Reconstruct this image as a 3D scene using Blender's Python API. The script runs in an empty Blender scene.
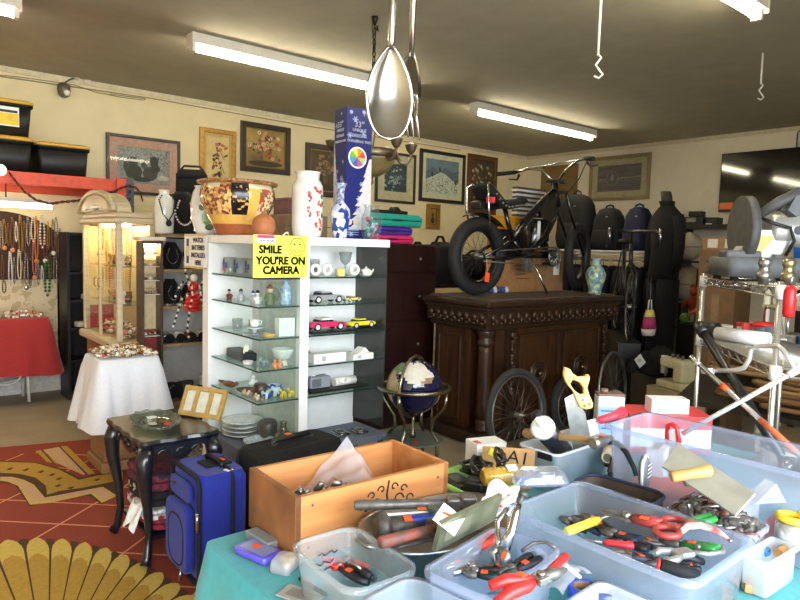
import bpy, bmesh, math, random
from math import sin, cos, pi, radians, sqrt, atan2
from mathutils import Vector, Matrix, Euler
C = bpy.context.scene.collection
RND = random.Random(11)
U = RND.uniform

# ---------------------------------------------------------------- camera frame (measured from the room's lines)
FOC = 648.0; EYE = Vector((0, 0, 1.5))
_a, _p, _r = radians(50), radians(4.6), radians(1.6)
_F0 = Vector((cos(_a), sin(_a), 0)); _R0 = Vector((sin(_a), -cos(_a), 0)); _Z = Vector((0, 0, 1))
CF = _F0*cos(_p) - _Z*sin(_p); _U0 = _Z*cos(_p) + _F0*sin(_p)
CR = cos(_r)*_R0 + sin(_r)*_U0; CU = -sin(_r)*_R0 + cos(_r)*_U0
def P(px, py, X=None, Y=None, z=None, d=None):
    """the point of the room seen at a pixel, on the plane X=, Y=, z= or at depth d"""
    v = CF + CR*((px-400)/FOC) - CU*((py-300)/FOC)
    if X is not None: t = X/v.x
    elif Y is not None: t = Y/v.y
    elif z is not None: t = (z-EYE.z)/v.z
    else: t = d
    return EYE + v*t

# ---------------------------------------------------------------- materials
def lin(c):
    out = []
    for v in c:
        v = v/255.0
        out.append(v/12.92 if v <= .04045 else ((v+.055)/1.055)**2.4)
    return out
_mats = {}
def _new(key):
    m = bpy.data.materials.new(key); m.use_nodes = True
    nt = m.node_tree
    return m, nt, nt.nodes, nt.links, nt.nodes['Principled BSDF']
def _coords(N, L, sc, stretch=None):
    tc = N.new('ShaderNodeTexCoord'); mp = N.new('ShaderNodeMapping')
    mp.inputs['Scale'].default_value = stretch or (1, 1, 1)
    L.new(tc.outputs['Object'], mp.inputs['Vector'])
    n = N.new('ShaderNodeTexNoise'); n.inputs['Scale'].default_value = sc; n.inputs['Detail'].default_value = 4
    L.new(mp.outputs['Vector'], n.inputs['Vector'])
    return n
def M(col, r=.5, m=0, var=.1, sc=25, bump=0, stretch=None, em=0, coat=0, sheen=0, col2=None, lo=.35, hi=.65):
    key = ('m', tuple(col), r, m, var, sc, bump, stretch, em, coat, sheen, tuple(col2) if col2 else None, lo, hi)
    if key in _mats: return _mats[key]
    mt, nt, N, L, b = _new('surface_%d' % len(_mats))
    n = _coords(N, L, sc, stretch)
    cr = N.new('ShaderNodeValToRGB')
    c = lin(col)
    a1 = [min(1, v*(1-var)) for v in c] if not col2 else c
    a2 = [min(1, v*(1+var)) for v in c] if not col2 else lin(col2)
    cr.color_ramp.elements[0].color = (*a1, 1); cr.color_ramp.elements[0].position = lo
    cr.color_ramp.elements[1].color = (*a2, 1); cr.color_ramp.elements[1].position = hi
    L.new(n.outputs['Fac'], cr.inputs['Fac']); L.new(cr.outputs['Color'], b.inputs['Base Color'])
    b.inputs['Roughness'].default_value = r; b.inputs['Metallic'].default_value = m
    if coat: b.inputs['Coat Weight'].default_value = coat; b.inputs['Coat Roughness'].default_value = .08
    if sheen: b.inputs['Sheen Weight'].default_value = sheen
    if bump:
        bp = N.new('ShaderNodeBump'); bp.inputs['Strength'].default_value = bump; bp.inputs['Distance'].default_value = .01
        L.new(n.outputs['Fac'], bp.inputs['Height']); L.new(bp.outputs['Normal'], b.inputs['Normal'])
    if em:
        L.new(cr.outputs['Color'], b.inputs['Emission Color']); b.inputs['Emission Strength'].default_value = em
    _mats[key] = mt; return mt
def WOOD(c1, c2, sc=3, stretch=(1, 1, 12), r=.45, bump=.15, coat=0):
    return M(c1, r=r, sc=sc, stretch=stretch, col2=c2, bump=bump, coat=coat, lo=.3, hi=.7)
def CLEAR(tint=(240, 245, 250), haze=.2, rough=.08, ior=1.45, key=''):
    """clear or milky thin sheet: light goes straight through, part of it scatters, the rest glints"""
    k = ('c', tuple(tint), haze, rough, ior)
    if k in _mats: return _mats[k]
    mt, nt, N, L, b = _new('clear_%d' % len(_mats))
    N.remove(b); out = N['Material Output']
    c = (*lin(tint), 1)
    tr = N.new('ShaderNodeBsdfTransparent'); tr.inputs['Color'].default_value = c
    df = N.new('ShaderNodeBsdfDiffuse'); df.inputs['Color'].default_value = c
    tl = N.new('ShaderNodeBsdfTranslucent'); tl.inputs['Color'].default_value = c
    sca = N.new('ShaderNodeMixShader'); sca.inputs[0].default_value = .4
    L.new(df.outputs[0], sca.inputs[1]); L.new(tl.outputs[0], sca.inputs[2])
    nz = _coords(N, L, 9)
    mr = N.new('ShaderNodeMapRange'); mr.inputs['To Min'].default_value = haze*.75; mr.inputs['To Max'].default_value = min(1, haze*1.25)
    L.new(nz.outputs['Fac'], mr.inputs['Value'])
    m1 = N.new('ShaderNodeMixShader'); L.new(mr.outputs[0], m1.inputs[0]); L.new(tr.outputs[0], m1.inputs[1]); L.new(sca.outputs[0], m1.inputs[2])
    gl = N.new('ShaderNodeBsdfGlossy'); gl.inputs['Roughness'].default_value = rough
    fr = N.new('ShaderNodeFresnel'); ge = N.new('ShaderNodeNewGeometry'); io = N.new('ShaderNodeMapRange')     # a thin sheet glints alike from both sides
    io.inputs['To Min'].default_value = ior; io.inputs['To Max'].default_value = 1/ior; L.new(ge.outputs['Backfacing'], io.inputs['Value']); L.new(io.outputs[0], fr.inputs['IOR'])
    m2 = N.new('ShaderNodeMixShader'); L.new(fr.outputs[0], m2.inputs[0]); L.new(m1.outputs[0], m2.inputs[1]); L.new(gl.outputs[0], m2.inputs[2])
    L.new(m2.outputs[0], out.inputs['Surface'])
    _mats[k] = mt; return mt
def VOR(c1, c2, c3, sc=20, r=.4, th=.35, coat=0):
    """blotched glaze or printed cloth: voronoi cells in three colours"""
    k = ('v', tuple(c1), tuple(c2), tuple(c3), sc, r, th)
    if k in _mats: return _mats[k]
    mt, nt, N, L, b = _new('pattern_%d' % len(_mats))
    tc = N.new('ShaderNodeTexCoord'); v = N.new('ShaderNodeTexVoronoi'); v.inputs['Scale'].default_value = sc
    L.new(tc.outputs['Object'], v.inputs['Vector'])
    sp = N.new('ShaderNodeSeparateColor'); L.new(v.outputs['Color'], sp.inputs[0])
    cr = N.new('ShaderNodeValToRGB'); cr.color_ramp.interpolation = 'CONSTANT'
    e = cr.color_ramp.elements; e[0].color = (*lin(c1), 1); e[1].color = (*lin(c2), 1); e[1].position = th
    e2 = e.new(th+(1-th)*.5); e2.color = (*lin(c3), 1)
    L.new(sp.outputs[0], cr.inputs[0]); L.new(cr.outputs[0], b.inputs['Base Color'])
    b.inputs['Roughness'].default_value = r
    if coat: b.inputs['Coat Weight'].default_value = coat
    _mats[k] = mt; return mt

# ---------------------------------------------------------------- mesh builder
class MB:
    def __init__(s, mat=None): s.v = []; s.f = []; s.fm = []; s.fs = []; s.mats = []; s.cur = mat
    def mi(s, mat):
        mat = mat or s.cur
        if mat not in s.mats: s.mats.append(mat)
        return s.mats.index(mat)
    def add(s, vs, fs, mat=None, smooth=False):
        b = len(s.v); s.v += [Vector(v) for v in vs]; k = s.mi(mat)
        for f in fs: s.f.append([b+i for i in f]); s.fm.append(k); s.fs.append(smooth)
        return s
    def box(s, c, d, mat=None, rz=0, rx=0, ry=0, bev=0):
        x, y, z = d[0]/2, d[1]/2, d[2]/2; m = Euler((rx, ry, rz)).to_matrix(); c = Vector(c)
        if bev:
            b = min(bev, x*.95, y*.95, z*.95)
            return s.loft([[c+m@Vector(q) for q in rrect(2*x-2*b*k, 2*y-2*b*k, b, zz, n=2)] for k, zz in ((1, -z), (.3, -z+b*.3), (0, -z+b), (0, z-b), (.3, z-b*.3), (1, z))], mat, smooth=False)
        q = [(-x, -y, -z), (x, -y, -z), (x, y, -z), (-x, y, -z), (-x, -y, z), (x, -y, z), (x, y, z), (-x, y, z)]
        return s.add([c+m@Vector(p) for p in q], [(0, 3, 2, 1), (4, 5, 6, 7), (0, 1, 5, 4), (1, 2, 6, 5), (2, 3, 7, 6), (3, 0, 4, 7)], mat)
    def bx(s, x0, x1, y0, y1, z0, z1, mat=None, bev=0):
        return s.box(((x0+x1)/2, (y0+y1)/2, (z0+z1)/2), (abs(x1-x0), abs(y1-y0), abs(z1-z0)), mat, bev=bev)
    def loft(s, rings, mat=None, caps=(1, 1), closed=True, smooth=True):
        n = len(rings[0]); vs = [p for r in rings for p in r]; fs = []
        for i in range(len(rings)-1):
            for j in range(n if closed else n-1):
                a = i*n+j; b = i*n+(j+1) % n; fs.append((a, b, b+n, a+n))
        s.add(vs, fs, mat, smooth)
        if caps[0]: s.add(rings[0], [tuple(range(n))[::-1]], mat)
        if caps[1]: s.add(rings[-1], [tuple(range(n))], mat)
        return s
    def tube(s, pts, r, mat=None, n=8, closed=False, caps=True):
        pts = [Vector(p) for p in pts]; k = len(pts); rings = []
        up = None
        for i, p in enumerate(pts):
            if closed: t = pts[(i+1) % k]-pts[i-1]
            else: t = pts[min(i+1, k-1)]-pts[max(i-1, 0)]
            if t.length < 1e-9: t = Vector((0, 0, 1))
            t.normalize()
            if up is None:
                up = Vector((0, 0, 1)) if abs(t.z) < .9 else Vector((1, 0, 0))
            a = up - t*up.dot(t)
            if a.length < 1e-6: a = t.orthogonal()
            a.normalize(); up = a; b = t.cross(a)
            rr = r[i] if isinstance(r, (list, tuple)) else r
            rings.append([p+a*rr*cos(2*pi*j/n)+b*rr*sin(2*pi*j/n) for j in range(n)])
        if closed: rings.append(rings[0])
        return s.loft(rings, mat, caps=(0, 0) if closed or not caps else (1, 1))
    def cyl(s, p0, p1, r0, r1=None, mat=None, n=16): return s.tube([p0, p1], [r0, r0 if r1 is None else r1], mat, n)
    def lathe(s, prof, c=(0, 0, 0), mat=None, n=24, sx=1, sy=1, caps=(1, 1), fn=None, smooth=True):
        c = Vector(c)
        rings = [[c+Vector((r*sx*cos(2*pi*j/n), r*sy*sin(2*pi*j/n), z)) for j in range(n)] for r, z in prof]
        if fn is None: return s.loft(rings, mat, caps, smooth=smooth)
        for i in range(len(rings)-1):                       # fn(j, i) picks the colour of each patch
            for j in range(n):
                s.add([rings[i][j], rings[i][(j+1) % n], rings[i+1][(j+1) % n], rings[i+1][j]], [(0, 1, 2, 3)], fn(j, i), True)
        if caps[0]: s.add(rings[0], [tuple(range(n))[::-1]], mat)
        if caps[1]: s.add(rings[-1], [tuple(range(n))], mat)
        return s
    def ball(s, c, r, mat=None, n=12, m=None):
        r = (r, r, r) if not isinstance(r, (tuple, list)) else r; k = max(5, n//2+1); c = Vector(c)
        rings = []
        for i in range(k):
            a = -pi/2+pi*(i+.0001 if i == 0 else (i-.0001 if i == k-1 else i))/(k-1)
            q = [Vector((r[0]*cos(a)*cos(2*pi*j/n), r[1]*cos(a)*sin(2*pi*j/n), r[2]*sin(a))) for j in range(n)]
            rings.append([c+(m@v if m else v) for v in q])
        return s.loft(rings, mat)
    def prism(s, poly, a, b, mat=None, ax='z', tf=None):
        def pt(p, h): return {'z': Vector((p[0], p[1], h)), 'y': Vector((p[0], h, p[1])), 'x': Vector((h, p[0], p[1]))}[ax]
        lo = [pt(p, a) for p in poly]; hi = [pt(p, b) for p in poly]
        if tf: lo = [tf @ p for p in lo]; hi = [tf @ p for p in hi]
        return s.loft([lo, hi], mat, smooth=False)
    def poly(s, pts, mat=None): return s.add(pts, [tuple(range(len(pts)))], mat)
    def grid(s, fn, nu, nv, mat=None, smooth=True):
        vs = [fn(i/nu, j/nv) for i in range(nu+1) for j in range(nv+1)]
        return s.add(vs, [(i*(nv+1)+j, (i+1)*(nv+1)+j, (i+1)*(nv+1)+j+1, i*(nv+1)+j+1) for i in range(nu) for j in range(nv)], mat, smooth)
    def xf(s, m):
        s.v = [m @ v for v in s.v]; return s
    def build(s, name, parent=None, loc=None, rz=0, rot=None, bev=0, solid=0, sub=0):
        me = bpy.data.meshes.new(name)
        me.from_pydata([tuple(v) for v in s.v], [], s.f)
        for m in s.mats: me.materials.append(m)
        me.polygons.foreach_set('material_index', s.fm); me.polygons.foreach_set('use_smooth', s.fs)
        bm = bmesh.new(); bm.from_mesh(me); bmesh.ops.remove_doubles(bm, verts=bm.verts, dist=1e-5)
        bmesh.ops.recalc_face_normals(bm, faces=bm.faces); bm.to_mesh(me); bm.free(); me.update()
        o = bpy.data.objects.new(name, me); C.objects.link(o)
        if parent: o.parent = parent
        if loc is not None: o.location = loc
        o.rotation_euler = rot or (0, 0, rz)
        if solid: q = o.modifiers.new('s', 'SOLIDIFY'); q.thickness = solid; q.offset = 0
        if bev:
            q = o.modifiers.new('b', 'BEVEL'); q.width = bev; q.segments = 2; q.limit_method = 'ANGLE'; q.angle_limit = radians(40)
        if sub: q = o.modifiers.new('u', 'SUBSURF'); q.levels = sub; q.render_levels = sub
        return o
def rrect(L, W, r, z=0, n=4, cx=0, cy=0):
    r = max(1e-4, min(r, L/2-1e-4, W/2-1e-4)); out = []
    for qx, qy, a0 in ((1, 1, 0), (-1, 1, 90), (-1, -1, 180), (1, -1, 270)):
        for k in range(n+1):
            a = radians(a0+90*k/n); out.append(Vector((cx+qx*(L/2-r)+r*cos(a), cy+qy*(W/2-r)+r*sin(a), z)))
    return out
def circ(r, z, n=24, cx=0, cy=0, sx=1, sy=1): return [Vector((cx+r*sx*cos(2*pi*i/n), cy+r*sy*sin(2*pi*i/n), z)) for i in range(n)]

# ---------------------------------------------------------------- naming
def tag(o, label, cat, group=None, kind=None):
    o['label'] = label; o['category'] = cat
    if group: o['group'] = group
    if kind: o['kind'] = kind
    return o
def T(name, label, cat, loc=(0, 0, 0), rz=0, group=None):
    o = bpy.data.objects.new(name, None); C.objects.link(o); o.empty_display_size = .05
    o.location = loc; o.rotation_euler = rz if isinstance(rz, (tuple, list)) else (0, 0, rz)
    return tag(o, label, cat, group)
def S(mb, name, kind='structure'):
    o = mb.build(name); o['kind'] = kind; return o
def copy_tree(o, parent=None, loc=None, rz=None, label=None):
    c = o.copy(); C.objects.link(c)
    if parent: c.parent = parent
    for ch in list(o.children): copy_tree(ch, c)
    if loc is not None: c.location = loc
    if rz is not None: c.rotation_euler = (0, 0, rz)
    if label: c['label'] = label
    return c
def text_mb(body, size, mat, spacing=1, bold=0, align='CENTER', ext=.0006):
    """the letters of a sign as geometry, lying in x (reading) and y (up)"""
    cu = bpy.data.curves.new('lettering', 'FONT'); cu.body = body; cu.size = size; cu.align_x = align; cu.align_y = 'CENTER'
    cu.space_line = spacing; cu.offset = bold; cu.extrude = ext; cu.resolution_u = 3
    o = bpy.data.objects.new('lettering', cu); C.objects.link(o)
    dg = bpy.context.evaluated_depsgraph_get(); me = bpy.data.meshes.new_from_object(o.evaluated_get(dg))
    mb = MB(mat); mb.add([v.co.copy() for v in me.vertices], [tuple(p.vertices) for p in me.polygons], mat)
    bpy.data.objects.remove(o); bpy.data.curves.remove(cu); bpy.data.meshes.remove(me)
    return mb
FACE_Y = Matrix.Rotation(pi/2, 4, 'X')                                       # a sheet in xy turned to stand and face -Y
FACE_X = Matrix.Rotation(-pi/2, 4, 'Z') @ FACE_Y                             # ... to face -X

# ---------------------------------------------------------------- shared finishes
WHITE = M((236, 236, 230), r=.45, var=.03); OFFW = M((222, 214, 196), r=.55, var=.05)
BLACK = M((16, 16, 17), r=.45, var=.3); BLACKCLOTH = M((11, 11, 12), r=.9, var=.3, sc=120, bump=.2)
VELVET = M((7, 7, 8), r=.95, var=.3, sheen=.05); DARKPL = M((21, 22, 24), r=.4, var=.2); RUBBER = M((17, 17, 18), r=.75, var=.25, sc=60)
CHROME = M((200, 200, 200), r=.15, m=1, var=.06); STEEL = M((158, 155, 150), r=.34, m=.9, var=.2, sc=40); DKSTEEL = M((98, 95, 92), r=.42, m=.45, var=.3, sc=50)
IRON = M((84, 80, 76), r=.5, m=.4, var=.3, sc=60); BRASS = M((150, 125, 80), r=.3, m=1, var=.15); GOLD = M((190, 150, 70), r=.35, m=.9, var=.2)
RED = M((200, 30, 34), r=.4, var=.12); ORANGE = M((240, 90, 40), r=.5, var=.05); YELLOW = M((235, 200, 60), r=.5, var=.08); BLUE = M((25, 60, 170), r=.4, var=.12); GREEN = M((50, 140, 60), r=.45, var=.15)
CARD = M((150, 112, 72), r=.85, var=.1, sc=12, bump=.05); PAPER = M((238, 238, 234), r=.8, var=.03)
GLASS = CLEAR((246, 252, 250), haze=.02, rough=.03, ior=1.3); MILKY = CLEAR((232, 240, 248), haze=.34, rough=.15); MILKY2 = CLEAR((222, 232, 244), haze=.5, rough=.2); FILM = CLEAR((248, 248, 252), haze=.38, rough=.12, ior=1.42)
# ================================================================ THE ROOM
YB, XR, ZC = 7.04, 8.57, 3.06
FLOORM = M((150, 138, 118), r=.55, var=.12, sc=3)
WALLM = M((232, 217, 176), r=.8, var=.03, sc=6); WALLR = M((222, 210, 184), r=.8, var=.03, sc=6)
CEILM = M((176, 171, 152), r=.85, var=.05, sc=5)
S(MB(FLOORM).bx(-2.1, 8.7, -1.3, 7.2, -.1, 0), 'floor')
S(MB(CEILM).bx(-2.1, 8.7, -1.3, 7.2, ZC, ZC+.1), 'ceiling')
S(MB(WALLM).bx(-2.1, 8.7, YB, YB+.14, 0, ZC), 'wall_back')
S(MB(WALLR).bx(XR, XR+.13, -1.3, YB, 0, ZC), 'wall_right')
S(MB(WALLM).bx(-2.2, -2.0, -1.3, YB, 0, ZC), 'wall_left')
wf = MB(WALLR); wf.bx(-2, -1.7, -1.3, -1.16, 0, ZC); wf.bx(2.6, XR, -1.3, -1.16, 0, ZC); wf.bx(-1.7, 2.6, -1.3, -1.16, 2.6, ZC)
S(wf, 'wall_front')                                                           # the wide shop doorway behind the camera
S(MB(M((150, 148, 142), r=.9, sc=2)).bx(-14, 18, -14, -1.3, -.12, -.02), 'ground_outside')
tr = MB(M((214, 206, 176), r=.7)); tr.bx(-2, XR, YB-.018, YB, ZC-.05, ZC); S(tr, 'trim_1')
tr = MB(M((196, 184, 152), r=.7)); tr.bx(XR-.018, XR, -1.1, YB-.02, ZC-.05, ZC); S(tr, 'trim_2')
bb = MB(M((206, 200, 190), r=.6, var=.15)); bb.bx(-2, XR, YB-.02, YB, .0, .2); S(bb, 'baseboard_back')

# ---------------------------------------------------------------- carpet with its woven pattern
cr = MB(); KR = M((136, 54, 34), r=.95, var=.08, sc=90, bump=.1); KG = M((176, 140, 52), r=.95, var=.1, sc=60); KL = M((200, 172, 84), r=.95, var=.07, sc=60)
KB = M((196, 160, 124), r=.95, var=.05, sc=60); KD = M((74, 48, 22), r=.95, var=.15, sc=60); KP = M((214, 146, 106), r=.95, var=.05)
edge = [(-1.1, -.9), (1.30, -.9), (1.30, 5.10), (-1.1, 5.74)]
cr.prism(edge, .001, .010, KR)
def flat(pts, mat, z): cr.poly([Vector((p[0], p[1], z)) for p in pts], mat)
def px(pts, mat, z): flat([P(x, y, z=.01) for x, y in pts], mat, z)
def strip(a, b, w, mat, z):
    a, b = Vector(a[:2]), Vector(b[:2]); n = (b-a).orthogonal().normalized()*w/2; flat([a-n, b-n, b+n, a+n], mat, z)
A0 = Vector((.772, 3.636)); e1 = Vector((.44, -.41)); e2 = Vector((.215, .175))    # the pink lattice over the red ground
for i in range(-6, 7):
    o = A0+e2*i*.98
    a, b = o-e1*5, o+e1*5
    while (a.x < -1.08 or a.y > 5.0) and (a-b).length > .3: a = a+e1*.1
    while (b.x > 1.28 or b.y < 0) and (a-b).length > .3: b = b-e1*.1
    if (a-b).length > .35: strip(a, b, .012, KP, .0105)
for i in range(-5, 8):
    o = A0+e1*i*.85
    a, b = o-e2*9, o+e2*9
    while (b.x > 1.28 or b.y > 5.0) and (a-b).length > .3: b = b-e2*.1
    while (a.x < -1.08 or a.y < 0) and (a-b).length > .3: a = a+e2*.1
    if (a-b).length > .35: strip(a, b, .012, KP, .0107)
cx, cy, EA, EB = .45, 2.33, .61, 1.27                                        # oval medallion ringed with feathered petals
def el(k, t): return (cx+EA*k*cos(t), cy+EB*k*sin(t))
ths, t_ = [], 0.0
while t_ < 2*pi-.03: ths.append(t_); t_ += .142/sqrt((EA*sin(t_))**2+(EB*cos(t_))**2)
ths.append(2*pi+ths[0])
flat([el(.955, 2*pi*i/90) for i in range(90)], KD, .0110)
for i in range(len(ths)-1):
    t0, t1 = ths[i], ths[i+1]; dt = t1-t0
    def pp(k, u): return el(k, t0+dt*u)
    flat([pp(.90, .8), pp(.985, .82), pp(.99, 1.0), pp(.985, 1.18), pp(.90, 1.2)], KD, .0112)
    flat([pp(.2, .06), pp(.88, .05), pp(.925, .1), pp(.965, .22), pp(.99, .38), pp(1, .5), pp(.99, .62), pp(.965, .78), pp(.925, .9), pp(.88, .95), pp(.2, .94)], KL, .0115)
    flat([pp(.2, .06), pp(.78, .06), pp(.82, .2), pp(.845, .5), pp(.82, .8), pp(.78, .94), pp(.2, .94)], KG, .0118)
flat([el(.45, 2*pi*i/60) for i in range(60)], KD, .0121)
flat([el(.41, 2*pi*i/60) for i in range(60)], KG, .0123)
# the scroll border, flat in the pile
px([(0, 461), (35, 462), (62, 469), (80, 478), (124, 468), (124, 487), (102, 505), (90, 496), (48, 500), (30, 507), (14, 484), (0, 483)], KD, .0110)
px([(0, 462), (35, 463), (60, 470), (79, 480), (123, 470), (123, 480), (82, 488), (60, 491), (47, 495), (46, 486), (36, 478), (20, 474), (0, 473)], KG, .0113)
px([(0, 477), (12, 477), (24, 480), (34, 485), (45, 498), (103, 487), (117, 496), (102, 503), (91, 494), (50, 503), (30, 505), (18, 486), (8, 482), (0, 481)], KL, .0116)
px([(0, 477), (12, 478), (24, 481), (33, 486), (44, 498), (103, 487), (114, 496), (103, 501), (93, 493), (47, 501), (31, 502), (20, 486), (10, 481), (0, 480.5)], KB, .0119)
for x, y in [(10, 469), (26, 470), (41, 472), (52, 475), (59, 479), (58, 486), (71, 488), (97, 480)]:
    px([(x-4, y+.6), (x+1, y-1.3), (x+4, y-1), (x, y+1.4)], KD, .0121)
px([(41, 450), (35.5, 451), (47, 462), (58, 464)], KG, .0110); px([(59, 447), (43, 450), (57, 463), (83, 475), (86, 474)], KB, .0109)
px([(67, 446), (60, 447), (88, 474.5), (95, 473.5)], KG, .0111); px([(60.4, 446.6), (59, 447), (86, 475), (88, 474.5)], KD, .0113); px([(42, 449.6), (40.8, 450), (53, 463.5), (55.5, 464)], KD, .0113)
px([(138, 487), (150, 484), (178, 520), (170, 528)], KG, .0110)
tag(cr.build('carpet'), 'large red ballroom carpet with gold petal medallion on the shop floor', 'carpet')

# ---------------------------------------------------------------- ceiling tubes
TUBE = M((255, 242, 208), em=34, var=0); FIXW = M((232, 228, 214), r=.5, var=.03)
def fixture(x0, x1, y, label):
    t = T('ceiling_light', label, 'ceiling light', ((x0+x1)/2, y, ZC), group='ceiling tube lights'); h = (x1-x0)/2
    m = MB(FIXW); m.bx(-h, h, -.055, .055, -.075, -.001); m.bx(-h-.012, -h, -.06, .06, -.10, -.001); m.bx(h, h+.012, -.06, .06, -.10, -.001); m.build('housing', t)
    MB(TUBE).cyl((-h+.03, -.0, -.108), (h-.03, -.0, -.108), .022, mat=TUBE, n=10).build('tube', t)
    
    for x in (-h, h-.03): MB(FIXW).bx(x, x+.03, -.03, .03, -.135, -.07).build('socket', t)
fixture(1.97, 4.15, 4.87, 'bare fluorescent tube light on ceiling left of the big spoon')
fixture(5.07, 7.23, 4.90, 'bare fluorescent tube light on ceiling above the chopper bicycle')
fixture(-1.3, .86, 5.0, 'bare fluorescent tube light at the top left corner of the ceiling')
fixture(2.0, 4.22, 1.74, 'bare fluorescent tube light overhead at the top right edge')

# ---------------------------------------------------------------- daylight from the doorway
w = bpy.data.worlds.new('daylight'); bpy.context.scene.world = w; w.use_nodes = True
w.node_tree.nodes['Background'].inputs[0].default_value = (.86, .93, 1.0, 1); w.node_tree.nodes['Background'].inputs[1].default_value = 11.5
pl = bpy.data.lights.new('doorway_portal', 'AREA'); pl.shape = 'RECTANGLE'; pl.size = 4.3; pl.size_y = 2.6; pl.cycles.is_portal = True
po = bpy.data.objects.new('doorway_portal', pl); C.objects.link(po); po.location = (.45, -1.23, 1.3); po.rotation_euler = (radians(90), 0, 0)

# ---------------------------------------------------------------- camera
cam = bpy.data.cameras.new('camera'); co = bpy.data.objects.new('camera', cam); C.objects.link(co)
cam.sensor_fit = 'HORIZONTAL'; cam.sensor_width = 36; cam.lens = 36*FOC/800; cam.clip_start = .05
mw = Matrix((CR, CU, -CF)).transposed().to_4x4(); mw.translation = EYE; co.matrix_world = mw
sc = bpy.context.scene; sc.camera = co
sc.view_settings.view_transform = 'Standard'; sc.view_settings.look = 'None'; sc.view_settings.exposure = .5; sc.view_settings.gamma = 1
try: sc.view_settings.use_curve_mapping = False
except Exception: pass
sc.cycles.max_bounces = 8; sc.cycles.transparent_max_bounces = 32; sc.cycles.caustics_reflective = False; sc.cycles.caustics_refractive = False; sc.cycles.sample_clamp_indirect = 4
# ================================================================ PICTURES ON THE BACK WALL
def picture(name, label, x0, x1, z0, z1, fr, fw, matc, mw_, art, d=.035, wall='back', glossy=True, tilt=0, group='framed pictures on the walls'):
    """frame, mat and painted sheet; art(mb, w, h) paints shapes in x, z around the middle"""
    w, h = x1-x0, z1-z0
    loc = ((x0+x1)/2, YB-.003, (z0+z1)/2) if wall == 'back' else (XR-.003, (x0+x1)/2, (z0+z1)/2)
    t = T(name, label, 'picture', loc, (0, tilt, 0) if wall == 'back' else (0, 0, -pi/2), group)
    f = MB(fr)
    for sx in (-1, 1):
        q = [(sx*w/2, -h/2), (sx*w/2, h/2), (sx*(w/2-fw), h/2-fw), (sx*(w/2-fw), -h/2+fw)]; f.prism(q, -d, 0, fr, 'y')
        q = [(-w/2, sx*h/2), (w/2, sx*h/2), (w/2-fw, sx*(h/2-fw)), (-w/2+fw, sx*(h/2-fw))]; f.prism(q, -d, 0, fr, 'y')
    f.build('frame', t, bev=.006)
    if mw_: 
        m = MB(matc); a, b = w/2-fw, h/2-fw
        for sx in (-1, 1):
            m.prism([(sx*a, -b), (sx*a, b), (sx*(a-mw_), b-mw_), (sx*(a-mw_), -b+mw_)], -.016, -.008, matc, 'y')
            m.prism([(-a, sx*b), (a, sx*b), (a-mw_, sx*(b-mw_)), (-a+mw_, sx*(b-mw_))], -.016, -.008, matc, 'y')
        m.build('mat', t)
    p = MB(); aw, ah = w-2*fw-2*mw_, h-2*fw-2*mw_
    art(p, aw, ah); p.build('painting', t)
    if glossy: MB(GLASS).add([(-w/2+fw, -.02, -h/2+fw), (w/2-fw, -.02, -h/2+fw), (w/2-fw, -.02, h/2-fw), (-w/2+fw, -.02, h/2-fw)], [(0, 1, 2, 3)]).build('glass', t)
    return t
def bg(p, w, h, mat): p.box((0, -.004, 0), (w, .006, h), mat)
def blob(p, x, z, rx, rz, mat, k=0, n=10, a=0):
    p.poly([Vector((x+rx*cos(a)*cos(2*pi*i/n)-rz*sin(a)*sin(2*pi*i/n), -.0075-.0003*k, z+rx*sin(a)*cos(2*pi*i/n)+rz*cos(a)*sin(2*pi*i/n))) for i in range(n)], mat)
def pm(c): return M(c, r=.6, var=.15, sc=30)
def art_dark(p, w, h):
    bg(p, w, h, M((150, 146, 142), r=.6, sc=60, var=.35)); k = 0
    for x, z, rx, rz, c in [(-.22, .12, .13, .12, (66, 60, 56)), (-.2, -.18, .17, .22, (58, 54, 50)), (.12, -.2, .15, .2, (72, 66, 60)), (.2, .16, .09, .14, (54, 50, 48)), (.22, -.05, .1, .12, (60, 56, 54)), (0, .02, .06, .1, (84, 78, 72)), (.38, -.3, .12, .07, (196, 188, 176)), (-.05, -.38, .2, .07, (48, 44, 42)), (-.34, -.05, .06, .16, (74, 68, 64))]:
        blob(p, x*w, z*h, rx*w, rz*h, pm(c), k); k += 1
    for i in range(34): blob(p, U(.1, .46)*w, U(-.1, .46)*h, .008, .008, pm((60, 56, 54)), 12, 6)
def art_spray(p, w, h):
    bg(p, w, h, M((214, 190, 132), r=.7, sc=5)); r = random.Random(4)
    st = pm((70, 60, 40))
    for a in [(-.1, .35, .2, -.35), (.1, .2, .3, .0), (.0, .1, -.2, -.1), (.15, -.1, .3, -.3)]:
        x0, z0, x1, z1 = [v*(w if i % 2 == 0 else h) for i, v in enumerate(a)]; d = Vector((x1-x0, 0, z1-z0)); n = Vector((-d.z, 0, d.x)).normalized()*.004
        p.poly([Vector((x0, -.008, z0))-n, Vector((x1, -.008, z1))-n, Vector((x1, -.008, z1))+n, Vector((x0, -.008, z0))+n], st)
    for i in range(26):
        c = [(150, 60, 46), (70, 74, 48), (60, 64, 40), (190, 110, 80)][i % 4]; blob(p, r.uniform(-.2, .4)*w, r.uniform(-.4, .4)*h, r.uniform(.012, .035), r.uniform(.008, .02), pm(c), 2+i % 4, 8, r.uniform(0, 3))
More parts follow.
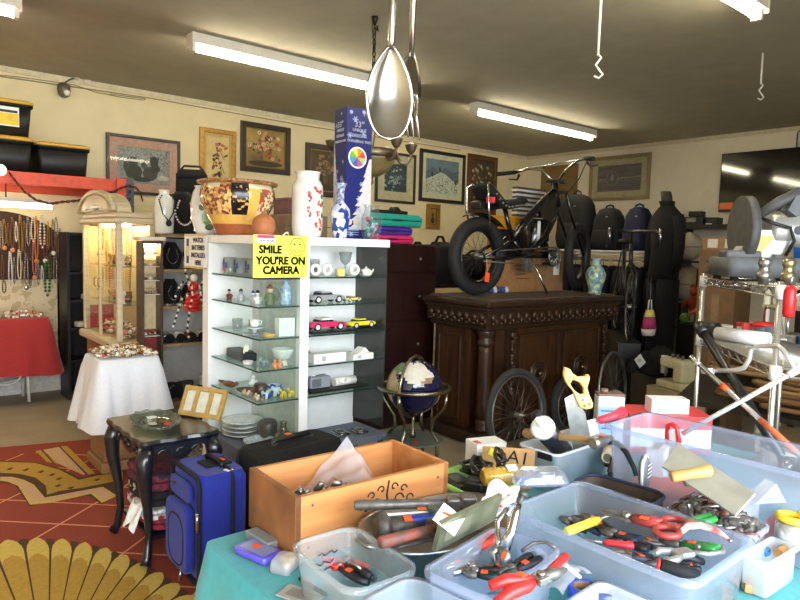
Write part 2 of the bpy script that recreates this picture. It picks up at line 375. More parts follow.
def flowers(cols, seed, ground, vase, spread=.32, lowtone=(60, 48, 30)):
    def fn(p, w, h):
        r = random.Random(seed); bg(p, w, h, ground); blob(p, 0, -.42*h, .46*w, .08*h, pm(lowtone), 0, 16)
        blob(p, 0, -.2*h, .09*w, .13*h, pm(vase), 1, 14)
        for i in range(24): blob(p, r.gauss(0, spread*.55)*w, (.1+r.gauss(0, .16))*h, .04*w, .03*h, pm((58, 62, 34)), 2, 7, r.uniform(0, 3))
        for i in range(44):
            c = cols[i % len(cols)]; x, z = max(-.42, min(.42, r.gauss(0, spread*.62)))*w, max(-.28, min(.42, .08+r.gauss(0, .18)))*h; s = r.uniform(.025, .06)*w
            blob(p, x, z, s, s*.9, pm(c), 3+i % 6, 9); blob(p, x, z, s*.4, s*.4, pm([int(v*.6) for v in c]), 10, 7)
    return fn
def art_snow(p, w, h):
    bg(p, w, h, M((118, 132, 146), r=.6, sc=6, var=.15)); k = 0
    pk = pm((92, 108, 124))
    p.poly([Vector((x*w, -.0076, z*h)) for x, z in [(-.5, .1), (-.3, .26), (-.1, .14), (.1, .3), (.3, .16), (.5, .24), (.5, -.1), (-.5, -.1)]], pk)
    p.poly([Vector((x*w, -.0080, z*h)) for x, z in [(-.5, -.5), (-.5, -.1), (-.3, .0), (-.05, .14), (.1, .1), (.3, -.06), (.5, -.12), (.5, -.5)]], M((206, 204, 188), r=.6, sc=22, var=.2))
    r = random.Random(2)
    for i in range(80): blob(p, r.uniform(-.48, .48)*w, r.uniform(-.48, -.02)*h, r.uniform(.006, .018), r.uniform(.004, .009), pm((90, 92, 84)), 3, 6)
    for x, z in [(-.3, .06), (-.08, .22), (.42, -.12)]: blob(p, x*w, z*h, .03*w, .08*h, pm((46, 54, 54)), 4, 8)
def art_bluefl(p, w, h):
    bg(p, w, h, M((54, 68, 78), r=.6, sc=9, var=.3)); r = random.Random(9)
    for i in range(60): blob(p, r.gauss(0, .2)*w, r.gauss(-.05, .17)*h, r.uniform(.008, .026), r.uniform(.008, .02), pm([(150, 164, 168), (96, 116, 124), (184, 190, 186)][i % 3]), 1+i % 5, 7)
def art_dusk(p, w, h):
    bg(p, w, h, M((108, 94, 92), r=.5, sc=3, stretch=(1, 1, 6), var=.25))
    p.poly([Vector((x*w, -.0078, z*h)) for x, z in [(-.5, -.08), (.5, -.02), (.5, .04), (-.5, .0)]], pm((140, 124, 112)))
    for i in range(9): 
        z = -.12-.04*i; p.poly([Vector((-.5*w, -.008, z*h)), Vector((.5*w, -.008, (z+.01)*h)), Vector((.5*w, -.008, (z-.008)*h)), Vector((-.5*w, -.008, (z-.018)*h))], pm((84, 72, 74) if i % 2 else (120, 106, 104)))
    blob(p, -.16*w, 0, .14*w, .3*h, pm((132, 120, 116)), 2, 20); blob(p, -.16*w, 0, .12*w, .26*h, pm((104, 92, 92)), 3, 20); blob(p, -.16*w, .02*h, .04*w, .14*h, pm((150, 138, 130)), 4, 12)
FBLK = M((34, 28, 24), r=.4, coat=.2); FGOLD = M((168, 128, 62), r=.4, m=.7, var=.2); FDARK = WOOD((52, 36, 24), (34, 24, 16)); FLT = M((150, 132, 98), r=.45, m=.4)
picture('framed_picture', 'framed dark figure print with pink mat on the wall above the curio', 1.96, 2.72, 1.98, 2.58, FBLK, .03, M((204, 156, 140), r=.9), .085, art_dark)
picture('framed_picture', 'narrow gold framed flower spray picture above the painted jar', 2.94, 3.37, 2.10, 2.77, FGOLD, .05, M((196, 168, 104), r=.8), .03, art_spray, glossy=False)
picture('framed_picture', 'dark framed oil painting of a flower bouquet above the white vase', 3.43, 4.08, 2.34, 2.91, FDARK, .06, M((120, 100, 66), r=.7), .015, flowers([(170, 84, 66), (206, 160, 120), (196, 178, 120), (150, 70, 60), (226, 200, 170)], 1, M((178, 150, 80), r=.5, sc=3, col2=(110, 86, 44)), (150, 104, 56)), glossy=False)
picture('framed_picture', 'dark brown still life painting half hidden behind the tall blue box', 4.30, 4.90, 2.12, 2.77, FDARK, .065, M((140, 112, 60), r=.6), .015, flowers([(170, 140, 90), (120, 90, 60), (150, 120, 96)], 3, M((84, 66, 36), r=.5, sc=3, col2=(50, 38, 22)), (90, 70, 46)), glossy=False)
picture('framed_picture', 'wide cream mat picture of blue grey flowers behind the chandelier', 5.40, 6.11, 2.12, 2.81, FBLK, .035, M((206, 192, 158), r=.9), .12, art_bluefl)
picture('framed_picture', 'black framed snowy hillside picture with white mat on back wall', 6.19, 7.10, 2.18, 2.92, FBLK, .05, M((222, 212, 182), r=.9), .07, art_snow)
picture('framed_picture', 'tall brown floral picture in wooden frame nearest the room corner', 7.16, 7.82, 2.06, 2.96, WOOD((120, 76, 40), (70, 44, 24)), .07, M((60, 44, 28), r=.7), .02, flowers([(200, 184, 150), (170, 140, 100), (210, 200, 176)], 5, M((92, 68, 40), r=.5, sc=3, col2=(64, 46, 26)), (60, 44, 30), spread=.42))
picture('framed_picture', 'tiny gold framed portrait below the snowy hillside picture', 6.35, 6.61, 1.79, 2.15, FGOLD, .06, M((90, 70, 40), r=.7), .01, lambda p, w, h: (bg(p, w, h, pm((150, 120, 60))), blob(p, 0, .1*h, .2*w, .14*h, pm((90, 60, 40)), 1), blob(p, 0, -.25*h, .3*w, .22*h, pm((60, 40, 30)), 2)), glossy=False)
picture('framed_picture', 'gold framed dusky landscape print alone on the right wall', 4.82, 5.80, 2.28, 2.93, FLT, .05, M((176, 160, 124), r=.9), .085, art_dusk, wall='right')
t = MB(M((128, 104, 58), r=.9, sc=8)); t.box((0, 0, 0), (.7, .012, .74))
for a in range(9): 
    b = -1.2+a*.3; t.poly([Vector((.02, -.0075, -.3)), Vector((.035, -.0075, -.3)), Vector((.02+.28*sin(b), -.0075, -.3+.5*cos(b*.6)))], M((92, 72, 36), r=.9))
tag(t.build('wall_hanging', None, (XR-.012, 6.37, 2.50), rz=-pi/2), 'tan woven wall hanging near the room corner behind the handlebars', 'wall hanging')
# ================================================================ PALLET RACK WITH TOTES
RK = M((206, 74, 44), r=.5, var=.1); GRYM = M((78, 80, 82), r=.5, m=.3)
t = T('pallet_rack', 'orange and grey pallet rack along the back wall under black totes', 'rack', (0, 0, 0))
MB(RK).bx(-1.2, 1.77, 5.82, 5.87, 1.91, 2.01, bev=.006).build('beam', t); MB(RK).bx(-1.2, 1.77, 6.86, 6.91, 1.91, 2.01, bev=.006).build('beam', t)
for x in (1.775, -1.275):
    for y in (5.80, 6.84):
        m = MB(GRYM); m.bx(x, x+.07, y, y+.08, .001, 2.03)
        for k in range(30): m.bx(x+.025, x+.045, y-.002, y+.001, .1+k*.062, .13+k*.062, M((18, 18, 18)))
        m.build('upright', t)
for x in (1.70, -1.25): MB(RK).bx(x+.001, x+.075, 5.785, 5.80, 1.80, 2.02).build('connector', t)
MB(WOOD((120, 92, 60), (96, 72, 46))).bx(-1.2, 1.76, 5.875, 6.855, 1.985, 2.008).build('deck', t)
TB = M((15, 15, 16), r=.5, var=.15); TY = M((214, 172, 60), r=.45, var=.05)
def tote(label, x0, x1, z0, z1, y0, dep, lab=False):
    t = T('storage_tote', label, 'storage tote', ((x0+x1)/2, y0+dep/2, z0), group='black totes with yellow lids on the rack'); w = x1-x0; h = z1-z0
    m = MB(TB); m.loft([rrect(w*.86, dep*.88, .03, 0), rrect(w*.94, dep*.95, .03, h*.86)], TB); m.loft([rrect(w*.985, dep*.98, .03, h*.80), rrect(w*.99, dep*.985, .03, h*.88)], TB, caps=(1, 0))
    m.build('body', t)
    l = MB(TY); l.loft([rrect(w, dep, .035, h*.885), rrect(w, dep, .035, h*.955), rrect(w*.93, dep*.93, .03, h*.965), rrect(w*.9, dep*.9, .03, h)], TY); l.build('lid', t)
    if lab:
        q = MB(PAPER); q.box((lab, -dep*.47-.009, h*.5), (.17, .003, .15), PAPER); q.box((lab, -dep*.47-.0115, h*.43), (.165, .003, .09), M((220, 190, 50))); q.box((lab, -dep*.47-.0115, h*.64), (.15, .003, .02), M((40, 40, 40)))
        q.build('label', t)
tote('black tote with yellow lid at the right end of the orange rack', 1.14, 1.545, 2.011, 2.285, 5.96, .6)
tote('black tote with yellow lid under the stacked tote', .66, 1.125, 2.011, 2.30, 5.96, .6)
tote('topmost black tote with yellow label on stacked totes', .64, 1.125, 2.303, 2.585, 5.96, .6, lab=.05)
# lamp and cord on the rack
t = T('clamp_lamp', 'white clamp lamp at the left end of the orange beam', 'lamp', P(0, 170, Y=5.70)); 
MB(M((240, 238, 230), r=.4, em=1.2)).ball((0, 0, 0), .045, n=14).build('bulb', t); MB(WHITE).cyl((-.03, .01, 0), (-.1, .05, .01), .03, .022).build('socket', t); MB(DARKPL).tube([(-.1, .05, .01), (-.14, .08, .0), (-.14, .12, .02)], .008).build('clamp', t)
pts = [P(x, y, Y=5.755) for x, y in [(9, 172), (17, 183), (25, 192), (36, 200), (50, 204), (62, 202), (75, 201), (90, 199), (104, 196), (117, 190), (127, 185.5), (135, 187), (140, 192), (143, 202)]]
fine = []
for i in range(len(pts)-1):
    for k in range(8): fine.append(pts[i].lerp(pts[i+1], k/8))
def twist(ph): return [p+Vector((0, .007*cos(i*.9+ph), .007*sin(i*.9+ph))) for i, p in enumerate(fine)]
t = T('extension_cord', 'twisted red and black cord draped along the orange beam', 'cord', (0, 0, 0))
MB(M((120, 40, 26), r=.5)).tube(twist(0), .006, n=6).build('cord_strand', t); MB(M((30, 24, 20), r=.5)).tube(twist(pi), .006, n=6).build('cord_strand', t)
# strip light under the rack
a, b = P(-40, 196, Y=6.55), P(53, 207, Y=6.55); zc = b.z
t = T('strip_light', 'bright tube light under the rack above the necklace board', 'light', (0, 0, 0))
MB(FIXW).bx(-.6, b.x, 6.52, 6.58, zc+.025, zc+.06).build('housing', t); MB(M((255, 238, 205), em=16, var=0)).cyl((-.58, 6.55, zc), (b.x-.01, 6.55, zc), .022).build('tube', t)
MB(BLACK).bx(.0, .01, 6.545, 6.555, zc+.06, 1.9845).build('hanger', t); MB(BLACK).bx(1.0, 1.01, 6.545, 6.555, zc+.06, 1.9845).build('hanger', t)
# wires along the top of the wall
t = T('wall_cable', 'thin pale cable strung along the top of the back wall', 'cable', (0, 0, 0))
MB(M((150, 138, 110))).tube([(-.5, YB-.012, 2.93), (1.0, YB-.012, 2.96), (2.4, YB-.012, 2.99), (4.2, YB-.012, 2.97), (7, YB-.012, 2.985)], .006, n=5).build('cable', t)
MB(M((130, 120, 96))).tube([P(x, y, Y=YB-.012) for x, y in [(-20, 73), (20, 77), (55, 82), (75, 85), (95, 92), (120, 97), (143, 100), (146, 99), (140, 98), (110, 94)]], .004, n=5).build('loop', t)
t = T('spotlight', 'small white spotlight hanging in a knot of wire on the back wall', 'spotlight', P(64, 88, Y=YB-.05))
MB(M((120, 112, 96), r=.4, m=.5)).lathe([(.02, .05), (.055, .03), (.06, -.02), (.05, -.07), (.02, -.09)], n=14).build('shade', t); MB(WHITE).ball((.015, -.05, -.05), .03).build('bulb', t)
MB(DKSTEEL).tube([(0, 0, .04), (.05, .02, .09), (.11, .03, .12)], .008).build('bracket', t); MB(OFFW).lathe([(.015, .1), (.045, .13), (.05, .17), (.03, .175)], c=(.12, .02, 0), n=12).build('mount', t); MB(OFFW).ball((.22, .02, .1), (.04, .02, .03)).build('plug', t)

# ================================================================ NECKLACE WALL
MAPM = M((222, 204, 166), r=.9, sc=16, col2=(196, 174, 134), lo=.55, hi=.57)
t = MB(MAPM); t.bx(-.6, 1.58, YB-.008, YB-.002, .22, 1.12); t.bx(1.5, 1.9, YB-.008, YB-.002, .22, 1.5)
tag(t.build('map_poster'), 'cream antique map paper on the wall under the necklace board', 'poster')
BW = M((58, 40, 32), r=.9, var=.15, sc=60)
pts = [(.40, 1.10), (1.57, 1.10), (1.57, 1.38)]
for i in range(1, 20): a = pi*i/20; pts.append((.985+.585*cos(a), 1.38+.36*sin(a)))
pts.append((.40, 1.38))
tag(MB(BW).prism(pts, YB-.03, YB-.0085, BW, 'y').build('necklace_board'), 'dark brown arched necklace board on the back wall', 'display board')
BEADS = {'pearl': M((226, 214, 190), r=.3), 'gold': GOLD, 'orange': M((206, 120, 40), r=.3), 'coral': M((206, 120, 96), r=.35), 'green': M((50, 110, 50), r=.3), 'silver': M((180, 176, 168), r=.25, m=.8), 'brown': M((120, 78, 46), r=.4), 'white': M((232, 226, 214), r=.35), 'black': M((24, 22, 22), r=.3), 'red': M((150, 40, 36), r=.3)}
def beadline(m, pts, r, mat, step=1.7):
    L = 0
    for i in range(len(pts)-1):
        a, b = Vector(pts[i]), Vector(pts[i+1]); n = max(1, int((b-a).length/(r*step)))
        for k in range(n): m.ball(a.lerp(b, k/n), r, mat, 6)
    return m
def necklace(px_, py_, ln, kind, wd=.014, pend=None, label=None, r=.007):
    c = P(px_, py_, Y=YB-.045); ln = ln; mat = BEADS[kind]
    pts = [(-wd*.35, 0, 0), (-wd*.8, 0, -ln*.3), (-wd, 0, -ln*.6), (-wd*.75, 0, -ln*.88), (0, 0, -ln), (wd*.75, 0, -ln*.88), (wd, 0, -ln*.6), (wd*.8, 0, -ln*.3), (wd*.35, 0, 0)]
    m = MB(mat); beadline(m, pts, r, mat, 2.2); m.tube(pts, .002, n=4)
    t = T('hanging_necklace', label, 'necklace', c, group='necklaces on the wall board'); m.build('bead_string', t)
    MB(BRASS).cyl((0, .02, .004), (0, -.012, .004), .004, n=6).build('hook', t)
    if pend: MB(BEADS[pend]).ball((0, 0, -ln-.018), (.022, .01, .024), n=10).build('pendant', t)
top = [(4, 214, 'gold', .24, 'orange'), (12, 212, 'brown', .28, 'coral'), (20, 210, 'gold', .36, None), (28, 212, 'silver', .26, None), (36, 211, 'orange', .40, 'orange'), (53, 214, 'brown', .30, 'white')]
words = ['gold chain with orange drop, far left of top row', 'brown string with coral drop in the top row', 'long pale gold bead string in the top row', 'thin silver chain in the top row of the board', 'long orange bead string with orange drop near the arch top', 'brown string with white drop right of the arch top']
for (x, y, k, ln, pd), wl in zip(top, words): necklace(x, y+6, ln, k, pend=pd, label='necklace, '+wl)
necklace(42, 216, .30, 'pearl', .02, label='necklace, fat white pearls at the arch top', r=.011); necklace(33, 218, .22, 'pearl', .018, label='necklace, pearl string beside the fat pearls', r=.009)
necklace(60, 229, .34, 'silver', label='necklace, silver bead string under the arch shoulder'); necklace(69, 240, .3, 'white', label='necklace, white bead string at the right edge of the board', pend='silver') if False else None
low = [(10, 252, 'white', .36, None, 'long white bead string in the lower row'), (19, 250, 'pearl', .28, None, 'thick ivory bead loop in the lower row'), (26, 254, 'silver', .3, 'silver', 'silver chain with fan drop in the lower row'), (34, 240, 'coral', .34, 'coral', 'pink coral string with round pink drop'), (50, 254, 'brown', .24, None, 'brown bead string left of the green beads'), (55, 252, 'silver', .3, None, 'slim silver string right of the green beads'), (61, 248, 'pearl', .28, None, 'pearl string at the lower right of the board'), (4, 280, 'black', .12, None, 'short black string hanging below the board')]
for x, y, k, ln, pd, wl in low: necklace(x, y, ln, k, pend=pd, label='necklace, '+wl)
necklace(47, 258, .36, 'green', .022, label='necklace, thick green jade bead string', r=.014)
necklace(56, 218, .2, 'silver', label='necklace, short silver string on the arch shoulder')
necklace(45, 238, .2, 'red', label='necklace, small red string near the board middle', pend='white')
extra = [(1, 222, 'silver', .26), (8, 224, 'brown', .2), (16, 222, 'white', .18), (24, 222, 'brown', .3), (39, 224, 'silver', .18), (48, 222, 'gold', .26), (57, 232, 'brown', .2), (63, 240, 'silver', .22), (2, 256, 'brown', .22), (14, 258, 'silver', .24), (22, 262, 'gold', .2), (30, 260, 'black', .26), (38, 262, 'silver', .22), (42, 266, 'white', .16), (58, 262, 'brown', .2)]
for k, (x, y, kd, ln) in enumerate(extra): necklace(x, y, ln, kd, .009, label='necklace, thin %s strand in the %s row, %s from the board\'s left edge' % (kd, 'upper' if k < 8 else 'lower', 'first second third fourth fifth sixth seventh eighth'.split()[k % 8]), r=.005)
# ================================================================ RED TABLE
RC = M((156, 34, 34), r=.85, var=.06, sc=40, sheen=.2)
def cloth(x0, x1, y0, y1, zt, zb, mat, flare=.04, amp=.02, folds=22, r=.03, seed=0, n=10):
    rr = random.Random(seed); cx, cy = (x0+x1)/2, (y0+y1)/2; L, W = x1-x0, y1-y0
    base = rrect(L, W, r, zt, n=2, cx=cx, cy=cy); dense = []
    for i in range(len(base)):
        a, b = base[i], base[(i+1) % len(base)]; k = max(1, int((b-a).length/.03))
        for j in range(k): dense.append(a.lerp(b, j/k))
    ph = [rr.uniform(0, 6.28) for _ in range(3)]; N_ = len(dense); m = MB(mat); rings = [dense]
    for s in range(1, n+1):
        t = s/n; ring = []
        for i, p in enumerate(dense):
            d = Vector((p.x-cx, p.y-cy, 0)); dn = Vector((d.x/(L/2)**1, d.y/(W/2), 0)); 
            q = (dense[(i+1) % N_]-dense[i-1]); nrm = Vector((q.y, -q.x, 0)).normalized()
            u = 2*pi*i/N_; wv = sin(u*folds+ph[0])+.5*sin(u*folds*1.7+ph[1])
            corner = (abs(d.x)/(L/2))*(abs(d.y)/(W/2))
            off = .012*min(1, t*6)+flare*t*(1+1.2*corner)+amp*wv*t
            ring.append(Vector((p.x+nrm.x*off, p.y+nrm.y*off, zt-.004-(zt-zb)*t-.02*t*corner+.006*sin(u*7+ph[2])*t)))
        rings.append(ring)
    m.loft(rings, mat, caps=(0, 0)); m.poly(dense, mat)
    return m
IRW = M((214, 212, 206), r=.5, var=.06)
t = T('sewing_machine_table', 'white iron treadle base under the red cloth table', 'table', (0, 0, 0))
for x in (.34, 1.16):
    m = MB(IRW); m.tube([(x, 6.58, .012), (x, 6.62, .25), (x, 6.60, .5), (x, 6.66, .74)], .014); m.tube([(x, 6.86, .012), (x, 6.84, .25), (x, 6.85, .5), (x, 6.86, .74)], .014)
    m.tube([(x, 6.6, .3), (x, 6.7, .38), (x, 6.76, .22), (x, 6.80, .36), (x, 6.85, .3)], .01); m.build('leg', t)
MB(IRW).tube([(.34, 6.75, .2), (.6, 6.75, .16), (.9, 6.75, .16), (1.16, 6.75, .2)], .016).build('stretcher', t)
MB(IRW).box((.75, 6.72, .1), (.36, .22, .02)).build('treadle', t); m = MB(IRW); m.tube([(1.0+.13*cos(k*.4), 6.66, .3+.13*sin(k*.4)) for k in range(16)], .01, closed=True); m.tube([(.87, 6.66, .3), (1.13, 6.66, .3)], .006); m.build('flywheel', t)
MB(WOOD((120, 80, 48), (90, 58, 34))).bx(-.3, 1.30, 6.52, 6.885, .74, .765).build('tabletop', t)
o = tag(cloth(-.31, 1.32, 6.51, 6.90, .782, .30, RC, flare=.05, amp=.012, folds=14, seed=3).build('red_tablecloth'), 'plain red tablecloth over the treadle table by the map', 'tablecloth')
def heap(n, x0, x1, y0, y1, z, mats, seed, s=(.006, .016), hgt=.03):
    r = random.Random(seed); m = MB()
    for i in range(n):
        x, y = r.uniform(x0, x1), r.uniform(y0, y1); e = min(1, min(x-x0, x1-x, y-y0, y1-y)/.06+.15); q = r.uniform(*s)
        k = i % 5; c = (x, y, z+q*.6+r.uniform(0, hgt)*e); mt = mats[r.randrange(len(mats))]
        if k == 0: m.tube([Vector(c)+Vector((q*1.6*cos(a), q*1.6*sin(a), q*.5*sin(a*2))) for a in [2*pi*j/9 for j in range(9)]], q*.22, mt, 5, closed=True)
        elif k == 1: m.box(c, (q*2, q*1.3, q), mt, rz=r.uniform(0, 3), rx=r.uniform(-.5, .5))
        else: m.ball(c, q*.8, mt, 6)
    return m
JM = [BEADS[k] for k in ('pearl', 'gold', 'pearl', 'gold', 'white', 'coral')]
o = heap(520, -.2, 1.28, 6.56, 6.74, .784, JM, 5, (.008, .018), .05).build('costume_jewelry'); tag(o, 'strip of loose gold costume jewelry on the red cloth', 'jewelry', kind='stuff')
# ================================================================ BLACK BOOKCASE
t = T('bookcase', 'narrow black bookcase between the map wall and the curio', 'bookcase', (1.66, 6.66, 0))
m = MB(BLACK); m.bx(-.19, -.165, -.15, .15, .001, 1.56); m.bx(.165, .19, -.15, .15, .001, 1.56); m.bx(-.165, .165, .135, .15, .02, 1.56); m.build('case', t)
for z in (.06, .36, .66, .92, 1.18, 1.545): MB(BLACK).bx(-.164, .164, -.145, .134, z-.012, z+.012).build('shelf', t)
for x, z, l in [(1.61, .675, 'folded white tissue pack on upper shelf of black bookcase'), (1.67, .935, 'small white box on the higher shelf of black bookcase')]: tag(MB(OFFW).box((x, 6.57, z+.027), (.12, .08, .05), OFFW, rz=.2, bev=.01).build('trinket_box'), l, 'box')
# ================================================================ CURIO CABINET (its front looks to -X)
CW = WOOD((206, 190, 158), (186, 168, 134), sc=4); CWOOD = WOOD((150, 112, 72), (124, 88, 54), sc=4)
t = T('curio_cabinet', 'lit glass curio cabinet with pale arched bonnet top full of jewelry', 'display cabinet', (1.42, 5.30, 0))
L, W = .27, .92                                                               # x depth, y width from the front-middle
def cbx(m, x0, x1, y0, y1, z0, z1, mat=None): return m.bx(x0, x1, y0, y1, z0, z1, mat)
MB(CWOOD).bx(.02, L, -W/2+.02, W/2-.02, .001, .70).build('base', t, bev=.008)
MB(CW).bx(-.03, L+.02, -W/2-.03, W/2+.03, .70, .765).build('base_moulding', t, bev=.02)
for x in (.0, L-.04):
    for y in (-W/2, W/2-.04): MB(CW).bx(x, x+.04, y, y+.04, .766, 1.62).build('post', t, bev=.006)
MB(CW).bx(0, .02, -.012, .012, .766, 1.62).build('door_stile', t)
MB(M((214, 186, 140), r=.3, var=.08)).bx(L-.012, L-.004, -W/2+.045, W/2-.045, .77, 1.61).build('panel', t)
for z in (1.02, 1.30):
    MB(GLASS).bx(.045, L-.02, -W/2+.045, W/2-.045, z, z+.006).build('glass_shelf', t)
for y in (-W/2+.04, .013): MB(GLASS).add([(.01, y, .77), (.01, y+W/2-.055, .77), (.01, y+W/2-.055, 1.61), (.01, y, 1.61)], [(0, 1, 2, 3)]).build('door_glass', t)
MB(M((226, 192, 136), r=.35, var=.08)).bx(.04, L-.02, W/2-.03, W/2-.02, .77, 1.61).build('panel', t); MB(M((150, 40, 40), r=.5)).bx(.045, L-.02, W/2-.036, W/2-.031, .77, .96).build('red_reflection', t)  # the red sheet paints in the red cloth's reflection low in the glass
for y in (-W/2+.01,): MB(GLASS).add([(.04, y, .77), (L-.04, y, .77), (L-.04, y, 1.61), (.04, y, 1.61)], [(0, 1, 2, 3)]).build('glass_panel', t)
for y in (-.05, .05): MB(BRASS).tube([(-.005, y, 1.14), (-.02, y, 1.15), (-.02, y, 1.20), (-.005, y, 1.21)], .005).build('door_handle', t)
MB(CW).bx(-.02, L+.01, -W/2-.02, W/2+.02, 1.62, 1.66).build('cornice', t, bev=.012); 
m = MB(CW); m.bx(.0, L, -W/2, W/2, 1.661, 1.70); m.build('frieze', t, bev=.01)
bon = MB(CW)                                                                   # stepped barrel bonnet along x, arched in y
def arch(r, z0, n=14): return [(r*cos(pi*i/n), z0+r*.33*sin(pi*i/n)) for i in range(n+1)]
for r, x0, x1, z0 in ((W/2+.01, .0, .10, 1.70), (W/2-.06, -.015, .01, 1.71), (W/2-.12, -.03, .005, 1.715)): bon.prism(arch(r, z0), x0, x1, CW, 'x')
for r, rr_ in ((W/2-.0, .022), (W/2-.09, .014)): bon.tube([(-.02, p[0], p[1]) for p in arch(r, 1.705)], rr_, CW, 6)
bon.build('bonnet', t)
m = MB(WHITE); m.ball((-.04, 0, 1.735), (.02, .035, .024)); 
for sy in (-1, 1): m.tube([(-.037, sy*.04, 1.738), (-.037, sy*.15, 1.742), (-.037, sy*.24, 1.727)], [.017, .012, .004], n=6)
m.build('shell_ornament', t)
GLOW = M((255, 226, 170), em=110, var=0)
for y in (-.2, .2): MB(GLOW).cyl((.13, y, 1.612), (.13, y, 1.60), .045).build('puck_light', t)
r = random.Random(21); JC = [BEADS[k] for k in ('pearl', 'gold', 'silver', 'coral', 'red', 'white', 'brown', 'gold')]
grp = 'jewelry pieces inside the curio'
for k in range(9):                                                             # necklaces hung inside under the cornice
    y = -.36+k*.088; m = MB(JC[k % 8]); ln = .16+.1*((k*7) % 3)
    beadline(m, [(0, -.012, 0), (0, -.02, -ln*.6), (0, 0, -ln), (0, .02, -ln*.6), (0, .012, 0)], .006, JC[k % 8], 2.4)
    q = tag(m.build('necklace'), 'necklace hanging inside the lit curio, %s from its front right post' % ('first second third fourth fifth sixth seventh eighth ninth'.split()[k]), 'necklace', 'necklaces inside the curio'); q.location = (1.42+.07+.05*(k % 3), 5.27+y, 1.585)
for k in range(8):                                                             # and a second row under the upper shelf
    m = MB(JC[(k*5+1) % 8]); ln = .12+.05*(k % 3); beadline(m, [(0, -.012, 0), (0, -.018, -ln*.6), (0, 0, -ln), (0, .018, -ln*.6), (0, .012, 0)], .0055, JC[(k*5+1) % 8], 2.4)
    q = tag(m.build('necklace'), 'short necklace under the upper curio shelf, %s from its near post' % ('first second third fourth fifth sixth seventh eighth'.split()[k]), 'necklace', 'necklaces inside the curio'); q.location = (1.42+.06+.05*((k+1) % 3), 4.99+k*.085, 1.285)
for z, nm in ((1.31, 'upper'), (1.03, 'middle')):
    for k in range(7):
        y = -.33+k*.1; m = MB(JC[(k*3) % 8]); c = (1.42+.08+.05*(k % 3), 5.30+y, z)
        kk = k % 3
        if kk == 0: m.lathe([(.02, 0), (.012, .01), (.01, .05), (.022, .07), (.016, .09)], n=12)
        elif kk == 1: m.box((0, 0, .012), (.06, .07, .02), M((60, 30, 30))); m.tube([(.022*cos(a), .025*sin(a), .028) for a in [2*pi*i/12 for i in range(12)]], .004, n=5, closed=True)
        else: m.lathe([(.012, 0), (.03, .03), (.022, .06), (.03, .075)], n=12)
        q = tag(m.build(('trinket_stand', 'ring_box', 'trinket_cup')[kk], loc=c), '%s on the %s curio shelf, %s from near post' % (('thin jewelry stand', 'dark ring box with a ring', 'small trinket cup')[kk], nm, 'first second third fourth fifth sixth seventh'.split()[k]), 'trinket', grp)
m = heap(360, 1.49, 1.635, 4.94, 5.62, .775, JC, 8, (.008, .02), .08); tag(m.build('costume_jewelry'), 'heap of jewelry on the bottom of the lit curio', 'jewelry', kind='stuff')

# ================================================================ WHITE CLOTH TABLE
t = T('wooden_chest', 'brown wooden chest whose foot shows under the white tablecloth', 'chest', (1.325, 4.43, 0))
MB(CWOOD).bx(-.16, .16, -.16, .15, .09, .735).build('body', t); MB(CWOOD).bx(-.18, .18, -.175, .165, .014, .085).build('plinth', t, bev=.012)
LC = M((222, 222, 226), r=.85, var=.03, sc=60, sheen=.2)
tag(cloth(1.14, 1.51, 4.25, 4.60, .745, .33, LC, flare=.045, amp=.022, folds=13, r=.02, seed=8, n=12).build('white_tablecloth'), 'white cloth draped over the chest in front of the curio', 'tablecloth')
JM2 = [BEADS[k] for k in ('pearl', 'gold', 'white', 'pearl', 'red', 'silver', 'brown', 'pearl', 'silver', 'gold', 'white')]
tag(heap(520, 1.16, 1.49, 4.27, 4.58, .754, JM2, 15, (.007, .017), .035).build('costume_jewelry'), 'mixed loose jewelry spread over the white tablecloth', 'jewelry', kind='stuff')

# ================================================================ MIRRORED JEWELRY CASE
BR = WOOD((84, 62, 44), (60, 42, 28))
t = T('jewelry_mirror_case', 'slim brown jewelry case with lit glass front beside the curio', 'jewelry case', (1.61, 4.725, 0))
m = MB(BR); m.bx(-.075, -.058, -.06, .06, .012, 1.50); m.bx(.058, .075, -.06, .06, .012, 1.50); m.bx(-.058, .058, -.06, .06, 1.48, 1.50); m.bx(-.058, .058, -.06, .06, .012, .3); m.build('case', t)
MB(OFFW).bx(-.095, .095, -.075, .075, 1.502, 1.53).build('cap', t, bev=.008)
MB(M((226, 196, 150), r=.5)).bx(-.057, .057, .04, .055, .31, 1.475).build('panel', t)
MB(M((150, 34, 36), r=.8)).bx(-.057, .057, .03, .039, .31, .86).build('red_reflection', t)  # red sheet in place of the red cloth mirrored in the door
MB(GLASS).add([(-.057, -.052, .31), (.057, -.052, .31), (.057, -.052, 1.475), (-.057, -.052, 1.475)], [(0, 1, 2, 3)]).build('glass', t)
MB(GLOW).box((0, .0, 1.472), (.08, .05, .008)).build('puck_light', t)
for z in (.82, 1.12, 1.22, 1.32, 1.40):
    MB(OFFW).bx(-.056, .056, -.045, .028, z-.006, z).build('shelf', t)
    for k in range(3):
        m = MB(JC[(k+int(z*30)) % 8]); m.ball((0, 0, .012), (.015, .012, .012)); m.tube([(.014*cos(a), 0, .03+.012*sin(a)) for a in [pi*i/8 for i in range(9)]], .003, JM2[1], 5)
        tag(m.build('brooch', loc=(1.61-.035+.035*k, 4.715, z+.0005)), 'small brooch in the slim mirror case at height %s, %s along' % ({.82: 'knee', 1.12: 'low', 1.22: 'middle', 1.32: 'upper', 1.40: 'top'}[z], ('first', 'second', 'third')[k]), 'brooch', 'brooches in the slim jewelry case')

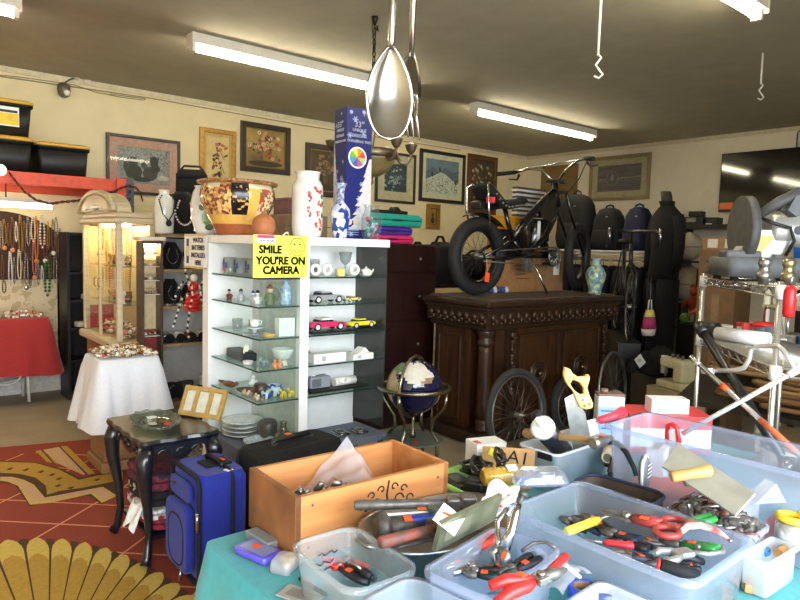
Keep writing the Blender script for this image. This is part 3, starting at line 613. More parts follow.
# ================================================================ JEWELRY SHELF WITH BLACK BUSTS
SW = WOOD((176, 148, 112), (150, 120, 86), stretch=(12, 1, 1)); GB = M((192, 192, 188), r=.7, var=.06)
JX0, JX1, JY = 1.73, 2.34, 4.80
t = T('jewelry_shelf', 'wooden shelf unit with grey back holding black necklace busts', 'shelf unit', ((JX0+JX1)/2, JY+.15, 0)); h = (JX1-JX0)/2
m = MB(BR); m.bx(-h-.02, -h, -.15, .15, .001, 1.53); m.bx(h, h+.02, -.15, .15, .001, 1.53); m.build('panel', t)
MB(GB).bx(-h, h, .135, .15, .05, 1.52).build('panel', t)
for z in (.26, .71, .995, 1.27): MB(SW).bx(-h+.001, h-.001, -.15, .134, z, z+.022).build('shelf', t)
MB(SW).bx(-h-.02, h+.02, -.16, .15, 1.531, 1.553).build('top', t)
def bust(x, y, z, label, s=1, bead='silver', rz=0):
    t = T('necklace_bust', label, 'necklace bust', (x, y, z), rz, group='black velvet necklace busts')
    def g(u, v):
        a = (u-.5)*1.25; w = .085*s*(1-.62*max(0, (v-.55)/.45)) if v > .55 else .085*s*(.55+.45*(v/.55)**.6)
        return Vector((a*w*1.6, -.03*s*cos((u-.5)*pi)-.05*s*(1-v)+.045*s, .003+.21*s*v))
    MB(VELVET).grid(g, 10, 12).build('torso', t, solid=.008); MB(VELVET).box((0, .05*s, .06*s), (.03*s, .02*s, .11*s)).build('easel', t, rz=0)
    pts = [Vector((.042*s*cos(a)*(.8 if sin(a) > 0 else 1.05), -.045*s-.012*s*(1-abs(cos(a))), .12*s+(.06*s*sin(a) if sin(a) > 0 else .075*s*sin(a)))) for a in [pi*.75+2*pi*.75*i/22 for i in range(23)]]
    beadline(MB(BEADS[bead]), pts, .005*s, BEADS[bead], 2.1).build('necklace', t)
    return t
bust(1.835, 4.90, 1.292, 'black bust with silver necklace on top shelf at left', .95, rz=-.2); bust(2.0, 4.90, 1.292, 'black bust with pearl string on top shelf right of the silver one', .95, 'pearl', .3)
bust(1.835, 4.90, 1.017, 'black bust with chunky silver collar on the second shelf', .93); bust(1.975, 4.92, 1.017, 'short black bust beside the beaded spider on the second shelf', .7, 'brown')
bust(1.885, 4.80, 1.556, 'black bust with white bead necklace on top of jewelry shelf', 1.5, 'white', -.25); bust(2.02, 4.86, 1.556, 'black bust turned aside on top near the painted jar', 1.1, 'silver', .7)
for z, nm in ((.734, 'lower'),):
    for k in range(6):
        c = JX0+.06+k*.085; t = T('bracelet_roll', 'black bracelet roll on the lower jewelry shelf, %s from the left end' % ('first second third fourth fifth sixth'.split()[k]), 'bracelet roll', (c, 4.86, z+.036), group='bracelet rolls on the jewelry shelf')
        MB(VELVET).cyl((0, -.05, 0), (0, .06, 0), .034).build('roll', t)
        m = MB(BEADS[('silver', 'white', 'brown', 'pearl', 'silver', 'gold')[k]])
        for yy in (-.03, 0, .03): m.tube([(.037*cos(a), yy, .037*sin(a)) for a in [pi*i/10 for i in range(11)]], .004, n=5)
        m.build('bracelet', t)
tag(heap(70, 1.74, 1.98, 4.82, 4.87, 1.0175, [BEADS['silver'], BEADS['white'], BEADS['brown']], 31, (.005, .011), .01).build('costume_jewelry'), 'row of small silver rings on the second jewelry shelf', 'jewelry', kind='stuff')
for x, c, l in [(1.80, (26, 26, 28), 'black sandal box leaning on the bottom jewelry shelf'), (1.94, (58, 60, 66), 'dark grey cosmetic case on the bottom jewelry shelf')]:
    t = T('display_case', l, 'case', (x, 4.9, .284), .3); MB(M(c, r=.6)).box((0, 0, .07), (.11, .1, .13), rx=-.2, bev=.015).build('body', t); MB(STEEL).tube([(-.03, -.065, .1), (0, -.075, .125), (.03, -.065, .1)], .004).build('handle', t)
t = T('lidded_jar', 'white jar with dark green label at right of the bottom shelf', 'jar', (2.08, 4.86, .284)); MB(M((220, 220, 214))).lathe([(.045, 0), (.05, .01), (.05, .13), (.04, .15)]).build('body', t); MB(M((50, 76, 62))).lathe([(.051, .03), (.051, .1)], caps=(0, 0)).build('label', t); MB(WHITE).lathe([(.043, .151), (.043, .175)]).build('lid', t)
# things on top of it
t = T('white_vase', 'tall plain white vase wearing a black bead necklace', 'vase', (1.72, 4.74, 1.555)); t.scale = (.86, .86, 1)
MB(M((228, 226, 216), r=.2, coat=.6, var=.02)).lathe([(.06, 0), (.075, .01), (.082, .14), (.08, .24), (.07, .26), (.04, .28), (.04, .305), (.047, .315), (.036, .31)], caps=(1, 0)).build('body', t)
m = MB(BEADS['black']); beadline(m, [(-.04, -.055, .27), (-.065, -.06, .24), (-.04, -.082, .14), (.005, -.088, .09), (.05, -.074, .15), (.066, -.06, .24), (.04, -.055, .27)], .0075, BEADS['black'], 1.9); m.cyl((.005, -.084, .075), (.005, -.1, .075), .024); m.build('necklace', t)
for x, y, z, d, l in [(1.83, 4.965, 1.554, (.19, .11, .20), 'cream carton behind the black bust on the jewelry shelf')]:
    t = T('carton', l, 'box', (x, y, z)); MB(OFFW).box((0, 0, d[2]/2), d).build('body', t); MB(M((196, 186, 160))).box((0, -d[1]/2-.001, d[2]*.8), (d[0]*.96, .002, .004)).build('lid_seam', t)
cb = P(192, 196, Y=5.4); t = T('camera_bag', 'black camera bag standing behind the painted jar', 'bag', (cb.x, cb.y, cb.z), -.5); t.scale = (.8, .8, .8)
MB(BLACKCLOTH).loft([rrect(.30, .2, .05, 0), rrect(.32, .22, .06, .05), rrect(.31, .21, .06, .22), rrect(.25, .17, .06, .27)]).build('body', t); MB(BLACKCLOTH).box((0, -.1, .2), (.3, .03, .05), bev=.012).build('flap', t); MB(DARKPL).tube([(-.12, 0, .26), (-.08, 0, .31), (.08, 0, .31), (.12, 0, .26)], .012).build('handle', t)
t = T('tall_cabinet', 'tall black cabinet behind the jewelry shelf under the black bag', 'cabinet', (cb.x, 5.4, 0)); MB(BLACK).bx(-.19, .19, -.2, .2, .001, cb.z-.03).build('body', t); MB(BLACK).bx(-.2, .2, -.21, .21, cb.z-.0295, cb.z-.001).build('top', t)

# ================================================================ HANGING BEADED SPIDER
t = T('beaded_spider', 'red beaded spider ornament with long striped legs hanging by the shelf', 'ornament', P(193, 298, Y=4.25)); t.scale = (1.4, 1.4, 1.4)
RB = M((206, 36, 30), r=.35); BWB = [BEADS['white'], BEADS['black']]
m = MB(RB); m.ball((0, 0, -.02), (.036, .03, .05), n=14)
for k in range(5): m.tube([(.036*cos(a)*(1-.03*k*k*.5), .031*sin(a), -.055+.018*k) for a in [2*pi*i/14 for i in range(14)]], .007, n=5, closed=True)
m.build('abdomen', t); MB(RB).ball((0, -.005, .055), (.027, .025, .027), n=12).build('thorax', t); m = MB(WHITE); m.ball((.0, -.01, .098), (.018, .016, .018)); m.build('head', t)
for sx in (-1, 1):
    for k, q in enumerate([[(.02, .06), (.06, .08), (.09, .04), (.10, .0)], [(.02, .05), (.05, .12), (.055, .17), (.04, .2)], [(.02, .03), (.07, .0), (.10, -.09), (.115, -.14)], [(.02, .02), (.035, -.05), (.045, -.14), (.035, -.21)]]):
        m = MB(); pts = [Vector((sx*x, -.03-.005*k, z)) for x, z in q]; j = 0
        for i in range(3):
            a, b = pts[i], pts[i+1]; nn = max(2, int((b-a).length/.013))
            for u in range(nn): m.ball(a.lerp(b, u/nn), .006, BWB[j % 2 if sx > 0 or k else (j//2) % 2], 6); j += 1
        m.build('leg', t)
MB(DKSTEEL).tube([(0, .0, .11), (0, .0, .255)], .0015, n=4).build('hanging_thread', t)

# ================================================================ WHITE DISPLAY SHELF
SX0, SX1, SY0, SY1, SZ = 1.60, 2.45, 3.05, 3.66, 1.545
SM = M((244, 244, 241), r=.4, var=.02); GC = M((112, 118, 134), r=.95, var=.1, sc=150, bump=.1)
GRN = CLEAR((238, 250, 246), haze=.03, rough=.03, ior=1.25); EDGE = M((16, 52, 48), r=.2); SMOKE = CLEAR((176, 178, 176), haze=.12, rough=.04)
t = T('display_shelf', 'white island display shelf with glass shelves under the yellow smile sign', 'display shelf', (SX0, SY0, 0)); W, D = SX1-SX0, SY1-SY0
MB(SM).bx(-.02, W+.015, -.005, D+.07, 1.50, SZ).build('top', t, bev=.003)
DX = .25
MB(SM).bx(DX, DX+.055, .0, .04, .36, 1.499).build('stile', t); MB(M((214, 216, 212), r=.5)).bx(DX+.015, DX+.035, .041, D-.022, .36, 1.499).build('divider', t)
MB(SM).bx(0, DX+.034, D-.02, D, .36, 1.499).build('panel', t); MB(SM).bx(-.02, .0, D-.02, D+.06, .0, 1.499).build('post', t)
MB(SM).bx(DX+.06, W-.002, .31, .33, .36, 1.499).build('panel', t); MB(SMOKE).bx(W-.008, W, .0, .308, .40, 1.499).build('glass_panel', t)
MB(GC).bx(0, DX+.05, .0, D-.025, .001, .358).build('plinth', t)
m = MB(GC); m.bx(DX+.052, W+.03, -.0, .33, .32, .358); m.bx(W-.0, W+.03, -.0, .05, .001, .32); m.bx(DX+.052, W+.03, .30, .33, .001, .32); m.build('bench', t)
MB(GLASS).bx(.003, DX-.002, .0, .004, .362, 1.30).build('glass_panel', t)
ZL = (.655, .83, 1.0, 1.17, 1.322); ZRr = (.655, .83, 1.0, 1.17, 1.325)
for z in ZL:
    m = MB(GRN); m.bx(.004, DX-.002, .008, D-.022, z-.008, z); m.build('glass_shelf', t)
    m = MB(EDGE); m.bx(.001, .0039, .008, D-.022, z-.008, z); m.bx(.004, DX-.002, .0045, .0078, z-.008, z); m.build('shelf_edge', t)
for z in ZRr:
    m = MB(GRN); m.bx(DX+.058, W-.01, .006, .308, z-.008, z); m.build('glass_shelf', t); MB(EDGE).bx(DX+.058, W-.01, .002, .0059, z-.008, z).build('shelf_edge', t)

# signs
YEL = M((252, 246, 90), r=.5, var=.02)
t = T('smile_sign', 'yellow SMILE YOU\'RE ON CAMERA sign hanging from the white shelf top', 'sign', (1.715, 3.028, 1.437))
MB(YEL).box((0, 0, 0), (.325, .004, .222)).build('panel', t, bev=.002)
def lettering(parent, body, size, x, z, mat=BLACK, bold=.0028, sp=1, y=-.0032, face=FACE_Y, name='lettering', sx=1):
    m = text_mb(body, size, mat, sp, 0)
    if bold: v0, f0 = list(m.v), [list(f) for f in m.f]; [m.add([v+Vector((dx*bold, dz*bold, 0)) for v in v0], f0, mat) for dx, dz in ((1, 0), (-1, 0), (0, 1), (0, -1), (.7, .7), (-.7, .7), (.7, -.7), (-.7, -.7))]
    m.xf(Matrix.Translation((x, y, z)) @ face @ Matrix.Diagonal((sx, 1, 1, 1))); return m.build(name, parent)
lettering(t, 'SMILE', .056, -.065, .034, sx=.95); lettering(t, "YOU'RE ON", .056, 0, -.024, sx=.98); lettering(t, 'CAMERA', .056, .0, -.074, sx=.98)
m = MB(M((110, 100, 20))); m.tube([(.095+.045*cos(a), -.003, .052+.048*sin(a)) for a in [2*pi*i/28 for i in range(28)]], .0022, n=4, closed=True); m.tube([(.095+.026*cos(a), -.003, .046+.022*sin(a)) for a in [pi+pi*i/10 for i in range(11)]], .0022, n=4); m.build('smiley_outline', t)
m = MB(BLACK); m.ball((.079, -.003, .066), (.006, .001, .006)); m.ball((.112, -.003, .066), (.006, .001, .006)); m.build('smiley_eyes', t)
m = MB(PAPER); m.box((-.092, -.0035, .090), (.105, .002, .044)); m.box((-.092, -.0048, .102), (.1, .001, .018), M((226, 110, 130))); m.build('sticker', t); lettering(t, 'WARNING!', .019, -.092, .101, M((250, 225, 228)), .0003, y=-.006); lettering(t, 'VIDEO IN USE', .013, -.087, .080, BLACK, .0003, y=-.005)
MB(WHITE).tube([(.0, -.004, .105), (.01, -.02, .122), (.03, -.012, .128), (.042, .0, .116)], .004).build('hanger', t)
tl = T('battery_sign', 'white WATCH BATTERIES INSTALLED HERE sign at the shelf corner', 'sign', (1.565, 3.795, 1.445), (0, 0, -pi/2))
MB(M((246, 242, 236), r=.6)).box((0, 0, 0), (.335, .004, .205)).build('panel', tl); 
for z in (-.098, .098): MB(M((206, 176, 122))).box((0, -.0025, z), (.335, .003, .012)).build('border', tl)
for i, w_ in enumerate(('WATCH', 'BATTERIES', 'INSTALLED', 'HERE')): lettering(tl, w_, .04, .045, .066-.045*i, M((50, 50, 54)), .0012, sx=1.0)
m = MB(); m.box((-.11, -.004, 0), (.03, .003, .15), BLACK); m.box((-.11, -.007, 0), (.036, .004, .06), M((206, 196, 160))); m.build('watch_picture', tl)

# ---------------------------------------------------------------- on the shelf top (z = SZ)
BLK = M((28, 24, 26), r=.25, coat=.5); CRM = M((226, 180, 92), r=.2, coat=.6); TER = M((166, 96, 58), r=.25, coat=.5); PALE = M((206, 196, 160), r=.2, coat=.5)
SCN = VOR((196, 140, 80), (120, 66, 48), (226, 190, 120), sc=60, r=.2, coat=.6); SCN2 = VOR((96, 110, 92), (170, 74, 52), (226, 200, 150), sc=70, r=.2, coat=.6); FLW = VOR((24, 22, 26), (206, 160, 90), (30, 26, 28), sc=75, r=.2, th=.62)
t = T('fishbowl_planter', 'large painted gold planter jar with flower bands on the white shelf', 'planter', (1.675, 3.46, SZ+.001)); n = 40
prof = [(.12, 0), (.125, .02), (.14, .06), (.17, .11), (.20, .17), (.21, .22), (.205, .255), (.195, .28)]
def pj(j, i):
    a = j/n
    if i <= 1: return TER
    if i == 2 and not (.5 < a < .9 and False): return CRM
    for k, (lo_, hi_) in enumerate(((.64, .71), (.86, .93), (.39, .46), (.1, .17))):
        if lo_ <= a <= hi_: return FLW
    if .70 < a < .76: return CRM if i < 6 else PALE
    if .76 < a < .86: return SCN2 if i in (3, 4, 5) else PALE
    return SCN if i < 6 else (PALE if (j//3) % 2 else SCN)
m = MB(); m.lathe(prof, n=n, fn=pj, mat=TER, caps=(1, 0)); m.build('bowl', t)
MB(VOR((150, 100, 60), (110, 66, 40), (176, 130, 80), sc=90, r=.3)).lathe([(.195, .279), (.222, .285), (.226, .298), (.215, .303), (.19, .298), (.185, .25)], n=n, caps=(0, 0)).build('rim', t); MB(M((60, 40, 28))).lathe([(.184, .24), (.02, .239)], n=24, caps=(0, 1)).build('inner', t)
t = T('leaf_vase', 'tall white vase with green leaf painting left of the gold planter', 'vase', (1.625, 3.79, SZ+.001)); wv = M((232, 232, 228), r=.15, coat=.7, var=.02)
MB(wv).lathe([(.05, 0), (.062, .02), (.085, .1), (.09, .18), (.075, .25), (.06, .28), (.068, .29)], caps=(1, 1)).build('body', t)
def patch(t, name, mat, a, z, wa, hz, R0, zs=None, n=12):
    m = MB(mat); m.poly([Vector((R0(z+hz*sin(u))*cos(a+wa*cos(u)), R0(z+hz*sin(u))*sin(a+wa*cos(u)), z+hz*sin(u))) for u in [2*pi*i/n for i in range(n)]]); return m
LR = lambda z: .094-.0*z
for a, z, wa, hz, c in [(-1.9, .10, .3, .045, (120, 156, 96)), (-2.2, .16, .2, .02, (96, 120, 84)), (-1.7, .045, .32, .02, (90, 110, 92))]:
    patch(t, 'leaf', M(c, r=.3), a, z, wa, hz, lambda q: .062+.37*q+.003 if q < .08 else .0935).build('painted_leaf', t)
t = T('clay_jar', 'small round terracotta jar with a knob in front of the planter', 'jar', (1.66, 3.12, SZ+.001)); ct = M((176, 108, 66), r=.6, var=.1)
MB(ct).lathe([(.03, 0), (.052, .012), (.062, .04), (.060, .062)], caps=(1, 0)).build('body', t); MB(ct).lathe([(.062, .0625), (.055, .085), (.035, .104), (.012, .113), (.012, .124), (.001, .128)], caps=(0, 0)).build('lid', t)
t = T('blossom_vase', 'tall white cylinder vase with red blossoms on the white shelf', 'vase', (2.02, 3.27, SZ+.001)); t.scale = (.92, .92, .98)
MB(wv).lathe([(.075, 0), (.09, .012), (.098, .06), (.10, .2), (.097, .30), (.085, .325), (.072, .34), (.076, .375), (.082, .385), (.074, .383)], n=28, caps=(1, 1)).build('body', t)
br = M((60, 44, 34), r=.4); m = MB(br); R1 = .0965
def on(a, z, R=R1): return Vector((R*cos(a), R*sin(a), z))
for q in ([(-1.35, .29), (-1.15, .22), (-1.05, .15), (-1.2, .08)], [(-1.75, .13), (-1.95, .2), (-1.85, .26)]): m.tube([on(a, z) for a, z in q], .002, n=4)
m.build('painted_branch', t)
m = MB(); rr = random.Random(3)
for a, z in [(-1.5, .28), (-1.25, .27), (-2.05, .25), (-1.95, .22), (-1.3, .20), (-1.1, .19), (-2.1, .16), (-2.0, .13), (-1.35, .14), (-1.2, .1), (-1.15, .06), (-1.45, .07)]:
    for k in range(4): m.ball(on(a+rr.uniform(-.12, .12), z+rr.uniform(-.012, .012)), (.010, .010, .010), M([(196, 90, 66), (226, 140, 112), (180, 70, 56)][k % 3], r=.4), 6)
for a, z in [(-1.05, .24), (-.98, .2), (-1.0, .13)]: m.ball(on(a, z), (.012, .012, .016), M((70, 92, 70), r=.4), 6)
m.build('painted_blossoms', t)
BWV = VOR((40, 66, 150), (228, 230, 236), (196, 206, 226), sc=34, r=.15, th=.3, coat=.6); BWV2 = M((60, 84, 160), r=.2, coat=.5, col2=(210, 216, 230), sc=50)
t = T('porcelain_vase', 'slender blue and white porcelain vase beside the tall blue box', 'vase', (2.185, 3.17, SZ+.001))
MB(BWV).lathe([(.03, 0), (.04, .006), (.048, .06), (.058, .13), (.054, .17), (.032, .20)], caps=(1, 0)).build('body', t); MB(BWV2).lathe([(.033, .2005), (.022, .215), (.020, .27), (.026, .30)], caps=(0, 0)).build('neck', t); MB(BWV2).lathe([(.026, .3005), (.036, .318), (.034, .322), (.026, .315)], caps=(0, 0)).build('lip', t)
# tall blue box
t = T('christmas_tree_box', 'tall dark blue snowflake tree box standing on the white shelf', 'box', (2.40, 3.36, SZ+.001), -.09); NB = M((15, 30, 108), r=.35, var=.08); BW2, BD, BH = .18, .15, .80
MB(NB).bx(-BW2/2, BW2/2, -BD/2, BD/2, 0, BH).build('carton', t)
def star(m, x, z, s, mat, face):
    for k in range(3):
        a = pi*k/3; d = Vector((s*cos(a), 0, s*sin(a))); n_ = Vector((-sin(a), 0, cos(a)))*s*.16
        q = [Vector((x, 0, z))-d-n_, Vector((x, 0, z))+d-n_, Vector((x, 0, z))+d+n_, Vector((x, 0, z))-d+n_]
        m.poly([face(p.x, p.z, k) for p in q], mat)
ff = lambda x, z, k: Vector((x, -BD/2-.001-.0002*k, z)); fl = lambda x, z, k: Vector((-BW2/2-.001-.0002*k, x, z))
m = MB(); SF = M((170, 186, 226), r=.4); rr = random.Random(6)
for i in range(18): star(m, rr.uniform(-.08, .06), rr.uniform(.03, .78), rr.uniform(.007, .022), SF, ff)
for i in range(16): star(m, rr.uniform(-.05, .05), rr.uniform(.03, .78), rr.uniform(.007, .022), SF, fl)
for x, z in [(-.06, .77), (.03, .78), (.07, .76)]: m.ball((x, -BD/2-.001, z), (.012, .001, .012), SF, 10)
m.build('printed_snowflakes', t)
m = MB(); cols = [(214, 60, 60), (230, 140, 50), (230, 214, 70), (110, 180, 80), (70, 150, 190), (90, 80, 160), (190, 80, 140), (160, 200, 120)]
m.poly([ff(-.01+.066*cos(a), .50+.066*sin(a), 0) for a in [2*pi*i/24 for i in range(24)]], PAPER)
for i in range(8):
    a0 = 2*pi*i/8; m.poly([ff(-.01, .50, 3)]+[ff(-.01+.056*cos(a0+.785*k/4), .50+.056*sin(a0+.785*k/4), 3) for k in range(5)], M(cols[i]))
m.build('printed_colour_wheel', t)
m = MB(); TRW = M((214, 208, 212), r=.8, var=.12, sc=80)
for k in range(9): z0 = .06+k*.045; w0 = .105-.0095*k; m.poly([ff(.092, z0, k), ff(max(-.09, .092-w0*1.5), z0+.01*(k % 2), k), ff(.092-w0*.6, z0+.075, k), ff(.092, z0+.08, k)], TRW)
for k in range(9): z0 = .15+k*.045; w0 = .075-.007*k; m.poly([fl(.074, z0, k), fl(.074-w0, z0+.01*(k % 2), k), fl(.074-w0*.5, z0+.075, k), fl(.074, z0+.08, k)], TRW)
m.poly([ff(-.06+.02*cos(a), .105+.02*sin(a), 11) for a in [2*pi*i/14 for i in range(14)]], OFFW); m.poly([ff(-.012+.02*cos(a), .105+.02*sin(a), 11) for a in [2*pi*i/14 for i in range(14)]], OFFW); m.build('printed_tree', t)
for i, (s_, w_) in enumerate(((.05, '33\u2033'), (.026, 'UNIQUE'), (.026, 'DESIGNS'), (.022, 'CHRISTMAS TREE'))): lettering(t, w_, s_, .0, .70-.034*i, M((226, 230, 240)), .0006, y=-BD/2-.0015)
for i, (s_, w_) in enumerate(((.05, '33\u2033'), (.024, 'UNIQUE'), (.024, 'DESIGNS'), (.018, 'CHRISTMAS TREE'))):
    m = text_mb(w_, s_, M((200, 208, 226)), 1, .0004); m.xf(Matrix.Translation((-BW2/2-.0015, 0, .70-.034*i)) @ FACE_X); m.build('lettering', t)
for i in range(4): MB(M((180, 190, 216))).box((-.035, -BD/2-.001, .07-.014*i), (.09, .001, .004)).build('small_print', t)
# glass jar with teal and pink filling
t = T('glass_jar', 'clear glass jar with teal and pink trinkets at the shelf end', 'jar', (2.385, 3.13, SZ+.001))
MB(CLEAR((232, 240, 240), haze=.06, rough=.03)).lathe([(.04, .0), (.055, .02), (.062, .07), (.06, .13), (.045, .165), (.043, .19), (.05, .205)], caps=(1, 0)).build('body', t)
m = MB(); rr = random.Random(8)
for i in range(34): a = rr.uniform(0, 6.28); q = rr.uniform(0, .038); m.ball((q*cos(a), q*sin(a), .02+.11*i/34), rr.uniform(.008, .014), [M((70, 160, 150)), M((60, 130, 130)), M((214, 90, 110)), M((190, 196, 200)), M((90, 80, 100))][i % 5], 7)
m.build('trinket_filling', t)
# boxes behind
t = T('stacked_carton', 'brown cardboard carton behind the blossom vase', 'box', (2.15, 3.58, SZ+.001)); MB(M((150, 122, 94), r=.85)).box((0, 0, .07), (.30, .2, .14)).build('body', t); MB(M((120, 94, 70))).box((0, -.1105, .07), (.338, .001, .006)).build('seam', t)
t = T('stacked_carton', 'dusky pink shoe box on the cardboard carton behind the vases', 'box', (2.13, 3.58, SZ+.142)); MB(M((130, 92, 92), r=.85)).box((0, 0, .045), (.22, .18, .088)).build('body', t); MB(M((150, 110, 108))).box((0, 0, .095), (.226, .186, .01)).build('lid', t)
# ================================================================ ON THE GLASS SHELVES
def pot(name, label, cat, loc, prof, mat, group=None, n=16, sx=1, sy=1, rz=0):
    o = MB(mat).lathe(prof, n=n, sx=sx, sy=sy).build(name, None, loc, rz); return tag(o, label, cat, group)
CH = M((226, 224, 216), r=.2, coat=.5, var=.02)
def cupprof(r, h, k=.8): return [(r*k, 0), (r*.95, h*.15), (r, h), (r*.9, h), (r*.85, h*.2), (.001, h*.12)]
for k, (y, c, lab) in enumerate([(3.56, (196, 70, 60), 'printed glass mug with red and blue figure, nearest the corner post'), (3.42, (70, 70, 76), 'middle grey printed glass mug on the top left shelf'), (3.28, (90, 86, 84), 'grey printed glass mug nearest the yellow sign')]):
    t = T('glass_mug', lab, 'mug', (1.68, y, 1.3225), group='printed glass mugs'); MB(CLEAR((236, 240, 240), haze=.3)).lathe(cupprof(.04, .095, .95), n=16).build('body', t)
    m = MB(); 
    for i in range(5): a = pi+(-.5+.25*i); m.box((.0415*cos(a), .0415*sin(a), .05+.02*((i*7) % 3-1)), (.004, .012, .03), M([c, (50, 70, 150), (40, 40, 44)][i % 3]), rz=a)
    m.build('printed_design', t); MB(CLEAR((236, 240, 240), haze=.3)).tube([(0, .04, .075), (.0, .065, .07), (.0, .065, .035), (0, .04, .03)], .005).build('handle', t)
def figurine(label, loc, body, head, hat=None, h=.08, rz=0):
    t = T('figurine', label, 'figurine', loc, rz, group='figurines on the glass shelves'); s = h/.08
    MB(body).lathe([(.018*s, 0), (.02*s, .01*s), (.015*s, .03*s), (.017*s, .042*s), (.006*s, .052*s)], n=10).build('body', t); MB(head).ball((0, 0, .062*s), .013*s, n=8).build('head', t)
    m = MB(body)
    for sx in (-1, 1): m.tube([(sx*.014*s, 0, .045*s), (sx*.024*s, -.006*s, .03*s), (sx*.014*s, -.016*s, .022*s)], .005*s, n=5)
    m.build('arms', t)
    if hat: MB(hat).lathe([(.015*s, .068*s), (.011*s, .078*s), (.002, .085*s)], n=8).build('hat', t)
SKN = M((214, 170, 136), r=.5)
figurine('small dark red figurine at the left of the second shelf', (1.655, 3.52, 1.1705), M((110, 40, 36)), SKN, BLACK, .06)
figurine('silvery figurine with dark cap on the second shelf', (1.665, 3.39, 1.1705), M((190, 192, 196), r=.2), M((170, 170, 176)), M((50, 50, 56)), .07)
figurine('blue and white figurine on the second shelf', (1.70, 3.31, 1.1705), M((210, 214, 222), r=.2), WHITE, BLUE, .065)
figurine('white figurine with black spots beside the green one', (1.67, 3.20, 1.1705), WHITE, WHITE, BLACK, .075)
figurine('tall green and brown figurine at the glass corner', (1.69, 3.10, 1.1705), M((96, 104, 62)), SKN, M((110, 60, 40)), .11)
pot('bud_vase', 'blue and white bud vase on the second shelf by the stile', 'vase', (1.81, 3.14, 1.1705), [(.028, 0), (.032, .01), (.03, .09), (.015, .11), (.014, .135), (.018, .14)], M((206, 216, 230), r=.2, coat=.5, col2=(120, 150, 196), sc=40))
pot('glass_ball', 'clear glass float ball behind the bud vase', 'ball', (1.80, 3.27, 1.1705), [(.01, 0), (.035, .015), (.044, .045), (.03, .08), (.008, .088)], CLEAR((236, 240, 240), haze=.2))
for k, (x, y, l) in enumerate([(1.66, 3.42, 'small clear glass on the third shelf, farther back'), (1.72, 3.34, 'small clear glass on the third shelf beside the cup')]): pot('drinking_glass', l, 'glass', (x, y, 1.0005), cupprof(.03, .07), CLEAR((236, 240, 240), haze=.15))
t = T('serving_plate', 'stacked silver tiered plates on the third shelf', 'plate', (1.665, 3.22, 1.0005)); MB(M((170, 172, 172), r=.3)).lathe([(.03, 0), (.06, .012), (.05, .01), (.001, .008)], n=20).build('plate', t); MB(M((200, 202, 202), r=.25)).lathe([(.012, .012), (.012, .03), (.05, .042), (.045, .045), (.001, .04)], n=20).build('plate', t)
t = T('tea_cup', 'white cup sitting on the silver tiered plates', 'cup', (1.665, 3.22, 1.0465)); MB(CH).lathe(cupprof(.026, .04, .7)).build('body', t); MB(CH).tube([(.024, 0, .032), (.042, 0, .03), (.04, 0, .012), (.022, 0, .012)], .004).build('handle', t)
pot('amber_dish', 'small amber dish with gold rim on the third shelf corner', 'dish', (1.685, 3.095, 1.0005), cupprof(.034, .022, .6), M((214, 160, 90), r=.2))
m = MB(); 
t = T('napkin_box', 'white napkin box standing behind the front glass', 'box', (1.795, 3.12, 1.0005)); MB(WHITE).box((0, 0, .05), (.095, .05, .1)).build('body', t); m = MB(M((206, 208, 206)))
for k in range(3): m.box((-.03+.03*k, -.0255, .05), (.002, .002, .096))
m.build('folds', t)
t = T('black_case', 'long black tool case with paper tag on the fourth shelf', 'case', (1.70, 3.45, .8305), -.1); MB(DARKPL).box((0, 0, .026), (.09, .26, .05), bev=.006).build('body', t); MB(DARKPL).box((-.0, -.1, .056), (.05, .05, .01)).build('latch', t); MB(M((226, 222, 190))).box((-.02, -.125, .075), (.03, .002, .05), rx=.2).build('price_tag', t)
pot('shell_dish', 'small white shell dish in front of the black case', 'dish', (1.645, 3.255, .8305), cupprof(.03, .022, .6), CH); 
t = T('elephant_figurine', 'grey elephant figurine on the fourth shelf corner', 'figurine', (1.68, 3.135, .8305), .4, 'figurines on the glass shelves'); EG = M((120, 132, 130), r=.3)
MB(EG).ball((0, 0, .035), (.032, .022, .022)).build('body', t); m = MB(EG); m.ball((-.034, 0, .05), .017); m.tube([(-.048, 0, .048), (-.06, 0, .03), (-.056, 0, .012)], [.008, .006, .004]); m.build('head', t)
for x in (-.018, .018):
    for y in (-.012, .012): MB(EG).cyl((x, y, 0), (x, y, .03), .008).build('leg', t)
for x, y, l in [(1.715, 3.08, 'left orange bear candle behind the front glass'), (1.745, 3.08, 'right orange bear candle behind the front glass')]: figurine(l, (x, y, .8305), M((236, 140, 84), r=.4), M((240, 160, 110)), None, .055)
t = T('pedestal_bowl', 'white ribbed pedestal bowl on the fourth shelf', 'bowl', (1.80, 3.15, .8305)); MB(CH).lathe([(.032, 0), (.028, .012), (.024, .03)], n=20).build('foot', t); MB(CH).lathe([(.024, .0302), (.05, .045), (.062, .085), (.064, .095), (.058, .092), (.045, .055), (.001, .045)], n=20).build('bowl', t)
t = T('wooden_bird', 'carved brown wooden bird lying on the fifth shelf', 'figurine', (1.66, 3.52, .6555), .2); MB(M((120, 70, 36), r=.4)).ball((0, 0, .018), (.025, .06, .018)).build('body', t); MB(M((130, 84, 48), r=.4)).ball((0, -.065, .03), .013).build('head', t); MB(M((100, 60, 30))).tube([(0, .05, .02), (0, .1, .026)], [.012, .004]).build('tail', t)
pot('wooden_dish', 'shallow brown wooden dish on the fifth shelf', 'dish', (1.68, 3.34, .6555), [(.03, 0), (.055, .014), (.06, .02), (.05, .018), (.001, .008)], M((110, 60, 36), r=.4))
figurine('white cat figurine behind the wooden dish', (1.75, 3.40, .6555), WHITE, WHITE, None, .09)
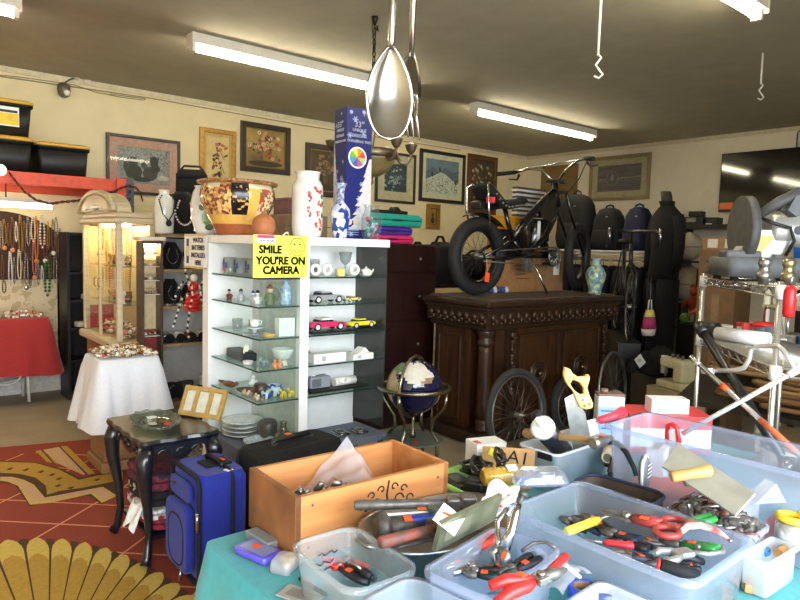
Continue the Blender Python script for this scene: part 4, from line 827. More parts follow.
for k in range(6):
    y = 3.28-.04*k; o = MB([M((206, 180, 140)), M((226, 214, 196)), M((150, 120, 96))][k % 3]).ball((0, 0, .014), (.014, .016, .014), n=8).ball((0, -.008, .03), .008, n=6).build('sea_shell', None, (1.635+.006*(k % 2), y, .6553)); tag(o, 'tiny shell ornament along the fifth shelf edge, %s from the wooden dish' % ('first second third fourth fifth sixth'.split()[k]), 'shell', 'shell ornaments on the fifth shelf')
pot('brown_canister', 'short dark brown canister behind the blue cups', 'canister', (1.715, 3.24, .6555), [(.036, 0), (.04, .01), (.04, .055), (.03, .065)], M((70, 44, 34), r=.3))
t = T('painted_cup', 'blue and white flowered cup lying on the fifth shelf', 'cup', (1.775, 3.19, .6555)); MB(BWV).lathe(cupprof(.04, .06, .8)).build('body', t); MB(BWV2).tube([(.038, 0, .05), (.06, 0, .045), (.06, 0, .02), (.037, 0, .015)], .005).build('handle', t)
pot('painted_cup', 'small blue and white cup nearest the shelf corner', 'cup', (1.70, 3.145, .6555), cupprof(.028, .04), BWV)
for x, l in [(1.775, 'left yellow horse figurine on the fifth shelf'), (1.825, 'right yellow horse figurine on the fifth shelf')]:
    t = T('horse_figurine', l, 'figurine', (x, 3.09, .6555), .3, 'figurines on the glass shelves'); MB(YELLOW).ball((0, 0, .032), (.022, .01, .011)).build('body', t); MB(YELLOW).tube([(-.016, 0, .036), (-.026, 0, .055), (-.038, 0, .05)], [.008, .007, .004]).build('head', t)
    for a in (-.014, .014):
        for b in (-.006, .006): MB(YELLOW).cyl((a, b, 0), (a, b, .028), .004).build('leg', t)
# on the carpeted plinth
for k in range(4): pot('dinner_plate', ('bottom plate', 'second plate', 'third plate', 'top plate')[k]+' of the white plate stack on the grey plinth', 'plate', (1.735, 3.50, .3595+.025*k), [(.07, 0), (.115, .018), (.118, .024), (.11, .022), (.001, .008)], M((228, 226, 220), r=.2, coat=.5), 'stacked white plates', 24)
pot('serving_bowl', 'white flowered serving bowl on the grey plinth corner', 'bowl', (1.70, 3.215, .3595), [(.045, 0), (.075, .02), (.09, .045), (.092, .05), (.084, .046), (.06, .02), (.001, .01)], M((224, 226, 228), r=.2, coat=.5, col2=(180, 186, 196), sc=40), n=24)
pot('bottle_vase', 'olive brown round bottle vase on the grey plinth', 'vase', (1.80, 3.13, .3595), [(.03, 0), (.048, .015), (.056, .05), (.045, .085), (.02, .11), (.016, .145), (.022, .155)], M((84, 72, 36), r=.15, coat=.6), n=20)
pot('brown_crock', 'dark brown crock behind the bottle vase', 'crock', (1.795, 3.30, .3595), [(.05, 0), (.055, .02), (.055, .11), (.045, .125)], M((70, 52, 42), r=.4))
t = T('steel_spoon', 'small steel spoon lying on the plinth before the bowl', 'spoon', (1.645, 3.16, .366), 1.4); MB(STEEL).ball((0, 0, 0), (.018, .01, .004)).build('bowl', t); MB(STEEL).tube([(.015, 0, .002), (.08, 0, .002)], .003).build('handle', t)
# right bay
RX = 1.945
for k, (x, y, l) in enumerate([(1.975, 3.10, 'white napkin ring cup nearest the yellow sign'), (2.055, 3.10, 'second white napkin ring cup from the yellow sign'), (2.245, 3.10, 'white napkin ring cup under the stemmed glass')]):
    m = MB(CH); m.tube([(.026*cos(a), 0, .028+.026*sin(a)) for a in [2*pi*i/14 for i in range(14)]], .012, n=7, closed=True); o = m.build('napkin_ring', None, (x, y, 1.3355)); tag(o, l, 'napkin ring', 'napkin rings on the top right shelf')
t = T('trinket_box', 'grey marbled trinket box behind the white rings', 'box', (2.02, 3.22, 1.3255)); MB(M((150, 154, 148), r=.3, var=.3, sc=40)).box((0, 0, .045), (.09, .05, .085), bev=.004).build('body', t); MB(M((170, 174, 168), r=.3)).box((0, 0, .093), (.094, .054, .008)).build('lid', t)
pot('yellow_cup', 'pale yellow cup between the white rings', 'cup', (2.145, 3.10, 1.3255), cupprof(.03, .045), M((226, 216, 130), r=.3))
t = T('stem_glass', 'etched stemmed glass at the back of the top right shelf', 'glass', (2.255, 3.21, 1.3255)); MB(CLEAR((226, 232, 230), haze=.3)).lathe([(.03, 0), (.004, .008), (.004, .06)], n=14).build('stem', t); MB(CLEAR((226, 232, 230), haze=.35)).lathe([(.004, .0605), (.03, .085), (.042, .14), (.04, .14), (.028, .09), (.001, .07)], n=16).build('bowl', t); MB(GOLD).tube([(.042*cos(a), .042*sin(a), .14) for a in [2*pi*i/18 for i in range(18)]], .0015, n=4, closed=True).build('gold_rim', t)
t = T('teapot', 'squat white teapot at the right of the top right shelf', 'teapot', (2.345, 3.12, 1.3255)); MB(CH).lathe([(.025, 0), (.038, .012), (.034, .035), (.015, .046)], n=16).build('body', t); MB(CH).ball((0, 0, .051), .007).build('knob', t); MB(CH).tube([(.03, 0, .015), (.05, 0, .03), (.056, 0, .042)], [.009, .006, .004]).build('spout', t); MB(CH).tube([(-.03, 0, .035), (-.052, 0, .032), (-.05, 0, .012), (-.032, 0, .01)], .004).build('handle', t)
figurine('dark pewter figurine between the stemmed glass and teapot', (2.295, 3.11, 1.3255), DKSTEEL, DKSTEEL, None, .05)
def toy_car(label, loc, ln, mat, rz=0, roof=None, coupe=.5):
    t = T('toy_car', label, 'toy car', loc, rz, group='die-cast toy cars on the shelf'); W_ = ln*.19; h = ln*.235
    prof = [(-.5, .35), (-.49, .75), (-.3, .95), (-.18, 1.0), (.2, .98), (.36, .92), (.49, .72), (.5, .35)]
    def ring(y, k, zz=1): return [Vector((x*ln*k, y, (.12+z*.56*zz)*h*1.35)) for x, z in prof]
    MB(mat).loft([ring(-W_, .97, .95), ring(-W_*.93, 1), ring(W_*.93, 1), ring(W_, .97, .95)], mat).build('body', t)
    c = [(-.28, .78), (-.18, 1.25), (.08, 1.27), (.2, .78)]
    MB(M((30, 34, 40), r=.1)).loft([[Vector((x*ln, s*W_*q, z*h*.92)) for x, z in c] for s, q in ((-1, .84), (1, .84))], smooth=False).build('windows', t)
    MB(roof or mat).loft([[Vector((x*ln, s*W_*.87, z*h)) for x, z in [(-.215, 1.09), (-.16, 1.24), (.07, 1.25), (.115, 1.09)]] for s in (-1, 1)], smooth=False).build('roof', t)
    for x in (-.31, .31):
        for s in (-1, 1):
            w = MB(RUBBER).cyl((x*ln, s*W_*1.01, h*.42), (x*ln, s*W_*.72, h*.42), h*.40, n=14).build('wheel', t); MB(M((206, 206, 204), r=.3)).cyl((x*ln, s*W_*1.04, h*.42), (x*ln, s*W_*.98, h*.42), h*.24, n=10).build('hubcap', w)
    for s in (-1, 1): MB(CHROME).ball((ln*.495, s*W_*.65, h*.62), h*.13, n=8).build('headlight', t)
    MB(CHROME).bx(ln*.49, ln*.515, -W_*.9, W_*.9, h*.32, h*.45).build('bumper', t)
toy_car('silver grey toy car on the second shelf', (2.065, 3.14, 1.1705), .235, M((150, 152, 156), r=.2, coat=.7), 0.05); toy_car('small pale yellow toy car on the second shelf', (2.265, 3.15, 1.1705), .125, M((226, 214, 130), r=.2, coat=.7), .2)
toy_car('pink red toy car on a black stand on the third shelf', (2.065, 3.13, 1.0135), .25, M((214, 44, 96), r=.2, coat=.8), 0, WHITE); toy_car('bright yellow toy car on the third shelf', (2.315, 3.13, 1.0135), .20, M((236, 220, 40), r=.2, coat=.8), .12)
tag(MB(DARKPL).bx(1.945, 2.20, 3.08, 3.185, 1.0005, 1.0125).build('black_board'), 'black display board under the pink red toy car', 'stand'); tag(MB(DARKPL).bx(2.205, 2.42, 3.08, 3.19, 1.0005, 1.0125).build('black_board'), 'black display board under the bright yellow toy car', 'stand')
figurine('grey pewter figurine beside the white carton on the fourth shelf', (1.975, 3.20, .8305), DKSTEEL, STEEL, None, .1); pot('yellow_chick', 'tiny yellow chick behind the white carton', 'figurine', (2.02, 3.23, .8305), [(.012, 0), (.018, .015), (.012, .03), (.012, .045), (.004, .055)], YELLOW)
for x, y, d, l in [(2.07, 3.11, (.22, .07, .055), 'long white carton on the fourth shelf'), (2.30, 3.10, (.15, .07, .035), 'flat white carton at the right of the fourth shelf')]:
    t = T('white_carton', l, 'box', (x, y, .8305)); MB(WHITE).box((0, 0, d[2]/2), d).build('body', t); MB(M((170, 176, 180))).box((-d[0]*.2, -d[1]/2-.0008, d[2]*.5), (.025, .001, d[2]*.5)).build('label', t)
t = T('tent_card', 'folded white tent card lying on the flat carton', 'card', (2.30, 3.10, .8665), .2); m = MB(PAPER); m.prism([(-.05, .001), (.05, .001), (.012, .034)], -.03, .03, PAPER, 'y'); m.build('card', t)
t = T('radio', 'silver grey portable radio on a black slab on the fifth shelf', 'radio', (2.05, 3.16, .671), 0); MB(M((146, 150, 158), r=.3)).box((0, 0, .035), (.14, .045, .068), bev=.008).build('body', t); MB(M((100, 104, 110), r=.5, sc=200, var=.3)).box((-.03, -.0235, .035), (.06, .002, .045)).build('speaker_grille', t); MB(CHROME).tube([(-.06, .01, .071), (.05, .01, .075)], .003).build('aerial', t)
tag(MB(BLACK).bx(1.96, 2.36, 3.09, 3.20, .6555, .6695).build('black_slab'), 'thin black slab under the grey radio', 'slab')
t = T('paper_roll', 'white paper roll lying right of the grey radio', 'roll', (2.22, 3.145, .6965)); MB(WHITE).cyl((-.075, 0, 0), (.075, 0, 0), .0255).build('roll', t); MB(WHITE).tube([(-.06, -.022, .01), (-.03, -.035, -.005), (.0, -.022, .014)], .006).build('loose_end', t)
for k in range(5):
    x, y = [(1.955, 3.12), (2.04, 3.11), (2.13, 3.16), (2.23, 3.19), (2.35, 3.16)][k]
    t = T('jewelry_tray', 'small silver framed jewelry tray on the grey bench, %s from the white stile' % ('first second third fourth fifth'.split()[k]), 'tray', (x, y, .3595), .25-.1*k, 'jewelry trays on the bench')
    MB(DARKPL).bx(-.036, .036, -.05, .05, .0, .006).build('pad', t); m = MB(CHROME); m.tube([(-.038, -.052, .008), (.038, -.052, .008), (.038, .052, .008), (-.038, .052, .008)], .004, n=5, closed=True); m.build('frame', t)
    m = MB(STEEL); m.tube([(.026*cos(a), .035*sin(a), .016) for a in [2*pi*i/14 for i in range(14)]], .006, n=5, closed=True); m.build('bracelet', t)
t = T('carton', 'brown carton on the floor under the grey bench', 'box', (2.16, 3.16, .001)); MB(CARD).box((0, 0, .13), (.34, .22, .26)).build('body', t)
for s in (-1, 1): MB(CARD).box((s*.085, -.03, .275), (.16, .2, .004), ry=s*.3).build('flap', t)
# ================================================================ WARDROBE AND CASES
MAH = WOOD((44, 19, 15), (30, 12, 10), sc=3, stretch=(8, 8, 1), r=.35, bump=.05)
t = T('wardrobe', 'dark mahogany tall chest behind the white shelf under coloured cases', 'wardrobe', (3.50, 4.35, 0))
MB(MAH).bx(-.50, .33, -.25, .25, .001, 1.535).build('case', t, bev=.006)
for i, (z0, z1) in enumerate([(1.30, 1.525), (.90, 1.285), (.50, .885), (.06, .485)]):
    f = MB(MAH).bx(-.49, .32, -.268, -.252, z0, z1).build('drawer', t, bev=.005)
    for x in (-.3, .13): MB(DKSTEEL).ball((x, -.278, (z0+z1)/2), .014).build('knob', f)
def hardcase(label, x, y, z, w, dp, h, mat, rz=0, strap=False):
    t = T('hard_case', label, 'case', (x, y, z), rz, group='hard cases on the wardrobe')
    MB(mat).loft([rrect(w*.94, dp*.94, .05, 0), rrect(w, dp, .06, h*.25), rrect(w, dp, .06, h*.46)]).build('shell', t); MB(mat).loft([rrect(w, dp, .06, h*.52), rrect(w, dp, .06, h*.75), rrect(w*.92, dp*.92, .05, h)]).build('shell', t)
    MB(DARKPL).loft([rrect(w*.985, dp*.985, .055, h*.455), rrect(w*.985, dp*.985, .055, h*.525)]).build('seam', t)
    MB(DARKPL).tube([(-.05, -dp/2+.005, h*.5), (-.04, -dp/2-.02, h*.5), (.04, -dp/2-.02, h*.5), (.05, -dp/2+.005, h*.5)], .006).build('handle', t)
    if strap: MB(DARKPL).box((-.04, 0, h+.018), (w*.75, dp*.5, .034), bev=.01).build('lid_pad', t); MB(DARKPL).loft([rrect(.10, .1, .03, h+.036, cx=.1), rrect(.06, .06, .02, h+.07, cx=.1)]).build('knob', t)
hardcase('pink hard case at the bottom of the stack on the wardrobe', 3.36, 4.30, 1.537, .52, .36, .065, M((226, 50, 110), r=.3, coat=.4))
hardcase('purple hard case in the middle of the stack on the wardrobe', 3.36, 4.30, 1.604, .50, .35, .068, M((84, 50, 150), r=.3, coat=.4))
hardcase('teal hard case with black lid topmost on the wardrobe stack', 3.40, 4.28, 1.674, .58, .36, .10, M((40, 160, 140), r=.35, coat=.3), -.05, True)
# ================================================================ CHANDELIER
PEW = M((120, 106, 84), r=.4, m=.75, var=.2); ALA = M((132, 116, 74), r=.35, var=.12, sc=10)
cx_, cy_ = 2.745, 3.62
t = T('chandelier', 'pewter chandelier with alabaster bowl hanging behind the tall blue box', 'chandelier', (cx_, cy_, 0))
MB(ALA).lathe([(.01, 1.985), (.06, 1.99), (.12, 2.03), (.165, 2.095), (.17, 2.11), (.16, 2.11)], n=32, caps=(1, 0)).build('bowl', t)
MB(PEW).lathe([(.172, 2.108), (.185, 2.115), (.185, 2.155), (.172, 2.165), (.16, 2.16)], n=32, caps=(0, 0)).build('rim_band', t)
MB(PEW).lathe([(.001, 1.925), (.014, 1.935), (.02, 1.955), (.012, 1.968), (.018, 1.984)], n=14).build('finial', t); MB(PEW).lathe([(.02, 2.0), (.014, 2.2), (.03, 2.3), (.012, 2.4), (.008, 2.46)], n=12).build('stem', t)
for k in range(6):
    a = 2*pi*k/6-.55; d = Vector((cos(a), sin(a), 0))
    arm = MB(PEW).tube([d*.17+Vector((0, 0, 2.13)), d*.21+Vector((0, 0, 2.085)), d*.25+Vector((0, 0, 2.09)), d*.275+Vector((0, 0, 2.13)), d*.275+Vector((0, 0, 2.16))], [.012, .014, .012, .01, .01]).build('arm', t)
    MB(PEW).lathe([(.014, 2.155), (.03, 2.175), (.042, 2.205), (.045, 2.215), (.02, 2.21)], c=d*.275, n=14).build('candle_cup', arm); MB(M((236, 226, 200), r=.4)).lathe([(.016, 2.211), (.026, 2.222), (.01, 2.235)], c=d*.275, n=10).build('bulb', arm)
IRN = M((40, 32, 24), r=.5, m=.6); m = MB(IRN)
for k in range(14):
    z = 2.47+k*.038; m.tube([(.012*cos(u)*(k % 2), .012*cos(u)*(1-k % 2), z+.024*sin(u)) for u in [2*pi*i/10 for i in range(10)]], .004, n=5, closed=True)
for k in range(2): m.tube([(.02*sin(z*9+k*2), .02*cos(z*7+k), 2.46+z*.56) for z in [i/14 for i in range(15)]], .003, n=4)
m.build('chain', t); MB(IRN).lathe([(.008, 3.0), (.022, 3.04), (.024, 3.058)], n=12).build('canopy', t); MB(IRN).tube([(0, 0, 2.99), (.03, 0, 2.97), (.02, 0, 3.005)], .006).build('hook', t)
# ================================================================ GIANT SPOON AND FORK
ALU = M((186, 184, 178), r=.2, m=1, var=.04)
sp = P(390, 95, d=2.0); vd = Vector((sp.x, sp.y, 0)).normalized(); rzs = atan2(vd.y, vd.x)-pi/2+.25
t = T('giant_spoon', 'giant polished metal spoon hanging from the ceiling by its handle', 'spoon decoration', (sp.x, sp.y, 1.832), rzs)
def sb(u, v):
    z = .29*u; w = .0755*(sqrt(max(0, 1-((.44-u)/.44)**2))**.9 if u < .44 else (cos((u-.44)/.56*pi/2)**.8)*.995+.005)
    x = (v-.5)*2; return Vector((x*w, .036*(1-x*x)*sin(pi*min(1, max(0, u)))**.7, z))
MB(ALU).grid(sb, 26, 16).build('bowl', t, solid=.006)
MB(ALU).tube([(0, .005, .275), (0, .0, .30), (0, 0, .50), (.004, 0, .80), (0, 0, .95)], [.009, .0115, .012, .015, .012], n=10).build('handle', t); MB(IRN).tube([(0, 0, .94), (0, 0, 1.226)], .002, n=5).build('wire', t)
fk = P(411, 90, d=2.16); t = T('giant_fork', 'giant polished metal fork hanging edge-on behind the spoon', 'fork decoration', (fk.x, fk.y, 1.868), rzs+.6)
for k in range(4): MB(ALU).tube([(-.045+.03*k, -.006, 0), (-.045+.03*k, .01, .08), (-.04+.0267*k, .012, .15)], [.003, .006, .008], n=6).build('tine', t)
def fb(u, v): w = .052*(1-u**2.2)+.012; return Vector(((v-.5)*2*w, .012-.01*u, .145+.13*u))
MB(ALU).grid(fb, 8, 6).build('shoulder', t, solid=.007); MB(ALU).tube([(0, .002, .265), (0, 0, .5), (0, 0, .9)], [.009, .011, .014], n=8).build('handle', t); MB(IRN).tube([(0, 0, .89), (0, 0, 1.19)], .002, n=5).build('wire', t)
# pull cords
for (x0, y0), (x1, y1), l in [((603, -40), (603, 76), 'white hook cord hanging from ceiling left of the room middle'), ((763, 53), (758, 99), 'white hook cord hanging from ceiling above the television')]:
    a = P(x0, y0, z=ZC-.002); dd = (a-EYE).dot(CF); b = P(x1, y1, d=dd); 
    t = T('ceiling_hook', l, 'hook', a); MB(WHITE).tube([(0, 0, 0), (0, 0, b.z-a.z+.12)], .007, n=8).build('cord', t); z = b.z-a.z
    MB(WHITE).tube([(0, 0, z+.125), (.012, -.012, z+.11), (-.008, .006, z+.07), (.006, -.006, z+.045), (.02, -.02, z+.02), (.006, -.006, z), (-.012, .012, z+.012)], .006, n=6).build('hook', t)
# ================================================================ CARVED BAR
CWD = WOOD((54, 34, 19), (30, 19, 10), sc=3, stretch=(9, 9, 1), r=.4, bump=.15); CWH = M((58, 38, 24), r=.35, var=.25, sc=40); CWD2 = WOOD((76, 46, 24), (42, 25, 12), sc=3, stretch=(9, 9, 1), r=.38, bump=.1)
BX0, BX1, BY0, BY1, BZ = 3.53, 5.36, 3.20, 3.94, 1.12
t = T('bar_counter', 'carved dark wood bar counter under the chopper bicycle', 'bar counter', (BX0, BY0, 0)); W, D = BX1-BX0, BY1-BY0
MB(CWD).bx(-.0, W, -.0, D, 1.075, BZ).build('top', t, bev=.012)
MB(CWD).bx(.02, W-.02, .02, D-.02, 1.045, 1.074).build('bead_moulding', t, bev=.008)
MB(CWD).bx(.04, W-.04, .04, D-.04, .935, 1.044).build('frieze', t)
m = MB(CWH)                                                                    # carved leaves along the frieze
def leafrow(p0, p1, nrm, n):
    for k in range(n):
        c = Vector(p0).lerp(Vector(p1), (k+.5)/n)+Vector(nrm)*.004; dv = (Vector(p1)-Vector(p0)).normalized(); rot = Matrix((dv, Vector(nrm), Vector((0, 0, 1)))).transposed()
        m.ball(c+Vector((0, 0, .012)), (.026, .016, .03), n=8, m=rot); m.ball(c+dv*.034+Vector((0, 0, -.018)), (.012, .012, .022), n=6, m=rot); m.ball(c+Vector((0, 0, -.034)), (.018, .012, .012), n=6, m=rot)
leafrow((.05, .036, .985), (W-.05, .036, .985), (0, -1, 0), 18); leafrow((.036, D-.05, .985), (.036, .05, .985), (-1, 0, 0), 8)
m.build('carved_leaves', t)
MB(CWD).bx(.06, W-.06, .06, D-.06, .895, .934).build('frieze_moulding', t, bev=.01)
MB(CWD2).bx(.24, W-.10, .13, D-.08, .10, .894).build('body', t); MB(CWD2).bx(.10, .235, .30, D-.08, .10, .894).build('block', t)
MB(CWD).bx(.03, W-.03, .03, D-.03, .012, .098).build('plinth', t, bev=.015)
def panel(x0, x1, z0, z1, y, side=False):
    def b(a0, a1, h0, h1, d0, d1, mt): 
        return mm.bx(a0, a1, y-d1, y-d0, h0, h1, mt) if not side else mm.bx(y-d1, y-d0, a0, a1, h0, h1, mt)
    mm = MB(CWD); b(x0, x1, z0, z1, -.001, .012, CWD2); f = mm.build('panel' if side else 'door', t)
    for q in ((x0, x0+.02, z0, z1), (x1-.02, x1, z0, z1), (x0, x1, z0, z0+.02), (x0, x1, z1-.02, z1)):
        mm = MB(CWH); b(*q, .0125, .032, CWH); mm.build('panel_moulding', f, bev=.006)
    return f
panel(.34, .60, .16, .84, .94-BY0+0, False) if False else None
for x0, x1 in ((.50, 1.02), (1.09, 1.62)):
    f = panel(x0, x1, .15, .84, .13); c = (x0+x1)/2
    m = MB(CWH)
    for r_, q in ((.10, .014), (.075, .01), (.05, .012)): m.tube([(c+r_*cos(a), .11, .50+r_*sin(a)) for a in [2*pi*i/28 for i in range(28)]], q, n=6, closed=True)
    m.build('rosette', f); MB(BRASS).ball((c, .092, .50), .02).build('knob', f)
panel(.34, D-.14, .16, .84, .10, True)
for x0, x1 in ((.345, .46), (1.63, 1.72)):                                        # carved pilasters
    p = MB(CWD).bx(x0, x1, .095, .129, .12, .894).build('pilaster', t); m = MB(CWH); c = (x0+x1)/2
    for k in range(9): z = .84-.055*k; s_ = .034*(1-.05*k); m.ball((c, .088, z), (s_, .016, .026), n=8); m.ball((c+.018*(-1)**k, .085, z-.026), (.014, .012, .018), n=6)
    m.build('carving', p)
cl = MB(CWD2).lathe([(.06, .20), (.056, .30), (.052, .72), (.054, .76)], c=(.165, .165, 0), n=20).build('column', t)
MB(CWH).lathe([(.062, .099), (.066, .12), (.054, .14), (.06, .165), (.05, .199)], c=(.165, .165, 0), n=20).build('column_base', cl); MB(CWH).lathe([(.047, .761), (.062, .775), (.066, .80), (.05, .815), (.058, .84), (.07, .87), (.07, .894)], c=(.165, .165, 0), n=20).build('capital', cl)
# dusty board on top
DB = M((74, 60, 46), r=.95, var=.3, sc=30, bump=.4); rr = random.Random(12)
ed = [(3.62+.02*rr.random(), 3.235+.02*rr.random()+.0*k) for k in range(1)]
pts = [(3.60+1.66*k/24, 3.235+.035*rr.random()) for k in range(25)]+[(5.30+.02*rr.random(), 3.28+.6*k/6) for k in range(7)]+[(5.3-1.70*k/10, 3.915) for k in range(11)]
tag(MB(DB).prism(pts, BZ+.001, BZ+.014, DB).build('dusty_mat'), 'ragged dusty brown mat covering the carved bar top', 'mat')
MZ = BZ+.0145
# ================================================================ CHOPPER BICYCLE
def wheel(parent, c, R, r, tyre_mat, spokes=28, rim=M((120, 118, 116), r=.4, m=.8), rz=0, hubw=.09, name='wheel', spoke_r=.0014, flat=1.0):
    """tyre, rim, spokes and hub in the xz plane"""
    w = bpy.data.objects.new(name, None); C.objects.link(w); w.parent = parent; w.location = c; w.rotation_euler = (0, 0, rz); w.empty_display_size = .05
    def tor(R_, ra, rb, mat, nm, n=40, k=10):
        MB(mat).loft([[Vector(((R_+rb*cos(u))*cos(a), ra*sin(u), (R_+rb*cos(u))*sin(a))) for u in [2*pi*j/k for j in range(k)]] for a in [2*pi*i/n for i in range(n+1)]], mat, caps=(0, 0)).build(nm, w)
    tor(R-r*flat, r, r*flat, tyre_mat, 'tyre'); tor(R-2*r*flat-.004, r*.62, .010, rim, 'rim')
    m = MB(rim); Ri = R-2*r*flat-.004
    for k in range(spokes):
        a = 2*pi*k/spokes; s = 1 if k % 2 else -1; b = a+.5*(1 if (k//2) % 2 else -1)
        m.tube([(.02*cos(b), s*hubw*.4, .02*sin(b)), (Ri*cos(a), 0, Ri*sin(a))], spoke_r, n=4)
    m.build('spokes', w); MB(STEEL).tube([(0, -hubw*.7, 0), (0, -hubw*.45, 0), (0, -hubw*.4, 0), (0, hubw*.4, 0), (0, hubw*.45, 0), (0, hubw*.7, 0)], [.007, .007, .022, .022, .007, .007], n=12).build('hub', w)
    return w
FB = M((11, 11, 12), r=.25, coat=.5, var=.2); KW = .315
t = T('chopper_bicycle', 'black chopper bicycle with fat rear tyre standing on the carved bar', 'bicycle', (3.82, 3.60, MZ+.001))
wheel(t, (0, 0, KW), KW, .052, RUBBER, 30, BLACK, name='wheel', flat=1.0); wheel(t, (1.40, .03, KW+.02), KW-.005, .042, RUBBER, 30, BLACK, rz=.30, name='wheel')
hx, hz = .97, .93                                                               # head tube
m = MB(FB)
m.tube([(hx, 0, hz-.02), (.80, 0, .80), (.55, 0, .60), (.42, 0, .47)], [.03, .034, .034, .03], n=10)            # top tube
m.tube([(hx+.02, 0, hz-.12), (.97, 0, .66), (.86, 0, .50), (.68, 0, .38), (.55, 0, .33)], [.024, .026, .024, .024, .022], n=10)
m.prism([(hx, hz-.03), (.74, .745), (.78, .66), (.93, .62), (hx+.02, hz-.2)], -.016, .016, FB, 'y')
m.tube([(.42, 0, .47), (.36, 0, .58), (.30, 0, .725)], .02, n=8)
m.tube([(.42, 0, .47), (.55, 0, .33)], .024, n=8)
m.build('frame', t)
for s in (-1, 1): MB(FB).tube([(.40, s*.05, .47), (.22, s*.075, .40), (0, s*.075, KW)], .015, n=8).build('seat_stay', t); MB(FB).tube([(.55, s*.04, .33), (.30, s*.075, .30), (0, s*.075, KW-.005)], .013, n=8).build('chain_stay', t)
m = MB(FB); m.cyl((hx-.02, 0, hz+.05), (hx+.045, 0, hz-.16), .03, n=12); m.build('head_tube', t)
for s in (-1, 1):
    o = Vector((.22, -.975, 0)); MB(FB).tube([Vector((hx+.06, 0, hz-.02))+o*s*.065, Vector((hx+.18, .008, hz-.24))+o*s*.06, Vector((1.40, .03, KW+.02))+o*s*.055], [.016, .016, .011], n=8).build('fork_leg', t)
m = MB(FB); m.box((hx+.02, 0, hz+.06), (.12, .16, .03), rz=-1.2+pi/2); m.box((hx+.05, 0, hz-.03), (.1, .15, .025), rz=-1.2+pi/2); m.build('fork_crown', t)
bd = Vector((.22, -.975, 0)); bk = Vector((-.975, -.22, 0)); st = Vector((hx+.0, 0, hz+.07))
for s in (-1, 1):
    kb = .84 if s > 0 else 1.1; bd = Vector((.22, -.975, 0))*kb; m = MB(CHROME); q = Vector((0, 0, .0 if s > 0 else -.085)); m.tube([st+bd*s*.03, st+bd*s*.12+Vector((0, 0, .10)), st+bd*s*.24+Vector((0, 0, .17))+q*.6, st+bd*s*.34+Vector((0, 0, .17))+q+bk*.05], .013, n=8); m.build('handlebar', t)
    MB(RUBBER).tube([st+bd*s*.34+Vector((0, 0, .17))+q+bk*.05, st+bd*s*.42+Vector((0, 0, .155))+q+bk*.12, st+bd*s*.47+Vector((0, 0, .15))+q+bk*.15], .019, n=8).build('grip', t)
    MB(DARKPL).tube([st+bd*s*.33+Vector((0, 0, .15))+q, st+bd*s*.36+Vector((0, 0, .11))+q-bk*.03, st+bd*s*.44+Vector((0, 0, .12))+q-bk*.03], [.014, .009, .006], n=6).build('brake_lever', t)
MB(CHROME).tube([st+bd*-.31+Vector((0, 0, .115)), st+Vector((0, 0, .15)), st+bd*.25+Vector((0, 0, .175))], .008, n=8).build('cross_bar', t)
MB(DARKPL).tube([st+bd*.33+Vector((0, 0, .15)), st+bd*.2+Vector((.08, 0, .02)), Vector((hx+.1, 0, hz-.1)), Vector((hx+.02, -.03, hz-.3))], .005, n=6).build('brake_cable', t)
# banana seat with high back
def seat(u, v):
    x = .52-.50*u; z = .76+.02*cos(u*pi*1.2)+(.14*((u-.6)/.4)**1.6 if u > .6 else 0)+(.02*(1-u/.15) if u < .15 else 0); w = .05+.055*min(1, u*2.2); a = (v-.5)*2
    return Vector((x, a*w, z-.03*abs(a)**2.5))
MB(BLACKCLOTH).grid(seat, 20, 10).build('seat', t, solid=.05)
m = MB(STEEL)
for k in range(12): 
    p = seat(.06+.078*k, .0); m.ball(p+Vector((0, -.02, .0)), .010, n=6)
m.build('studs', t)
for s in (-1, 1): MB(CHROME).tube([(.02, s*.115, .48), (-.02, s*.12, .70), (-.03, s*.115, .86), (.0, s*.09, .895), (.06, s*.1, .86), (.22, s*.11, .73)], .008, n=8).build('sissy_bar', t)
fd = [Vector(((KW+.035)*cos(a), 0, KW+(KW+.035)*sin(a))) for a in [radians(112-9.5*k) for k in range(8)]]
MB(FB).loft([[p+Vector((0, y, -.02*(y/.06)**2)) for y in (-.06, -.04, 0, .04, .06)] for p in fd], closed=False, caps=(0, 0)).build('fender', t, solid=.005)
MB(RED).box((.03, -.09, .76), (.03, .07, .05), rz=.6, bev=.006).build('reflector', t); MB(DARKPL).box((-.02, 0, .72), (.06, .1, .07), bev=.01).build('tail_light_mount', t)
m = MB(DKSTEEL); m.cyl((.93, -.05, KW+.01), (.93, -.062, KW+.01), .085, n=28); m.build('chainring', t)
m = MB(STEEL)
for k in range(10): a = 2*pi*k/10; m.tube([(.93+.02*cos(a), -.066, KW+.01+.02*sin(a)), (.93+.078*cos(a), -.066, KW+.01+.078*sin(a))], .006, n=5)
m.tube([(.93+.084*cos(a), -.06, KW+.01+.084*sin(a)) for a in [2*pi*i/28 for i in range(28)]], .006, n=5, closed=True); m.build('chainring_spokes', t)
m = MB(FB); m.box((.72, 0, .35), (.42, .05, .03)); m.tube([(.55, 0, .33), (.93, 0, KW+.01)], .022); m.build('frame_bar', t)
for s in (-1, 1):
    cr_ = MB(STEEL).tube([(.93, s*.07, KW+.01), (.93+s*.12, s*.09, KW-.06*s+.0)], .010).build('crank', t); MB(RUBBER).box((.93+s*.13, s*.115, KW-.06*s), (.08, .07, .024), bev=.006).build('pedal', cr_)
m = MB(DKSTEEL)
for y, dz in ((-.058, .085), (-.058, -.085)): m.tube([(.93, y, KW+.01+dz), (.0, -.07, KW+dz*.45)], .006, n=6)
m.build('chain', t); MB(CHROME).tube([(.60, -.05, .31), (.66, -.12, .15), (.70, -.17, .008)], .010).build('kickstand', t); MB(DKSTEEL).box((.58, -.03, .25), (.08, .07, .12), bev=.01).build('shock_block', t)
